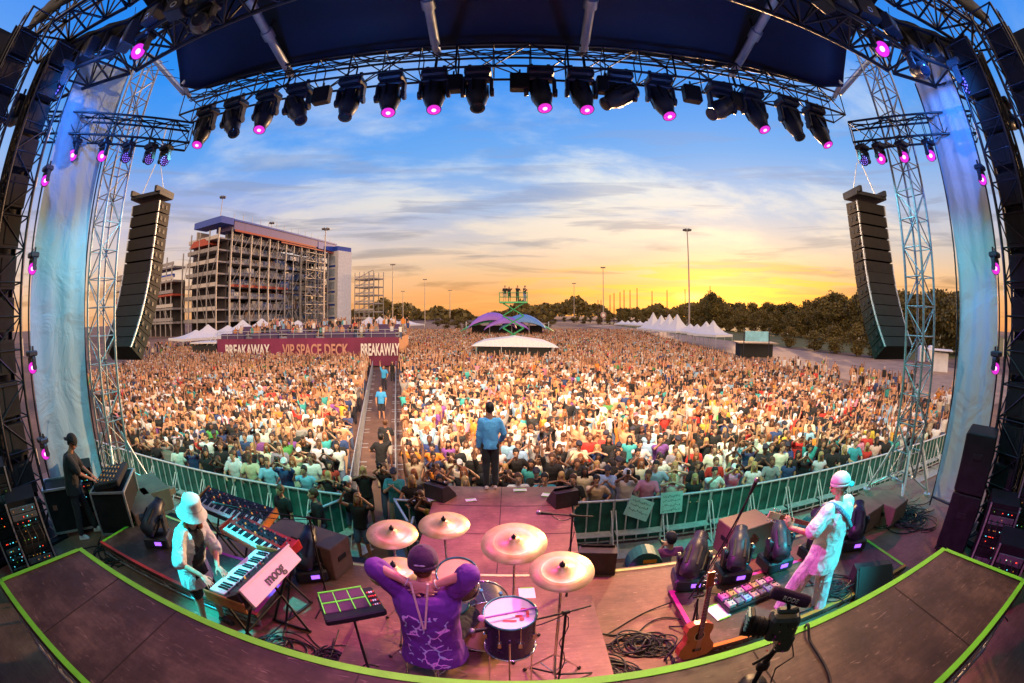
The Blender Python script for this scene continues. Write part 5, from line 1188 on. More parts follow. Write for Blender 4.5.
def rack(label,loc,rz,h,seed,grp='equipment racks in the wings'):
    rnd=random.Random(seed); t=thing('equipment_rack',label,'equipment rack',loc,rz,grp); m=MB(); m.box((0,.02,h/2),(.6,.6,h),CASE); 
    for x in (-.3,.3): m.box((x,-.30,h/2),(.03,.03,h),ALU)
    m.build('case',t); z=.12; k=0
    m=MB(); l_=MB()
    while z<h-.12:
        hh=rnd.choice((.045,.09,.135)); m.bbox((0,-.295,z+hh/2),(.5,.03,hh-.008),rnd.choice((BLKP,mat('rack_grey',(.12,.12,.13),.5),CASE)),.004)
        for q in range(rnd.randint(1,6)): l_.box((-.2+.4*rnd.random(),-.313,z+hh/2),(.012,.006,.01),rnd.choice((GL,mat('red_led',(.9,.05,.03),.4,emit=(1,.05,.02),es=3,var=0),mat('cyan_led',(.1,.8,.9),.4,emit=(.1,.8,1),es=2,var=0),mat('knob_amber',(.8,.4,.1),.4))))
        z+=hh+.006
    u=m.build('rack_unit',t); l_.build('indicator_light',u)
    m=MB()
    for q in range(4):
        x=-.2+.13*q; m.path([V((x,-.32,h*.8)),V((x+.05,-.40,h*.6)),V((x-.04,-.42,h*.3)),V((x+.1,-.36,.05)),V((x+.3,-.45,.015))],.008,CABLE,5)
    m.build('cable',t)
    return t
rack('dark equipment rack in the left wing beside the column, nearest the platform',(-6.45,1.75,0),radians(72),1.25,3)
rack('dark equipment rack in the left wing behind the nearest one',(-7.05,1.45,0),radians(76),1.6,4)
rack('low equipment rack stacked by the foot of the left scrim',(-7.35,3.6,0),radians(60),1.05,5)
rack('dark equipment rack in the right wing beside the speaker stack',(6.6,1.75,0),radians(-66),1.15,6)
rack('tall dark equipment rack in the right wing at the picture edge',(7.2,1.35,0),radians(-72),1.7,7)
rack('dark equipment rack in the right wing nearest the platform corner',(6.1,1.15,0),radians(-70),.9,8)
REDL=mat('red_tube_light',(.9,.05,.02),.4,emit=(1,.06,.02),es=2.2,var=0)
for i,(p,lab) in enumerate(((atr(4,506,7.0),'red tube light at the far left edge'),(atr(17,509,6.9),'red tube light second from the far left edge'))):
    t=thing('tube_light',lab+' above the racks','light',p,0,'red tube lights in the left wing'); m=MB(); m.tube((0,0,-.12),(0,0,.12),.035,REDL,n=10); m.build('tube',t); m=MB(); m.tube((0,.05,-p.z+.02),(0,.05,.14),.012,BLKP); m.lathe([(.12,-p.z),(.12,-p.z+.02)],BLKP,12,(0,.05,0)); m.build('stand',t)
p=atr(1009,558,6.6); t=thing('tube_light','orange tube light lying sloping in the right wing','light',p); m=MB(); m.tube((-.3,.1,.12),(.3,-.1,-.1),.025,mat('orange_tube',(1,.3,.05),.4,emit=(1,.22,.02),es=2,var=0)); m.build('tube',t); m=MB(); m.tube((0,.03,-p.z+.02),(0,.03,0),.012,BLKP); m.lathe([(.12,-p.z),(.12,-p.z+.02)],BLKP,12,(0,.03,0)); m.build('stand',t)
# ================================================================ moving lights on the floor
def floor_mover(label,p,rz,key='fl',size=.9,tilt=(.3,.75,.42)):
    if key not in proto: proto[key]=make_mover(label,grp='moving lights standing on the stage floor',hang=False,size=size,lit=False,tilt=tilt); return setloc(proto[key],p,rz)
    return dup(proto[key],p,rz,label)
for i,(px,py) in enumerate(((690,585),(733,578),(775,567),(815,557))):
    p=atz(px,py,.12); floor_mover('black moving light on the right stage edge, %s of four from the left'%ordn[i],(p.x,p.y+.05,.12),radians(-12+6*i))
for i,(px,py,z) in enumerate(((160,543,.22),(312,575,.02))):
    p=atz(px,py,z); floor_mover('black moving light on the floor %s'%('left of the keyboard player' if i==0 else 'right of the red keyboard'),(p.x,p.y,z),radians(30))
floor_mover('black moving light standing behind the guitarist near the right speaker boxes',(4.95,3.85,.12),radians(-20))
# ================================================================ cables on the floor
def cable_tangle(label,cx,cy,r,n,seed,z=.0,name='cable_coil'):
    rnd=random.Random(seed); t=tag(MB_cable(cx,cy,r,n,rnd,z).build(name,None,(cx,cy,z)),label,'cable','cable bundles on the stage floor'); return t
def MB_cable(cx,cy,r,n,rnd,z):
    m=MB()
    for q in range(n):
        a0=rnd.random()*6.3; rr=r*(.35+.5*rnd.random()); ox,oy=rnd.gauss(0,r*.3),rnd.gauss(0,r*.25); turns=rnd.uniform(.8,2.4); N=int(26*turns); pts=[]
        for i in range(N): a=a0+turns*2*pi*i/N; k=rr*(1+.25*sin(a*1.7+q)); pts.append(V((ox+cos(a)*k,oy+sin(a)*k*.8,.012+.02*(q%5)*(.6+.4*sin(a*2+q)))))
        e=rnd.random()*6.3; pts+= [pts[-1]+V((cos(e)*.15*j,sin(e)*.12*j+.03*sin(j*2),-pts[-1].z*min(1,j/3)+.01)) for j in range(1,5)]
        m.path(pts,rnd.choice((.007,.009,.011)),CABLE,5)
    return m
cable_tangle('dense tangle of black cables right of the floor tom',.85,2.75,.33,16,1,.0)
cable_tangle('coil of black cable on the floor between the drums and the acoustic guitar',1.35,3.1,.25,8,2)
cable_tangle('tangle of cables under the wooden synthesizer',-2.35,2.55,.4,12,3)
cable_tangle('tangle of cables beneath the electronic drum pad',-1.75,2.7,.32,9,4)
cable_tangle('heap of cables below the right lattice tower',6.9,4.0,.55,20,5)
cable_tangle('long loose cables at the foot of the left road case',-6.0,3.1,.45,9,6)
cable_tangle('loops of cable beside the monitor at the right foot of the guitarist',4.0,3.0,.3,7,7,.1)
def run(label,pts,r=.009):
    P=[V(p) for p in pts]; out=[]
    for i in range(len(P)-1):
        for k in range(8):
            t_=k/8; a=P[max(i-1,0)];b=P[i];c=P[i+1];d=P[min(i+2,len(P)-1)]
            out.append(.5*((2*b)+(c-a)*t_+(2*a-5*b+4*c-d)*t_*t_+(3*b-a-3*c+d)*t_**3))
    m=MB(); m.path(out+[P[-1]],r,CABLE,6); return tag(m.build('cable'),label,'cable','cables running over the stage')
run('black cable running down the platform from the acoustic guitar',[(1.75,2.7,.02),(1.78,2.2,.03),(1.68,1.42,1.0),(1.60,1.34,1.70),(1.55,1.2,1.715),(1.5,.9,1.712),(1.35,.6,1.712),(1.38,.35,1.712)])
run('black cable looping from the cable coil to the acoustic guitar',[(1.2,3.2,.02),(1.5,3.5,.02),(1.75,3.55,.02),(2.0,3.35,.02),(1.9,3.1,.02)])
run('black cable crossing the stage floor behind the pedalboard',[(1.0,3.4,.015),(1.6,3.75,.015),(2.3,3.75,.12),(2.9,3.4,.12),(3.6,3.35,.12),(4.2,3.1,.12)])
run('black cable along the stage floor at the left of the low riser',[(-6.4,2.6,.015),(-5.4,2.5,.015),(-4.6,2.7,.015),(-3.9,2.45,.015),(-2.9,2.2,.015),(-1.9,2.4,.015)])
# ================================================================ video camera on the platform
vc=V((1.10,1.06,2.15)); t=thing('video_camera','black video camera on a support arm in the foreground pointing left','video camera',(vc.x,vc.y,1.705),radians(-25)); t.scale=(.86,.86,.95)
z=vc.z-1.705; PUR=mat('purple_knob',(.4,.05,.45),.4); CB=mat('camera_body',(.025,.05,.05),.4,0,.3,20)
m=MB(); m.bbox((0,0,z),(.16,.11,.14),CB,.015); m.bbox((.05,.0,z-.10),(.09,.10,.10),CB,.012); m.bbox((.0,0,z+.09),(.12,.05,.025),CB,.01); m.build('body',t)
m=MB(); m.lathe([(.045,0),(.05,.03),(.05,.07),(.055,.075),(.055,.13),(.05,.132)],BLKP,24,(-.08,0,z-.01),(-1,.15,0)); l_=m.build('lens',t)
m=MB(); 
for k in range(3): m.torus((-.11-.025*k,.005*k,z-.01),.0535,.004,RUB,(-1,.15,0),24,6)
m.build('focus_ring',l_)
m=MB(); d=V((-1,.1,.25)).normalized(); m.lathe([(.001,0),(.028,.005),(.032,.03),(.032,.20),(.028,.225),(.001,.23)],mat('foam_windshield',(.05,.02,.07),.95,0,.4,150,.4),20,V((.10,0,z+.13)),d); mic=m.build('shotgun_microphone',t)
me=text_mesh('RODE',.032,mat('grey_lettering',(.5,.6,.65),.5,var=0),.001,spacing=1.1); put_text('lettering',me,mic,frame(V((.10,0,z+.13))+d*.12+V((0,-.0335,.004)),-d,(0,0,1)))
m=MB(); m.tube((.0,0,z+.10),(-.02,0,z+.14),.01,BLKP); m.bbox((-.19,-.02,z+.05),(.03,.09,.10),BLKP,.008)
for k in range(5): m.box((-.207,-.02,z+.015+.02*k),(.012,.085,.008),mat('teal_fins',(.1,.4,.38),.4))
m.build('bracket',t)
m=MB(); rd=random.Random(4)
for k in range(16): m.lathe([(.0045,0),(.0045,.007)],rd.choice((PUR,CHROME,BLK,REDT,PUR,GL if k==3 else CHROME)),8,(rd.uniform(-.06,.07),-.055,z+rd.uniform(-.13,.06)),(0,-1,0))
m.build('button',t)
m=MB(); m.tube((.03,0,z-.15),(.0,0,z-.26),.018,BLKP,n=10); m.bbox((.0,.0,z-.28),(.07,.05,.06),BLKP,.01); m.tube((0,0,z-.30),(.0,.0,.03),.02,BLKP,r2=.015,n=10); m.tube((.0,0,z-.2),(-.08,-.05,z-.22),.01,BLKP); m.lathe([(.09,.0),(.085,.02),(.03,.03)],BLKP,16); m.build('support_arm',t)
m=MB(); m.path([V((.07,-.03,z-.05)),V((.12,-.08,z-.15)),V((.06,-.06,z-.25)),V((.1,-.02,.02))],.005,CABLE,5); m.build('cable',t)
# ================================================================ the crowd
def oi_mat(name,stops,rough=.7,color=False,bump=.3):
    m,n,l,b=newmat(name); oi=n.new('ShaderNodeObjectInfo'); b.inputs['Roughness'].default_value=rough
    if color: 
        tc=n.new('ShaderNodeTexCoord'); z=n.new('ShaderNodeTexNoise'); z.inputs['Scale'].default_value=9; l.new(tc.outputs['Object'],z.inputs['Vector']); mr=n.new('ShaderNodeMapRange'); mr.inputs['To Min'].default_value=.75; mr.inputs['To Max'].default_value=1.1; l.new(z.outputs[0],mr.inputs['Value'])
        vm=n.new('ShaderNodeVectorMath'); vm.operation='SCALE'; l.new(oi.outputs['Color'],vm.inputs[0]); l.new(mr.outputs[0],vm.inputs['Scale']); l.new(vm.outputs[0],b.inputs['Base Color'])
        bp=n.new('ShaderNodeBump'); bp.inputs['Strength'].default_value=.4; bp.inputs['Distance'].default_value=.06; l.new(z.outputs[0],bp.inputs['Height']); l.new(bp.outputs[0],b.inputs['Normal'])
    else:
        r=n.new('ShaderNodeValToRGB'); r.color_ramp.interpolation='CONSTANT'; e=r.color_ramp.elements
        while len(e)<len(stops): e.new(.5)
        for k,c in enumerate(stops): e[k].position=k/len(stops); e[k].color=(*c,1)
        l.new(oi.outputs['Random'],r.inputs[0]); l.new(r.outputs[0],b.inputs['Base Color'])
    return m
SKP=[(.58,.29,.16),(.46,.22,.12),(.64,.35,.21),(.50,.25,.14),(.30,.14,.08),(.62,.33,.2),(.6,.36,.22),(.18,.08,.05)]
CS=oi_mat('crowd_skin',SKP,.5); CP=oi_mat('crowd_trousers',[(.02,.02,.03),(.08,.12,.22),(.35,.3,.22),(.03,.03,.03),(.15,.2,.32),(.5,.48,.45)],.85)
CSH=oi_mat('crowd_shirt',None,.85,True)
HM={k:mat('crowd_hair_'+k,c,.6,0,.4,60,.3) for k,c in dict(brown=(.09,.035,.014),blond=(.50,.30,.10),black=(.012,.009,.008),auburn=(.30,.09,.02)).items()}
HATW=mat('crowd_white_cap',(.75,.75,.73),.8); HATR=mat('crowd_dark_cap',(.03,.03,.05),.8); EYE=mat('crowd_eye',(.02,.012,.01),.4,var=0); PHN=mat('phone_black',(.02,.02,.025),.2,var=0)
def pose(kind,rnd,s=1):
    L=lambda x,y,z:(x*s,y*s,z*s); ln=rnd.uniform(-.03,.05); tw=rnd.uniform(-.06,.06)
    P=D_(s=s,pelvis=L(0,0,.93),chest=L(tw*.3,.03+ln,1.38),head=L(tw*.4,.07+ln,1.62),face=(tw*2,1,.05+rnd.uniform(-.1,.12)),footL=L(-.12,.0,.08),footR=L(.12,.03,.08))
    d=dict(down=((-.25,.10,.86),(.25,.08,.86)),rail=((-.16,.36,1.12),(.18,.36,1.12)),up=((-.26,.08,1.98),(.24,.10,2.0)),oneup=((-.24,.12,.90),(.22,.16,2.0)),phone=((-.05,.42,1.70),(.06,.42,1.70)),cup=((-.06,.16,1.53),(.07,.16,1.53)),clap=((-.03,.30,1.36),(.03,.30,1.36)),point=((-.22,.25,1.1),(.15,.50,1.62)),bent=((-.22,.25,1.72),(.25,.22,1.75)),wide=((-.55,.12,1.75),(.5,.15,1.85)))[kind]
    P['handL']=L(*d[0]);P['handR']=L(*d[1])
    if kind in('up','bent','wide','phone','cup'): P['ehL']=(-1,.2,-.3);P['ehR']=(1,.2,-.3)
    if kind=='oneup': P['ehR']=(1,.2,-.2)
    if kind in ('up','wide'): P['shupL']=(0,0,.05);P['shupR']=(0,0,.05)
    if kind=='oneup': P['shupR']=(0,0,.05)
    return P
def merge(meshes):
    """meshes: [(mesh, slot)] -> verts, tris, mat"""
    Vs=[];T=[];M=[];o=0
    for me,k in meshes:
        n=len(me.vertices); v=np.empty(n*3,np.float32); me.vertices.foreach_get('co',v); me.calc_loop_triangles(); t=np.empty(len(me.loop_triangles)*3,np.int32); me.loop_triangles.foreach_get('vertices',t)
        Vs.append(v.reshape(-1,3)); T.append(t.reshape(-1,3)+o); M.append(np.full(len(t)//3,k,np.int32)); o+=n
        bpy.data.meshes.remove(me)
    return np.concatenate(Vs),np.concatenate(T),np.concatenate(M)
def np_mesh(name,v,t,m,mats,smooth=True,tint=None):
    me=bpy.data.meshes.new(name); me.vertices.add(len(v)); me.vertices.foreach_set('co',v.astype(np.float32).ravel()); me.loops.add(len(t)*3); me.loops.foreach_set('vertex_index',t.astype(np.int32).ravel())
    me.polygons.add(len(t)); me.polygons.foreach_set('loop_start',np.arange(0,len(t)*3,3,dtype=np.int32)); me.polygons.foreach_set('material_index',m.astype(np.int32)); me.polygons.foreach_set('use_smooth',np.full(len(t),smooth))
    for x in mats: me.materials.append(x)
    if tint is not None:
        a=me.attributes.new('tint','FLOAT_COLOR','FACE'); a.data.foreach_set('color',tint.astype(np.float32).ravel())
    me.update(); me.validate(); return me
def crowd_geo(P,hair,sleeve,vox,target,shorts,hat=None,phone=False,eyes=True):
    J=fig(P); X=[]
    def R(mb,slot,tgt):
        me=remesh(mb,vox,'c',2); n=len(me.polygons)*2
        if n>tgt:
            o=bpy.data.objects.new('t',me); COL.objects.link(o); d=o.modifiers.new('d','DECIMATE'); d.ratio=tgt/n; dg=bpy.context.evaluated_depsgraph_get(); dg.update(); m2=bpy.data.meshes.new_from_object(o.evaluated_get(dg)); bpy.data.objects.remove(o); bpy.data.meshes.remove(me); me=m2
        X.append((me,slot))
    R(skin_geo(J,CS,detail=True),0,target*.45); R(shirt_geo(J,CS,sleeve=sleeve,g=.014,hem=.07),1,target*.25); R(pants_geo(J,CS,length=.45 if shorts else 1,g=.012),2,target*.15)
    g=hair_geo(J,CS,hair); 
    if hat: 
        f=J['face']; c=J['hd']+V((0,0,.05)); g.ell(c,(.098,.115,.085),CS); 
        if hat=='cap': g.ell(c+f*.10+V((0,0,-.01)),(.075,.075,.014),CS)
    R(g,3,target*.15)
    if eyes:
        m=MB(); s=J['s']; f=J['face'];u=V((0,0,1));r=f.cross(u).normalized()
        for q in (-1,1): m.ell(J['hd']+(r*q*.033+f*.084+u*.01)*s,(.016,.010,.008),EYE,None,6,4)
        m.ell(J['hd']+(f*.094-u*.062)*s,(.02,.008,.007),EYE,None,6,4); X.append((m.mesh('e'),4))
    if phone: m=MB(); m.box(J['wrL']*.5+J['wrR']*.5+V((0,.05,.10)),(.075,.012,.155),PHN); X.append((m.mesh('p'),4))
    return merge(X)
rd=random.Random(21)
VAR=[]  # (mesh near, arrays, description)
vs_=[('rail','short',.65,1,'brown',None,'leaning forward'),('rail','long',.2,1,'blond',None,'leaning forward'),('up','short',.65,1,'black',None,'both arms up'),('up','long',.15,1,'brown',None,'both arms up'),
 ('oneup','short',.65,0,'brown',None,'one arm up'),('oneup','long',.15,1,'auburn',None,'one arm up'),('phone','long',.2,0,'brown',None,'holding up phone'),('phone','short',.65,1,'white cap','cap','holding up phone'),
 ('down','short',.65,1,'brown',None,'arms down'),('down','long',.15,0,'black',None,'arms down'),('cup','long',.65,1,'blond',None,'cupping mouth'),('clap','short',.65,0,'dark cap','cap','clapping'),
 ('bent','long',.15,1,'auburn',None,'arms bent'),('wide','short',.65,1,'white cap','cap','arms wide'),('point','short',.65,0,'black',None,'pointing')]
for kd,hr,sl,shr,hc,hat,desc in vs_:
    P=pose(kd,rd,.96 if hr=='long' else 1.02); hm=HATW if hc=='white cap' else HATR if hc=='dark cap' else HM[hc]
    v,t,m=crowd_geo(P,hr,sl,.017,3600,shr,hat,kd=='phone'); me=np_mesh('person_mesh',v,t,m,[CS,CSH,CP,hm,EYE])
    v2,t2,m2=crowd_geo(P,hr,sl,.035,420,shr,hat,False,False)
    VAR.append((me,(v2,t2,m2),hc,desc,kd))
SHIRTS=[('black',(.018,.018,.02),9),('white',(.80,.78,.74),7),('grey',(.30,.29,.28),1.6),('red',(.62,.04,.03),1),('teal',(.05,.42,.40),1.2),('light blue',(.30,.52,.72),1.3),('navy',(.03,.06,.18),1.2),('yellow',(.80,.50,.06),.35),('orange',(.80,.28,.04),.8),('pink',(.80,.28,.40),.6),('green',(.10,.36,.10),.35),('purple',(.25,.08,.35),.3),('cream',(.72,.58,.42),2)]
W_=[w for _,_,w in SHIRTS]
def ordi(n): return '%d%s'%(n,'th' if 10<=n%100<=20 else {1:'st',2:'nd',3:'rd'}.get(n%10,'th'))
def aisleR(y): return -.45-.275*(y-1.5)*1.0 if y>9.5 else -2.6
def aisleL(y): return -1.35-.312*y
ROW=['front','second','third','fourth','fifth','sixth','seventh']
named=[]; y0=8.95; usedlab=set()
def put_person(k,x,y,rz,col,lab,grp,z=G,s=1):
    o=bpy.data.objects.new('person',VAR[k][0]); COL.objects.link(o); o.location=(x,y,z); o.rotation_euler=(0,0,rz); o.scale=(s,s,s); o.color=(*col,1); tag(o,lab,'person',grp); return o
railk=[0,1,0,1,6,7,10,9,8,14]; backk=[2,3,4,5,6,7,8,9,10,11,12,8,9,14,8,9,10,11,6]
for row in range(6):
    y=y0+row*.62
    for side in (0,1):
        xs=[]; x=(aisleR(y)+.3 if side else aisleL(y)-.3); lim=15.5 if side else -12.2
        while (x<lim if side else x>lim):
            xs.append(x); x+=(1 if side else -1)*rd.uniform(.52,.66)
        for i,x in enumerate(xs):
            k=rd.choice(railk if row==0 else backk); sn,sc,_=rd.choices(SHIRTS,W_)[0]
            sc=tuple(min(.85,c*rd.uniform(.85,1.15)) for c in sc)
            hc=VAR[k][2]; h='with '+hc if 'cap' in hc else hc+'-haired'
            lab='%s person in %s top %s, %s from aisle, %s row, %s crowd'%(hc+'-haired' if 'cap' not in hc else hc.replace(' ','-')+'ped',sn,VAR[k][3],ordi(i+1),ROW[row],'right' if side else 'left')
            yy=y+rd.uniform(-.06,.06) if row==0 else y+rd.uniform(-.14,.14)
            put_person(k,x,yy,pi+atan2(-x,y)*-.45*-1+rd.uniform(-.25,.25) if False else pi-atan2(x,y)*.6+rd.uniform(-.25,.25),sc,lab,'people packed behind the barricade',s=rd.uniform(.93,1.04))
NAMED_END=y0+6*.62-.15
# the rest: one mass
def tint_mat():
    m,n,l,b=newmat('crowd_mass'); a=n.new('ShaderNodeAttribute'); a.attribute_name='tint'; l.new(a.outputs['Color'],b.inputs['Base Color']); b.inputs['Roughness'].default_value=.75; return m
TM=tint_mat()
def low_person(up,long_):
    v=[];t=[];m=[]
    def boxp(c,d,k,tp=1):
        o=len(v); x,y,z=[q/2 for q in d]
        for zz,s_ in ((-z,1),(z,tp)):
            for a in range(6): an=a*pi/3; v.append((c[0]+cos(an)*x*s_,c[1]+sin(an)*y*s_,c[2]+zz))
        for a in range(6): b=(a+1)%6; t.extend([(o+a,o+b,o+6+b),(o+a,o+6+b,o+6+a)]); m.extend([k,k])
        for a in range(1,5): t.append((o+6,o+6+a,o+7+a)); m.append(k)
    boxp((0,0,.5),(.30,.22,.9),2); boxp((0,0,1.2),(.42,.24,.6),1,1.0); boxp((0,.0,1.5),(.2,.16,.12),0,.6)
    boxp((0,.02,1.62),(.16,.19,.2),0,.8); boxp((0,-.025,1.68 if not long_ else 1.6),(.19,.19,.17 if not long_ else .34),3,.7)
    if up>0: boxp((-.27,.03,1.65),(.10,.10,.6),0,.7)
    else: boxp((-.25,.03,1.15),(.11,.12,.5),0)
    if up>1: boxp((.27,.05,1.65),(.10,.10,.6),0,.7)
    else: boxp((.25,.03,1.15),(.11,.12,.5),0)
    return np.array(v,np.float32),np.array(t,np.int32),np.array(m,np.int32)
LOW=[low_person(u,l) for u in (0,0,0,0,1,2) for l in (0,1)]
def in_left(x,y):
    if y<NAMED_END and x>-12.3: return False
    if x>aisleL(y)-.25: return False
    if y>39.0 and x>-34.3: return False
    lb=-12-(y-8.9)*2.1 if y<19 else -33-(y-19)*.55
    return x>lb and y<48
def in_right(x,y):
    if y<NAMED_END and x<15.6: return False
    if x<aisleR(y)+.25 and y<44: return False
    if y>=44 and x<-12-(y-44)*.25: return False
    rb=np.interp(y,[8.9,11.4,17.5,25.7,34,56,80,120],[16,18.5,20.5,21,21.3,24.5,29,35])
    if x>rb: return False
    if 41<y<47.6 and -4.3<x<4.8: return False
    return y<118
pts=[]
def scatter(x0,x1,ya,yb,sp,test,z=G):
    y=ya
    while y<yb:
        s_=sp(y); x=x0+rng.uniform(0,s_)
        while x<x1:
            px,py=x+rng.normal(0,s_*.2),y+rng.normal(0,s_*.2)
            if test(px,py): pts.append((px,py,z))
            x+=s_*rng.uniform(.85,1.2)
        y+=s_*.88
scatter(-52,2,8.9,48,lambda y:.55+.005*y,in_left); scatter(-34,38,8.9,118,lambda y:.55+.0065*y,in_right)
# loose people at the fringes, on the deck and beyond
for _ in range(120):
    y=rng.uniform(9.5,34); x=np.interp(y,[8.9,11.4,17.5,25.7,34],[15.5,19,21,21.5,22])+abs(rng.normal(0,4.5)); pts.append((x,y,G))
for _ in range(160): pts.append((rng.uniform(-75,-36),rng.uniform(44,62),G))
for _ in range(95):
    k=rng.uniform(0,1); d=rng.choice([.8,2.4,4.2,6.2,9]); pts.append((-33+21.5*k,41.5+2*k+d,G+3.0-.28+.32*(d>3)+.35*(d>5)))
for _ in range(160): pts.append((rng.uniform(-55,-10),rng.uniform(56,95),G))
pts=np.array(pts); dist=np.hypot(pts[:,0],pts[:,1])
shc=np.array([c for _,c,_ in SHIRTS]); shw=np.array(W_)/sum(W_)
SKA=np.array(SKP); HRA=np.array([(.09,.035,.014),(.09,.035,.014),(.012,.009,.008),(.45,.27,.09),(.30,.09,.02),(.5,.3,.12),(.74,.74,.72),(.03,.03,.05)]); PTA=np.array([(.02,.02,.03),(.08,.12,.22),(.35,.3,.22),(.4,.2,.12)])
VV=[];TT=[];CC=[];off=0
for (x,y,z),d in zip(pts,dist):
    if d<30: v,t,m=VAR[rng.choice([2,3,4,5,6,8,8,8,9,9,9,10,10,11,11,12,14,7])][1]
    else: v,t,m=LOW[rng.integers(len(LOW))]
    a=pi-atan2(x,y)*.6+rng.normal(0,.25); s=rng.uniform(.90,1.05)*(1.0); c_,s_=cos(a)*s,sin(a)*s
    w=np.empty_like(v); w[:,0]=v[:,0]*c_-v[:,1]*s_+x; w[:,1]=v[:,0]*s_+v[:,1]*c_+y; w[:,2]=v[:,2]*s+z
    cols=np.array([SKA[rng.integers(len(SKA))]*rng.uniform(.8,1.15),shc[rng.choice(len(shc),p=shw)]*rng.uniform(.7,1.1) if rng.random()>.16 else SKA[0],PTA[rng.integers(4)],HRA[rng.integers(8)],(.02,.02,.02)])
    VV.append(w);TT.append(t+off);CC.append(cols[m]);off+=len(v)
VV=np.concatenate(VV);TT=np.concatenate(TT);CC=np.concatenate(CC); CC=np.concatenate([np.clip(CC,0,.9),np.ones((len(CC),1))],1)
print('crowd people',len(pts),'faces',len(TT))
me=np_mesh('crowd',VV,TT,np.zeros(len(TT)),[TM],False,CC); o=bpy.data.objects.new('crowd',me); COL.objects.link(o); tag(o,'dense crowd of festival goers filling the ground far back','crowd',kind='stuff')
# ---------------------------------------------------------------- barricade
BARM=mat('barricade_steel',(.70,.76,.76),.4,.5,.15,9); BARP=mat('barricade_sheet',(.018,.13,.11),.7,.1,.5,2,.1)
t=thing('barricade','','barricade',(0,8.5,G),0,'steel crowd barricade panels in front of the pit')
m=MB()
for x in (-.6,.6): m.tube((x,0,.04),(x,0,1.2),.024,BARM,n=8)
m.tube((-.6,0,1.2),(.6,0,1.2),.03,BARM,n=8); m.tube((-.6,0,.12),(.6,0,.12),.02,BARM,n=6)
for x in (-.3,.0,.3): m.tube((x,-.012,.1),(x,-.012,1.18),.019,BARM,n=6)
m.build('frame',t)
m=MB(); m.box((0,.02,.66),(1.16,.006,1.02),BARP); m.build('sheet_panel',t)
for x in (-.56,.56): m=MB(); m.tube((x,0,.95),(x,-.62,.03),.016,BARM,n=6); m.build('brace',t)
m=MB(); m.box((0,-.33,.02),(1.18,.66,.012),BARM); m.build('foot_plate',t)
m=MB(); m.box((0,-.16,.42),(1.12,.26,.014),BARM); m.build('step',t)
xs=[-16.4+1.22*i for i in range(11)]+[-2.0+1.22*i for i in range(16)]
for i,x in enumerate(xs):
    side='left' if i<11 else 'right'; n_=(11-i) if i<11 else i-10
    lab='steel barricade panel with green sheet, %s along from the %s'%(ordi(n_),'aisle mouth towards the left tower' if side=='left' else 'thrust towards the right tower')
    if i==0: t['label']=lab; t.location=(x,8.5,G)
    else: dup(t,(x,8.5,G),0,lab)
for i,(x,y,a) in enumerate(((-4.0,7.9,radians(62)),(-2.35,8.0,radians(118)),(-1.95,7.1,radians(95)))):
    dup(t,(x,y,G),a,'steel barricade panel standing askew in the pit, %s from the left'%ordi(i+1))
# aisle barriers
AB=mat('barrier_steel',(.55,.57,.58),.4,.5,.1)
t=thing('crowd_barrier','','barrier',(0,0,0),0,'light steel barriers along the aisle'); m=MB()
m.tube((0,-1.1,.1),(0,-1.1,1.1),.019,AB); m.tube((0,1.1,.1),(0,1.1,1.1),.019,AB); m.tube((0,-1.1,1.1),(0,1.1,1.1),.019,AB); m.tube((0,-1.1,.18),(0,1.1,.18),.019,AB); m.build('frame',t)
m=MB(); [m.tube((0,-1.0+.2*i,.18),(0,-1.0+.2*i,1.1),.009,AB,n=5) for i in range(11)]; m.build('bars',t)
m=MB(); [m.box((0,y,.01),(.5,.05,.015),AB) for y in (-.9,.9)]; m.build('foot',t)
first=True
for side,fn in (('left',aisleL),('right',aisleR)):
    for i in range(13):
        y=10.4+i*2.22; x0,x1=fn(y-1.1)+(.2 if side=='left' else -.2),fn(y+1.1)+(.2 if side=='left' else -.2); lab='steel barrier on the %s side of the aisle, %s from the pit'%(side,ordi(i+1))
        if y>38: break
        if first: setloc(t,((x0+x1)/2,y,G),-atan2(x1-x0,2.2)); t['label']=lab; first=False
        else: dup(t,((x0+x1)/2,y,G),-atan2(x1-x0,2.2),lab)
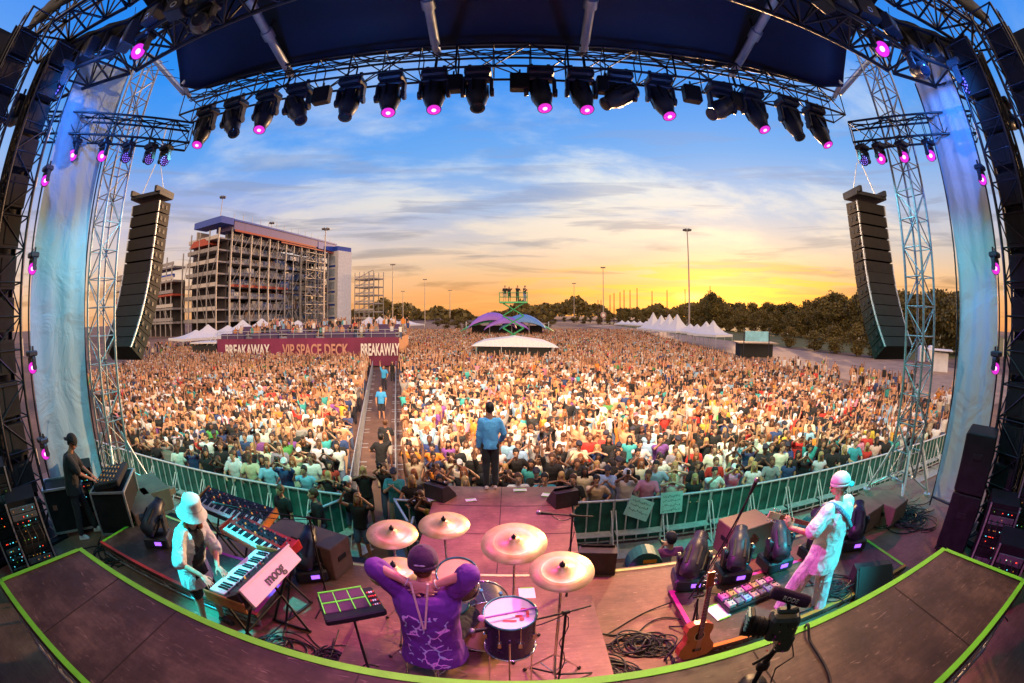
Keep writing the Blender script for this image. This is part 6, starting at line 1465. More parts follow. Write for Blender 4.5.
# people in the pit and the aisle
BK=(.012,.012,.014)
def held_camera(p,rz,label):
    t=thing('photo_camera',label,'camera',p,rz,'cameras of the pit photographers'); m=MB(); m.bbox((0,0,0),(.14,.07,.10),BLKP,.01); m.build('body',t); m=MB(); m.lathe([(.035,0),(.042,.12),(.04,.125)],BLKP,14,(0,.035,0),(0,1,0)); m.build('lens',t)
pit=[(-4.05,7.45,8,BK,pi*.7,'person in black standing in the pit by the left barricade end'),(-3.62,8.35,7,BK,pi*.9,'person in black with a white cap photographing from the pit'),(-3.15,9.7,6,BK,pi,'person in black holding up a camera at the aisle mouth'),(-3.6,9.3,10,BK,pi*1.1,'long-haired person in black at the left of the aisle mouth'),(-2.75,9.1,11,(.05,.35,.4),pi,'person in teal with a dark cap at the aisle mouth'),
  (-3.95,11.8,14,BK,0,'person in black walking down the aisle, nearest the pit'),(-4.3,13.6,8,BK,.1,'dark haired person in black in the aisle behind the nearest one'),(-6.6,20.4,8,(.05,.35,.75),pi,'person in bright blue shirt alone in the middle of the aisle'),(-9.1,29.0,4,(.05,.38,.75),pi,'person in bright blue shirt at the far end of the aisle'),(-9.6,33,9,BK,pi,'person in black near the banner end of the aisle'),
  (-1.55,7.75,12,(.3,.25,.05),pi,'auburn haired person in olive top raising bent arms at the left of the thrust'),(-1.9,8.15,6,BK,pi,'person in black filming beside the left of the thrust'),(2.62,5.75,11,(.20,.04,.22),0,'person in purple top and dark cap in the pit behind the floor lights'),(-4.9,7.4,8,BK,pi*.9,'person in black leaning near the left barricade behind the keyboards'),(-3.2,7.7,12,BK,pi,'auburn haired person in black raising both hands in the pit by the gate')]
for x,y,k,c,rz,lab in pit: put_person(k,x,y,rz,c,lab,None)
held_camera((-3.6,8.0,G+1.72),pi,'black camera held up by the person with the white cap in the pit'); held_camera((-3.15,9.25,G+1.74),pi,'black camera held up at the aisle mouth')
# small gear along the front edge of the stage
UN=mat('teal_unit',(.02,.14,.13),.45,0,.2); ORL=mat('orange_label',(.85,.40,.05),.5,0,.1); MGT=mat('magenta_bar',(.6,.05,.5),.3,emit=(1,.08,.8),es=1.0,var=0)
fu=None
for i,(x,y) in enumerate(((-3.55,5.15),(1.95,5.2),(4.15,5.15),(5.1,5.1))):
    lab='small dark teal fog unit with orange label on the front ledge, %s from the left'%ordi(i+1)
    if fu is None:
        fu=thing('fog_unit',lab,'fog machine',(x,y,-.28),0,'small teal units on the front ledge'); m=MB(); n=12; pr=[(cos(pi*k/n)*.27,sin(pi*k/n)*.30) for k in range(n+1)]
        m.add([(a,-.14,b) for a,b in pr]+[(a,.14,b) for a,b in pr],[tuple(range(n,-1,-1)),tuple(range(n+1,2*n+2))]+[(k,k+1,n+2+k,n+1+k) for k in range(n)]+[(n,0,n+1,2*n+1)],UN); m.build('body',fu)
        m=MB(); m.box((.05,-.146,.15),(.20,.008,.06),ORL); m.build('orange_tag',fu); m=MB(); m.box((.08,-.146,.07),(.10,.008,.04),mat('cyan_tag',(.2,.7,.8),.5)); m.build('small_tag',fu)
    else: dup(fu,(x,y,-.28),(-.1,.12,.2)[i-1],lab)
t=thing('front_ledge','narrow black equipment ledge just below the downstage edge of the stage','ledge',(0,5.12,0)); 
for a,b in ((-6.6,-1.5),(1.2,6.6)): m=MB(); m.box(((a+b)/2,0,-.31),(b-a,.42,.05),BLK); m.build('shelf',t)
for i,(x,y,w) in enumerate(((1.55,5.02,.5),(2.75,5.0,.6),(3.4,5.0,.5),(4.7,5.0,.4),(-2.3,5.02,.6))):
    t=thing('light_bar','slim magenta light bar lying on the front ledge, %s from the right'%ordi(5-i) if i<4 else 'slim magenta light bar lying on the front ledge left of the thrust','light',(x,y,-.28),rd.uniform(-.1,.1),'magenta light bars on the front ledge'); m=MB(); m.bbox((0,0,.04),(w,.08,.07),BLKP,.01); m.build('housing',t); m=MB(); m.box((0,0,.078),(w*.92,.05,.006),MGT); m.build('lens_strip',t)
for i,(x,y,z) in enumerate(((-4.6,2.35,0),(-1.2,1.95,0),(1.35,2.25,0),(4.9,2.3,0),(2.35,2.45,0),(-5.4,2.2,0))):
    t=thing('water_bottle','clear water bottle standing on the stage floor, %s'%('left of the keyboard player','beneath the drum pad','right of the drum riser','by the wedge at the right','beside the acoustic guitar','at the far left')[i],'bottle',(x,y,z)); m=MB(); m.lathe([(.033,0),(.034,.14),(.03,.165),(.013,.195)],mat('bottle_plastic',(.55,.68,.75),.15,0,.05),12); m.build('body',t); m=MB(); m.lathe([(.015,.195),(.015,.215)],WPANB if False else SHOEW,10); m.build('cap',t)
# signs hung on the barricade
TEALB=mat('teal_card',(.35,.72,.70),.8,0,.1,5); INK=mat('sign_ink',(.03,.12,.13),.8,var=0)
for (x,z,rz,lab,w,h) in ((2.87,-.80,.42,'tilted pale teal cardboard sign with scribbled lines over the barricade rail',.62,.48),(3.62,-.72,0,'square pale teal cardboard sign with rows of handwriting on the barricade rail',.55,.5)):
    t=thing('cardboard_sign',lab,'sign',(x,8.40,z)); t.rotation_euler=(radians(-12),rz,0); m=MB(); m.box((0,0,-.1),(w,.008,h),TEALB); m.build('card',t)
    m=MB(); rn=random.Random(5)
    for r in range(4 if rz==0 else 3):
        xx=-w*.4
        while xx<w*.36:
            l_=rn.uniform(.02,.05); m.path([V((xx,-.007,-.1+h*.3-r*.11)),V((xx+l_*.3,-.007,-.1+h*.3-r*.11+rn.uniform(-.04,.05))),V((xx+l_*.6,-.007,-.1+h*.3-r*.11-rn.uniform(-.03,.03))),V((xx+l_,-.007,-.1+h*.3-r*.11))],.004,INK,4); xx+=l_+.015
    m.build('handwriting',t)
# ================================================================ background
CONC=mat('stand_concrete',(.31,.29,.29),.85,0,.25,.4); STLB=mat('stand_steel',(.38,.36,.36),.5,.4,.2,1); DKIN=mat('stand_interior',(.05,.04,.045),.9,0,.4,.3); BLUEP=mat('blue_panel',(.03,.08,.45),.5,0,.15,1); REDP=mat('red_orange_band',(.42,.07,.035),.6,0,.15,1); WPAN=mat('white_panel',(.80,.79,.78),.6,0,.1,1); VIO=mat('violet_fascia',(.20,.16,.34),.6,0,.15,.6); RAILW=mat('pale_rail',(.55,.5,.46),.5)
def grandstand():
    A=V((-96,119,0)); B=V((-84,186,0)); d=(B-A); L=d.length; e=d.normalized(); nrm=V((-e.y,e.x,0)); # nrm points away (left)
    t=thing('grandstand','large steel grandstand building with open decks blue roof edge and scaffold stairs','grandstand',(0,0,0)); g=G
    P=lambda s,w,z: A+e*s+nrm*w+V((0,0,z+g)); M3=basis(e,nrm,V((0,0,1)))
    bx=lambda m,s0,s1,w0,w1,z0,z1,mt: m.box((P((s0+s1)/2,(w0+w1)/2,(z0+z1)/2)),(abs(s1-s0),abs(w1-w0),abs(z1-z0)),mt,M3)
    zt=39.5; 
    lv=[4.5,8.5,12.5,16.5,20.5,24.5,28.5,32.5]
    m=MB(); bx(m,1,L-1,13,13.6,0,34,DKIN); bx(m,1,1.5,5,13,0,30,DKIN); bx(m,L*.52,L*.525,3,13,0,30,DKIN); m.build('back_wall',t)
    for k,z in enumerate(lv):
        s1=L*.50 if k%1==0 else L
        m=MB(); bx(m,0,s1,0,12.8,z,z+.55,CONC); bx(m,0,s1,-.3,.0,z+.1,z+1.0,CONC if k!=3 else REDP); m.build('deck',t)
        m=MB()
        for q in range(3): bx(m,.1,s1-.1,-.18,-.10,z+1.25+.45*q,z+1.32+.45*q,RAILW)
        for q in range(int(s1/2)): bx(m,q*2+.1,q*2+.22,-.2,-.08,z+1.0,z+2.2,RAILW)
        m.build('railing',t)
        if k<6: m=MB(); bx(m,s1+.1,L,3.5,12.8,z-1.0,z-.5,CONC if k!=3 else REDP); bx(m,s1+.1,L,3.3,3.45,z-.9,z+.1,STLB); m.build('rear_deck',t)
    m=MB()
    n=13
    for i in range(n+1):
        s=L*i/n; z1=37 if i<n else 36; m.tube(P(s,-.8,0),P(s,-.8,z1),.38 if i%2==0 else .28,STLB,n=8)
        if i<n and i%1==0: 
            for z in (4,16,28): m.tube(P(s,-.8,z),P(s+L/n*.98,-.8,z+8),.10,STLB,n=5,cap=False)
    m.build('column',t)
    m=MB(); rnd=random.Random(3)   # sloping underside of the seating seen through the frame
    for q in range(9): s=L*.52+q*L*.052; m.tube(P(s,1,4),P(s,12,33),.5,STLB,n=6); m.tube(P(s,2,24),P(s,9,32),.3,STLB,n=5)
    m.build('raker',t)
    m=MB(); bx(m,0,L,-1.6,9,36.2,39.2,VIO); m.build('top_fascia',t)
    m=MB(); bx(m,-.4,L+.4,-1.9,9.4,39.2,39.8,BLUEP); bx(m,L*.78,L,-1.75,-1.6,35.8,38.8,BLUEP); bx(m,.5,L*.75,-1.75,-1.62,35.6,36.3,REDP); bx(m,L*.4,L,-1.75,-1.62,34.8,35.3,REDP); m.build('roof_edge',t)
    # infill panels, glass and clutter in the bays
    rb=random.Random(12); pm=[WPAN,CONC,mat('infill_grey',(.22,.21,.22),.6),mat('infill_glass',(.10,.13,.18),.2,.2,.2),mat('infill_brown',(.20,.12,.08),.8),mat('infill_blue',(.08,.14,.35),.6)]
    for q,pmq in enumerate(pm):
        m=MB()
        for k in range(60):
            z=rb.choice(lv); s=rb.uniform(0,L*.96); w=rb.uniform(1,7); hgt=rb.uniform(.7,3.2); bx(m,s,s+w,rb.uniform(.4,9),rb.uniform(.4,9)+.3,z+.56,z+.56+hgt,pmq)
        m.build('infill_panel',t)
    m=MB()
    for k in range(40):
        s=rb.uniform(0,L); z=rb.choice(lv[:7]); m.tube(P(s,-.5,z+.5),P(s+rb.uniform(-5,5),rb.uniform(-.6,6),z+4.5),.12,RAILW,n=4)
    for k in range(14): m.tube(P(L*k/14,-1,39.8),P(L*k/14,-1,41+rb.uniform(0,1.5)),.1,STLB,n=4)
    m.build('rigging',t)
    # gable end facing the stage
    m=MB(); 
    for k in range(8):
        z=4.5+4*k; w1=24-(k*.3); bx(m,-6,-.4,-.5,w1*.86,z,z+.5,CONC); bx(m,-6.3,-6.05,-.5,w1*.86,z+.1,z+1.4,RAILW if k%2 else CONC)
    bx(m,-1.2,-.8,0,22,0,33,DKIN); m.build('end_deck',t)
    m=MB(); bx(m,-7,-.6,-1.9,15,37.6,39.9,BLUEP); bx(m,-6.9,-.7,12.6,13,33.5,36.4,RAILW); m.build('end_roof',t)
    m=MB(); m.add([P(-6.6,4,31),P(-6.6,18,31),P(-6.6,15,33.2),P(-6.6,8,33.5),P(-.7,4,31),P(-.7,18,31),P(-.7,15,33.2),P(-.7,8,33.5)],[(0,1,2,3),(7,6,5,4),(0,4,5,1),(1,5,6,2),(2,6,7,3),(3,7,4,0)],REDP); m.build('red_canopy',t)
    m=MB()
    for w in (-.6,5,11,17,22): m.tube(P(-6.4,w,0),P(-6.4,w,36 if w<18 else 30),.3,STLB,n=6)
    for w in (-.6,5,11,17): m.tube(P(-6.5,w,4),P(-6.5,w+5,16),.1,STLB,n=4); m.tube(P(-6.5,w+5,16),P(-6.5,w,28),.1,STLB,n=4)
    m.build('end_column',t)
    # stair scaffold in the middle
    for s0,ww in ((L*.60,7),(L*.70,5)):
        m=MB()
        for a in range(0,9):
            z=a*3.6; m.tube(P(s0,-4,z),P(s0+ww,-4,z+3.6) if a%2==0 else P(s0+ww,-4,z),.22,RAILW,n=4); m.tube(P(s0+ww,-4,z+3.6),P(s0,-4,z+7.2) if a%2 else P(s0,-4,z+3.6),.22,RAILW,n=4)
            bx(m,s0-1,s0+ww+1,-5.5,-3,z+3.4,z+3.6,STLB)
        for s in (s0-1,s0+ww+1):
            for w in (-5.5,-3): m.tube(P(s,w,0),P(s,w,33),.16,STLB,n=5)
        m.build('scaffold_stair',t)
    # lower wing to the far left
    m=MB(); 
    for k in range(5): m.box(P(-8,52,5+5*k),(6,60,.7),CONC if k!=2 else REDP,M3); m.box(P(-11,52,6.2+5*k),(.15,60,1.2),RAILW if k%2 else CONC,M3)
    for q in range(14): m.tube(P(-10.5,24+q*4.3,0),P(-10.5,24+q*4.3,27+ (q%3)*2),.3,STLB,n=5); m.tube(P(-10.6,24+q*4.3,2+q%3*5),P(-10.6,24+q*4.3+4.2,10+q%3*5),.12,STLB,n=4)
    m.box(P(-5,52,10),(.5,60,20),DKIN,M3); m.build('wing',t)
    m=MB(); m.box(P(-10,30,22),(1,14,1.2),BLUEP,M3); m.build('wing_roof',t)
grandstand()
t=thing('lift_tower','white tower with blue stripes at the right end of the grandstand','tower',(-81.5,188,G),radians(-24)); m=MB(); m.box((0,0,18),(8.2,9,36),WPAN); m.build('wall',t)
m=MB(); 
for z in (5,11,17,23,29): m.box((-.9,-4.55,z),(6.2,.14,.9),BLUEP)
m.box((-.4,0,37.1),(7.6,9.2,2.2),BLUEP); m.build('blue_band',t)
m=MB()
for z in (8,14,20,26,32): m.box((-.9,-4.53,z),(5.6,.1,3.4),mat('tower_glass',(.45,.52,.62),.25,.1,.2,.5))
m.build('window',t)
t=thing('scaffold_block','brown steel stair block to the right of the white tower','scaffold',(-70,200,G),radians(-20)); m=MB()
for k in range(6): m.box((0,0,3.5+4*k),(12,8,.6),CONC); m.box((0,-4.1,4.6+4*k),(12,.1,.8),RAILW)
m.build('deck',t); m=MB()
for x in (-6,-3,0,3,6):
    for y in (-4,4): m.tube((x,y,0),(x,y,27),.22,STLB,n=5)
for k in range(6): m.tube((-6,-4.2,3.5+4*k),(6,-4.2,7.5+4*k),.15,STLB,n=4)
m.build('column',t)
# ---------------------------------------------------------------- light poles
POLEM=mat('pole_steel',(.42,.36,.33),.5,.4,.15,3); LAMPH=mat('lamp_head',(.10,.10,.12),.5)
pole=None
for i,(px,py,d,lab) in enumerate(((326,228,128,'tall light pole in front of the white striped tower'),(393,264,205,'light pole right of the brown stair block'),(425,279,300,'thin light pole left of the green stage canopy, nearer one'),(450,290,400,'thin distant light pole left of the green stage canopy'),(574,283,330,'thin light pole just left of a taller one right of the canopy'),(603,267,222,'light pole right of the green stage canopy with a red sign'),(687,229,122,'tallest light pole standing by the white tents'),(223,196,165,'light pole rising behind the near roof corner of the grandstand'),(272,222,190,'light pole rising behind the roof of the grandstand'),(403,291,420,'faint light pole beyond the tents left of the middle'))):
    p=atr(px,py,d); h=p.z-G; sc=h/30
    if pole is None:
        pole=thing('light_pole',lab,'light pole',(p.x,p.y,G),0,'tall light poles round the field'); m=MB(); m.tube((0,0,0),(0,0,29.6),.30,POLEM,r2=.14,n=8); m.build('mast',pole)
        m=MB(); m.torus((0,0,29.6),.9,.06,POLEM); 
        for a in range(8): c=V((cos(a*pi/4)*1.05,sin(a*pi/4)*1.05,29.7)); m.bbox(c,(.55,.55,.42),LAMPH,.05); m.tube((0,0,29.5),c,.05,POLEM,n=4)
        m.build('lamp_head',pole); m=MB(); m.lathe([(.55,0),(.55,.5),(.35,.6)],CONC,12); m.build('footing',pole); pole.scale=(1,1,sc)
    else: o=dup(pole,(p.x,p.y,G),0,lab); o.scale=(max(1,d/260),max(1,d/260),sc)
p=atr(603,283,221); t=thing('round_sign','round red and white sign on the light pole right of the canopy','sign',(p.x,p.y-.5,3.8)); m=MB(); m.lathe([(1.5,0),(1.5,.1)],WPAN,20,(0,0,0),(0,-1,0)); m.build('disc',t); m=MB(); m.torus((0,-.12,0),1.15,.2,REDP,(0,1,0)); m.build('ring',t)
post=None
for i,(px,py) in enumerate(((598,300),(601,300),(610,295),(614,293),(620,292),(624,290),(630,290),(637,288),(652,291),(667,290),(685,289),(710,286))):
    p=atr(px,py,260); lab='slim bare post against the sunset, %s from the left'%ordi(i+1)
    if post is None: post=tag(MB().tube((0,0,0),(0,0,20),.34,mat('wooden_post',(.10,.05,.03),.8),r2=.22,n=8).build('wooden_post',None,(p.x,p.y,G)),lab,'post','slim posts before the trees'); post.scale=(1,1,(p.z-G)/20)
    else: o=dup(post,(p.x,p.y,G),0,lab); o.scale=(1,1,(p.z-G)/20)
# ---------------------------------------------------------------- tents
TENTW=cloth('tent_white',(.80,.78,.76),scale=3,fold=.2)
def tent(label,x,y,w,d,h,pk,rz=0,grp='white peaked tents'):
    t=thing('peaked_tent',label,'tent',(x,y,G),rz,grp); m=MB(); K=5; rows=[]
    for k in range(K+1):
        f=k/K; sc=1-f; z=h+pk*(f**2.0 if f<1 else 1); s_=max(.02,sc); rows.append([(w/2*s_*cx,d/2*s_*cy,z) for cx,cy in ((-1,-1),(0,-1),(1,-1),(1,0),(1,1),(0,1),(-1,1),(-1,0),(-1,-1))])
    m.sheet(rows,TENTW,False); 
    for cx,cy,ww,dd in ((0,-1,w,.04),(0,1,w,.04),(-1,0,.04,d),(1,0,.04,d)): m.box((cx*w/2,cy*d/2,h-.18),(ww,dd,.36),TENTW)
    m.build('canopy',t); m=MB()
    for cx in (-1,1):
        for cy in (-1,1): m.tube((cx*w/2*.98,cy*d/2*.98,0),(cx*w/2*.98,cy*d/2*.98,h),.05,STEEL)
    m.build('leg',t); return t
k=0
for px,d,w,pk in ((622,150,4,1.2),(628,146,4,1.2),(634,142,4,1.2),(640,138,4,1.2),(646,134,4,1.2)):
    p=atr(px,330,d); k+=1; tent('small white tent in the far row along the right, %s from the left'%ordi(k),p.x,p.y,w,4,2.6,pk,.4)
for i,(px,d,pk,w) in enumerate(((653,100,3.6,6),(661,95,3.0,6),(669,90,3.2,6),(677,86,3.2,6),(690,84,1.4,4),(697,80,1.4,4),(706,74,2.0,4.5),(713,71,2.2,4.5))):
    p=atr(px,340,d); tent('white peaked tent along the right crowd edge, %s from the left'%ordi(i+1),p.x,p.y,w,5,2.6,pk,.4,'white peaked tents along the right edge')
for i,(px,d,w,pk) in enumerate(((196,70,7,1.6),(208,76,6,2.6),(228,78,9,2.2),(243,80,10,3.4),(262,82,12,3.6),(283,86,12,3.2),(298,90,10,2.8),(369,120,9,3.4),(380,122,9,3.4),(392,125,9,2.8),(405,128,9,2.4))):
    p=atr(px,330,d); tent('white peaked tent behind the deck on the left, %s from the left'%ordi(i+1),p.x,p.y,w,8,2.8,pk*.7,-.4,'white peaked tents on the left')
# ---------------------------------------------------------------- deck with banner
BAN=mat('plum_banner',(.20,.025,.08),.75,0,.3,.25,.05); A=V((-33.6,39.4,G)); B=V((-11.6,42.6,G)); e=(B-A).normalized(); L=(B-A).length; nr=V((-e.y,e.x,0)); rz=atan2(e.y,e.x); M3=basis(e,nr,V((0,0,1)))
t=thing('viewing_deck','raised viewing deck with a long plum banner along its front','viewing deck',A,rz)
m=MB(); rows=[[(L*i/40,-.05-.06*sin(i*.9),z) for i in range(41)] for z in (.15,1.2,2.2,3.1)]; m.sheet(rows,BAN); bn=m.build('banner',t)
m=MB(); rows=[[(L,-.05+10*i/12,z) for i in range(13)] for z in (.15,1.6,3.0)]; m.sheet(rows,mat('orange_banner',(.45,.16,.04),.75,0,.2,.3)); m.build('side_banner',t)
LW=mat('banner_letter_cream',(.80,.74,.70),.7,var=0); LO=mat('banner_letter_outline',(.62,.30,.22),.7,var=0)
def word(txt,px0,px1,size,mm,bold,sx=1):
    def onb(px):
        r=ray(px,350); # intersect vertical plane through A with direction e
        k=(A.x*nr.x+A.y*nr.y)/(r[0]*nr.x+r[1]*nr.y); return (V((r[0]*k,r[1]*k,0))-V((A.x,A.y,0))).dot(V((e.x,e.y,0)))
    s0,s1=onb(px0),onb(px1); me=text_mesh(txt,size,mm,.02,bold=bold); xs=[v.co.x for v in me.vertices]; w=max(xs)-min(xs); M=frame(((s0+s1)/2,-.20,1.78),(1,0,0),(0,0,1)); M=M@Matrix.Diagonal(((s1-s0)/w,1,1,1)); put_text('lettering',me,bn,M)
word('BREAKAWAY',226,270,1.7,LW,.05); word('VIP SPACE DECK',283,349,1.7,LO,.04); word('BREAKAWAY',361,399.5,1.7,LW,.05)
m=MB()
for a,b,z in ((0,1.8,2.72),(1.8,3.6,3.05),(3.6,12,3.4)): m.box((L/2,(a+b)/2+.2,z),(L-.3,b-a,.12),CONC)
m.build('floor',t); m=MB()
for z,y in ((3.9,.1),(3.5,.1)): m.tube((0,y,z),(L,y,z),.03,STEEL)
for i in range(16): m.tube((L*i/15,.1,3.1),(L*i/15,.1,3.95),.025,STEEL)
m.build('railing',t); m=MB()
for i in range(5): 
    for k in range(3): m.bbox((1.6+i*4.6,1.4+k*3,3.25+.33*k),(3.4,.7,.8),mat('lounge_purple',(.09,.05,.12),.8),.08)
m.build('sofa',t)
m=MB(); 
for s in (-.6,.6): m.tube((-.3,.3+s,.0),(-2.6,.3+s,-.0),.02,ALU); m.tube((-.2,.8+s,2.9),(-3.2,.8+s,.1),.06,WPAN); m.tube((-.2,.8+s,3.9),(-3.2,.8+s,1.1),.04,WPAN)
for k in range(9): m.box((-.4-.33*k,.8,2.75-.32*k),(.3,1.2,.05),STEEL)
m.build('stairs',t)
t=thing('side_tent','black framed tent with a white roof at the left end of the viewing deck','tent',(-36,41,G),.1); m=MB(); m.prism([(-2.2,-2),(2.2,-2),(2.2,2),(-2.2,2)],2.6,2.75,TENTW); m.build('roof',t); m=MB(); m.box((0,0,1.25),(4,3.6,2.3),mat('tent_black',(.02,.02,.02),.8)); m.build('side_panel',t)
# ---------------------------------------------------------------- mixing position tent, scissor lift, canopy stage
t=thing('mixing_tent','low white roofed tent with dark sides in the middle of the crowd','tent',(.25,44.2,G)); m=MB()
m.add([(-4.3,-2.6,2.25),(4.4,-2.6,2.1),(4.4,2.6,2.1),(-4.3,2.6,2.25),(-3.2,-2.2,2.7),(0,-2.0,3.1),(3.1,-2.2,2.65),(-3.2,2.2,2.7),(0,2.0,3.1),(3.1,2.2,2.65)],[(0,1,6,5,4),(3,7,8,9,2),(0,4,7,3),(1,2,9,6),(4,5,8,7),(5,6,9,8)],TENTW); m.build('roof',t)
m=MB(); m.box((0,.2,1.25),(7.4,4.2,1.9),mat('tent_black',(.02,.02,.02),.8)); m.build('side_panel',t); m=MB()
for x in (-3.8,-1.3,1.3,3.8):
    for y in (-2.3,2.4): m.tube((x,y,0),(x,y,2.3),.05,STEEL)
m.build('leg',t)
GRN=mat('lift_green',(.03,.30,.10),.45,.2,.15); p=aty(514,302,47.5); hz=p.z-G
t=thing('scissor_lift','green scissor lift raised high above the mixing tent with four people on it','scissor lift',(.15,47.5,G)); m=MB(); m.bbox((0,0,.7),(2.6,1.6,.7),GRN,.05); m.build('chassis',t)
for x in (-.9,.9):
    for y in (-.8,.8): m=MB(); m.lathe([(.35,-.12),(.35,.12)],RUB,16,(x,y,.36),(0,1,0)); m.build('wheel',t)
m=MB(); n=4; z0,z1=1.1,hz-.15
for k in range(n):
    a,b=z0+(z1-z0)*k/n,z0+(z1-z0)*(k+1)/n
    for y in (-.6,.6): m.tube((-1.15,y,a),(1.15,y,b),.07,GRN,n=6); m.tube((1.15,y,a),(-1.15,y,b),.07,GRN,n=6)
    for x in (-1.15,1.15): m.tube((x,-.6,a),(x,.6,a),.05,GRN,n=6)
m.build('scissor_arms',t); m=MB(); m.bbox((0,0,hz-.05),(3.1,1.7,.18),GRN,.03); m.build('platform',t); m=MB()
for z in (.55,1.05): 
    for y in (-.83,.83): m.tube((-1.55,y,hz+z),(1.55,y,hz+z),.025,GRN)
    for x in (-1.55,1.55): m.tube((x,-.83,hz+z),(x,.83,hz+z),.025,GRN)
for x in (-1.55,-.5,.5,1.55):
    for y in (-.83,.83): m.tube((x,y,hz),(x,y,hz+1.05),.025,GRN)
m.build('guard_rail',t)
for i,(x,k) in enumerate(((-.95,8),(-.45,10),(.45,14),(1.25,11))): put_person(k,.15+x,47.5,pi+.2*i,BK,'dark clothed person on the green scissor lift, %s from the left'%ordi(i+1),'people on the scissor lift',z=G+hz+.05)
PURP=mat('canopy_purple',(.35,.16,.62),.6,0,.15,.3); TEALC=mat('canopy_green',(.08,.50,.22),.6,0,.15,.3)
t=thing('canopy_stage','far stage canopy of arched purple and green fabric sails','canopy',(0,88,G)); 
pl=aty(461,326,88); pr=aty(553,326,88); X0,X1=pl.x,pr.x
def sail(name,x0,x1,zl,zh,y0,y1,mt,thin=.6):
    m=MB(); rows=[]
    for j in range(5):
        f=j/4; rows.append([(x0+(x1-x0)*i/14, y0+(y1-y0)*f, zl+(zh-zl)*sin(pi*i/14)**.8-thin*(f-.5)**2*4*(.3+sin(pi*i/14))) for i in range(15)])
    m.sheet(rows,mt); o=m.build(name,t); s_=o.modifiers.new('t','SOLIDIFY'); s_.thickness=.05
sail('green_sail',X0,X1,2.2,5.0,-2,3,TEALC); sail('purple_sail',X0+1.6,X0+11.5,2.9,5.9,-3,2,PURP,1.2); sail('purple_sail',X0+8,X1-1.5,2.7,5.5,-3.2,2,mat('canopy_blue',(.14,.30,.62),.6),1.2); sail('purple_sail',X0+5,X0+14,2.6,5.0,-3.8,0,PURP,1.0)
m=MB()
for x in (X0+1.2,X0+6,(X0+X1)/2+1,X1-5,X1-1): m.tube((x,-1,0),(x,-1,4),.12,STEEL)
m.box(((X0+X1)/2,3,1.6),(X1-X0-4,.3,3.0),DKIN); m.build('frame',t)
t=thing('side_screen','pale blue banner screen at the right crowd edge','screen',(31.3,47.5,G),-.35); m=MB(); m.box((0,0,3.0),(3.3,.15,1.3),mat('pale_blue_screen',(.25,.6,.72),.5,0,.25,1)); m.build('screen',t); m=MB(); [m.tube((x,.1,0),(x,.1,4.1),.07,DARKTR) for x in (-1.8,1.8)]; m.build('post',t)
t=thing('black_bar_tent','low black bar structure with a flat roof right of the white tents','bar tent',(33.0,50.0,G),-.3); m=MB(); m.box((0,1.5,1.0),(5,3.0,1.8),mat('tent_black',(.02,.02,.02),.8)); m.build('side_panel',t); m=MB(); m.box((0,1,2.0),(6,4,.15),mat('dull_roof',(.3,.22,.16),.8)); m.build('roof',t)
t=thing('white_canopy_unit','white unit with a small canopy on the pavement beyond the right tower','tent',(50,28.5,G),-1.0); m=MB(); m.bbox((0,0,1.1),(2.6,2,2.2),WPAN,.05); m.build('body',t); m=MB(); m.prism([(-1.9,-2.2),(1.9,-2.2),(1.9,1.2),(-1.9,1.2)],2.5,2.6,TENTW); m.build('roof',t)
toi=None
for i,px in enumerate((921,930)):
    p=atz(px,362,G); lab='pale portable toilet beyond the right tower, %s of the two'%('left' if i==0 else 'right')
    if toi is None: toi=thing('portable_toilet',lab,'portable toilet',p,.9,'portable toilets'); m=MB(); m.bbox((0,0,1.1),(1.1,1.1,2.1),WPAN,.05); m.build('cabin',toi); m=MB(); m.bbox((0,-.56,1.05),(.75,.03,1.8),mat('grey_door',(.3,.3,.32),.6),.01); m.build('door',toi); m=MB(); m.lathe([(.62,2.15),(.45,2.4),(.1,2.45)],WPAN,8); m.build('roof',toi)
    else: dup(toi,p,.9,lab)
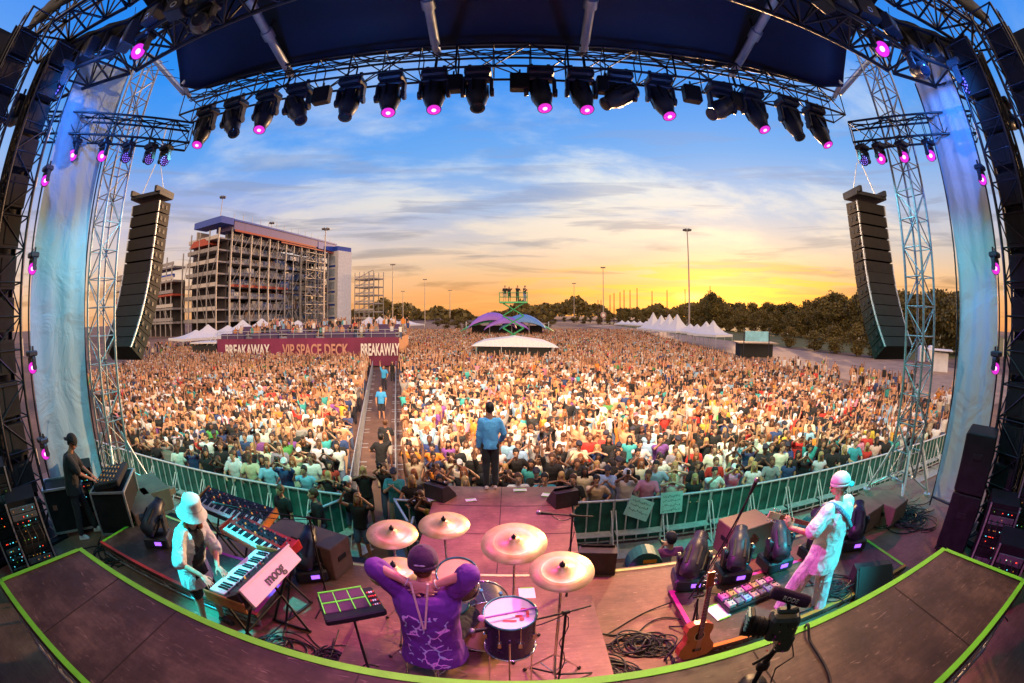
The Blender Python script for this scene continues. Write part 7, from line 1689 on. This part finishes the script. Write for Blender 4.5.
# ---------------------------------------------------------------- trees
LEAF=[mat('leaves_dark_green',(.08,.08,.02),.8,0,0,.5,col2=(.14,.10,.025)),mat('leaves_olive',(.13,.11,.025),.8,0,0,.5,col2=(.20,.13,.03)),mat('leaves_rust',(.13,.11,.025),.8,0,0,.5,col2=(.20,.13,.03))]  # leaf colours warmed towards brown to stand in for sunset haze
BARK=mat('bark',(.08,.05,.03),.9,0,.3,3)
def make_tree(seed,h,w,lm,n=900,label='',grp='',bare=.25):
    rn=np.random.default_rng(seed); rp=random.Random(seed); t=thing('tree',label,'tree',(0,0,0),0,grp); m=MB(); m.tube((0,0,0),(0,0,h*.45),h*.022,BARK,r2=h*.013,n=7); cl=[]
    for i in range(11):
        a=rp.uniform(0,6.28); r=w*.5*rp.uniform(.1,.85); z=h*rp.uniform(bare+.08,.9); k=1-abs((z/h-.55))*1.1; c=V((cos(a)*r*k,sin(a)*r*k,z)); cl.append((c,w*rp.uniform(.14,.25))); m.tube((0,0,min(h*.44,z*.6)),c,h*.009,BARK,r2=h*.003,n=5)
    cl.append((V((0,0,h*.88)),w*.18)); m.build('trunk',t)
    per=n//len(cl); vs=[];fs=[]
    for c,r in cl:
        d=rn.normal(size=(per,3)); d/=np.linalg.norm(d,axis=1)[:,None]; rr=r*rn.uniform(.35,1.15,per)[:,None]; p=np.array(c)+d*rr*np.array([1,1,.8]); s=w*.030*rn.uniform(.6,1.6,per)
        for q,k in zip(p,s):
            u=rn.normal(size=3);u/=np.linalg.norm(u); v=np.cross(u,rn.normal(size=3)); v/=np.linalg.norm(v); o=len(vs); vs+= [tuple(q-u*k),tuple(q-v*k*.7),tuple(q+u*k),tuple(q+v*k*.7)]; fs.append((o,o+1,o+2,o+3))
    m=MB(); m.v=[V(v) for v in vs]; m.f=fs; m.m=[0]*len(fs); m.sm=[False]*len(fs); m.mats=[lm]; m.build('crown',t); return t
TG='trees beyond the festival field'
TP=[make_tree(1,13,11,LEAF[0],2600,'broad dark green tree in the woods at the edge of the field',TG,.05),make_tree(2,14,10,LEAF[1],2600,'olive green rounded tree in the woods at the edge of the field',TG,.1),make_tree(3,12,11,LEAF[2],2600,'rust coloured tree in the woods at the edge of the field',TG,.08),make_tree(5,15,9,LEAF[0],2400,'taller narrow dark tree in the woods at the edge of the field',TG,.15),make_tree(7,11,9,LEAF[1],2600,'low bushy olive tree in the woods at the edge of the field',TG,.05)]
tl_=[t_['label'] for t_ in TP]; used=[0]*5; rt=random.Random(9)
def put_tree(px,ytop,d,k=None,jit=0,label=None,grp=None):
    k=rt.randrange(5) if k is None else k; hh=(13,14,12,15,11)[k]; p=atr(px,ytop,d); s=(p.z-G)/hh; pos=(p.x,p.y,G)
    if not used[k] and label is None: used[k]=1; o=TP[k]; o.location=pos
    else: o=dup(TP[k],pos,0,label or tl_[k],grp or TG)
    o.rotation_euler=(0,0,rt.uniform(0,6)); o.scale=(max(s,.5)*rt.uniform(.95,1.3),)*2+(s,)
topline=[(555,318),(575,312),(600,308),(625,304),(650,306),(675,308),(700,303),(712,292),(725,300),(745,304),(770,302),(795,303),(815,298),(832,290),(850,294),(868,285),(890,288),(915,292),(935,288),(955,290),(985,285)]
tx=[a for a,_ in topline]; ty=[b for _,b in topline]
for px in range(556,975,9):
    y=float(np.interp(px,tx,ty))+rt.uniform(-1,4); d=float(np.interp(px,[555,700,800,900,975],[330,210,150,120,105])); put_tree(px+rt.uniform(-3,3),y,d*rt.uniform(.95,1.1))
for px in range(562,975,12):
    y=float(np.interp(px,tx,ty))+rt.uniform(4,10); d=float(np.interp(px,[555,700,800,900,975],[300,190,135,108,90])); put_tree(px+rt.uniform(-3,3),y,d,rt.choice((1,2,4)))
for px,y,d,k in ((712,291,180,3),(790,326,85,4),(815,330,80,4),(835,326,75,2),(858,322,72,4),(880,330,70,0),(372,322,200,4),(387,318,180,1),(400,320,185,4),(447,318,170,2),(458,316,160,2),(466,319,165,4),(437,320,200,1),(478,321,210,4),(540,318,190,1),(548,317,180,2)): put_tree(px,y,d,k)
# far wooded ridge: one mass
def far_wood():
    rn=np.random.default_rng(2); N=16000; az=rn.uniform(-.62,1.15,N); r=rn.uniform(480,640,N); h=rn.uniform(0,1,N)**.7*(13+7*np.sin(az*17)+4*np.sin(az*41+1)+3*np.sin(az*97))+1; 
    h+=np.where(az>0.1,4,0); x=np.sin(az)*r; y=np.cos(az)*r; c=np.stack([x,y,G+h],1); u=rn.normal(size=(N,3)); u/=np.linalg.norm(u,axis=1)[:,None]; v=np.cross(u,rn.normal(size=(N,3))); v/=np.linalg.norm(v,axis=1)[:,None]; k=rn.uniform(1.6,3.4,N)[:,None]
    P=np.stack([c-u*k,c-v*k,c+u*k,c+v*k],1).reshape(-1,3); T=np.concatenate([np.stack([np.arange(N)*4,np.arange(N)*4+1,np.arange(N)*4+2],1),np.stack([np.arange(N)*4,np.arange(N)*4+2,np.arange(N)*4+3],1)])
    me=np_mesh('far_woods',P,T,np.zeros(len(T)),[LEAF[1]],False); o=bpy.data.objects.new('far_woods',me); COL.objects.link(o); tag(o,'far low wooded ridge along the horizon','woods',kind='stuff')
far_wood()
# ================================================================ stage lighting (colours read off the stage; a few unseen fill lamps added)
CY=(.03,.85,1.0); MA=(1,.05,.70); WA=(1,.58,.26); BLU=(.03,.25,1)
lamp('SPOT',(-5.0,.6,7.8),(-3.36,2.76,1.2),(0,.8,.92),9000,.25,14,.6,'cyan_spot')
lamp('SPOT',(6.4,-.4,7.2),(3.75,2.95,1.1),CY,5200,.25,15,.6,'cyan_spot')
lamp('SPOT',(-5.2,5.6,6.6),(3.2,3.1,.8),MA,3600,.2,26,.7,'magenta_spot')
lamp('SPOT',(1.8,6.3,7.2),(-.6,2.7,.9),MA,1500,.2,34,.8,'magenta_spot')
lamp('SPOT',(-1.6,6.3,7.2),(-.2,5.6,0),MA,2300,.2,34,.9,'magenta_spot')
lamp('SPOT',(-2.5,6.3,7.2),(-2.4,2.4,.9),MA,250,.2,34,.9,'magenta_spot')
lamp('SPOT',(3.5,6.3,7.2),(1.2,3.6,.0),WA,3600,.25,50,.9,'warm_spot')
lamp('SPOT',(0,6.3,7.2),(0,.9,1.7),(1,.40,.38),900,.3,62,.9,'warm_spot')
lamp('SPOT',(5,6.0,7.2),(2.2,1.0,1.7),WA,1200,.3,50,.9,'warm_spot')
lamp('SPOT',(.6,7.0,7.4),(-.2,7.6,0),WA,1300,.25,60,.9,'warm_spot')
for x in (-3,0,3): lamp('SPOT',(x,6.9,7.3),(x*3.6,27,G+1),(1,.68,.44),12500,.3,112,1,'crowd_wash')
for x in (-3,3): lamp('SPOT',(x,5.2,7.2),(x*2.6,8.6,G+.6),(.05,.9,.60),2500,.3,64,.9,'teal_wash')
for s in (-1,1):
    lamp('SPOT',(s*6.0,2.0,7.9),(s*7.9,3.8,6.6),BLU,600,.2,70,.8,'scrim_blue')
    lamp('SPOT',(s*5.6,2.8,6.0),(s*7.9,3.8,3.6),(.0,.75,.75),260,.2,64,.9,'scrim_cyan')
    lamp('SPOT',(s*6.0,5.6,6.8),(s*8.0,5.2,4.0),(.2,.75,.9),650,.2,70,.9,'tower_cyan')
    lamp('SPOT',(s*6.3,4.6,5.0),(s*7.4,2.3,3.0),(.35,.1,1),160,.2,70,.9,'column_violet')
    lamp('SPOT',(s*3,4,5.2),(s*3.2,5.6,8.4),(.05,.22,1),160,.3,120,1,'roof_blue')
    lamp('SPOT',(s*5.0,2.2,5.0),(s*7.2,2.6,8.2),(.05,.22,1),420,.3,100,1,'truss_blue')
    lamp('SPOT',(s*5.2,1.6,5.0),(s*6.8,1.9,.6),(.05,.8,.8),160,.3,80,1,'wing_teal')
lamp('SPOT',(.4,-1.6,6.8),(-.6,2.4,.9),(.75,.18,1),900,.25,20,.9,'added_drummer_fill')  # unseen lamp behind the camera, added to brighten the drummer's back
lamp('SPOT',(.8,3.6,7.5),(-.38,7.7,1.2),(.8,.9,1),1100,.2,11,.6,'added_singer_fill')  # unseen lamp added to brighten the back of the singer's jacket
for s in (-1,1): lamp('SPOT',(s*3,7.0,7.3),(s*26,18,G+1),(1,.68,.44),9000,.3,70,1,'crowd_wash')  # unseen pair added to brighten the crowd's darker sides
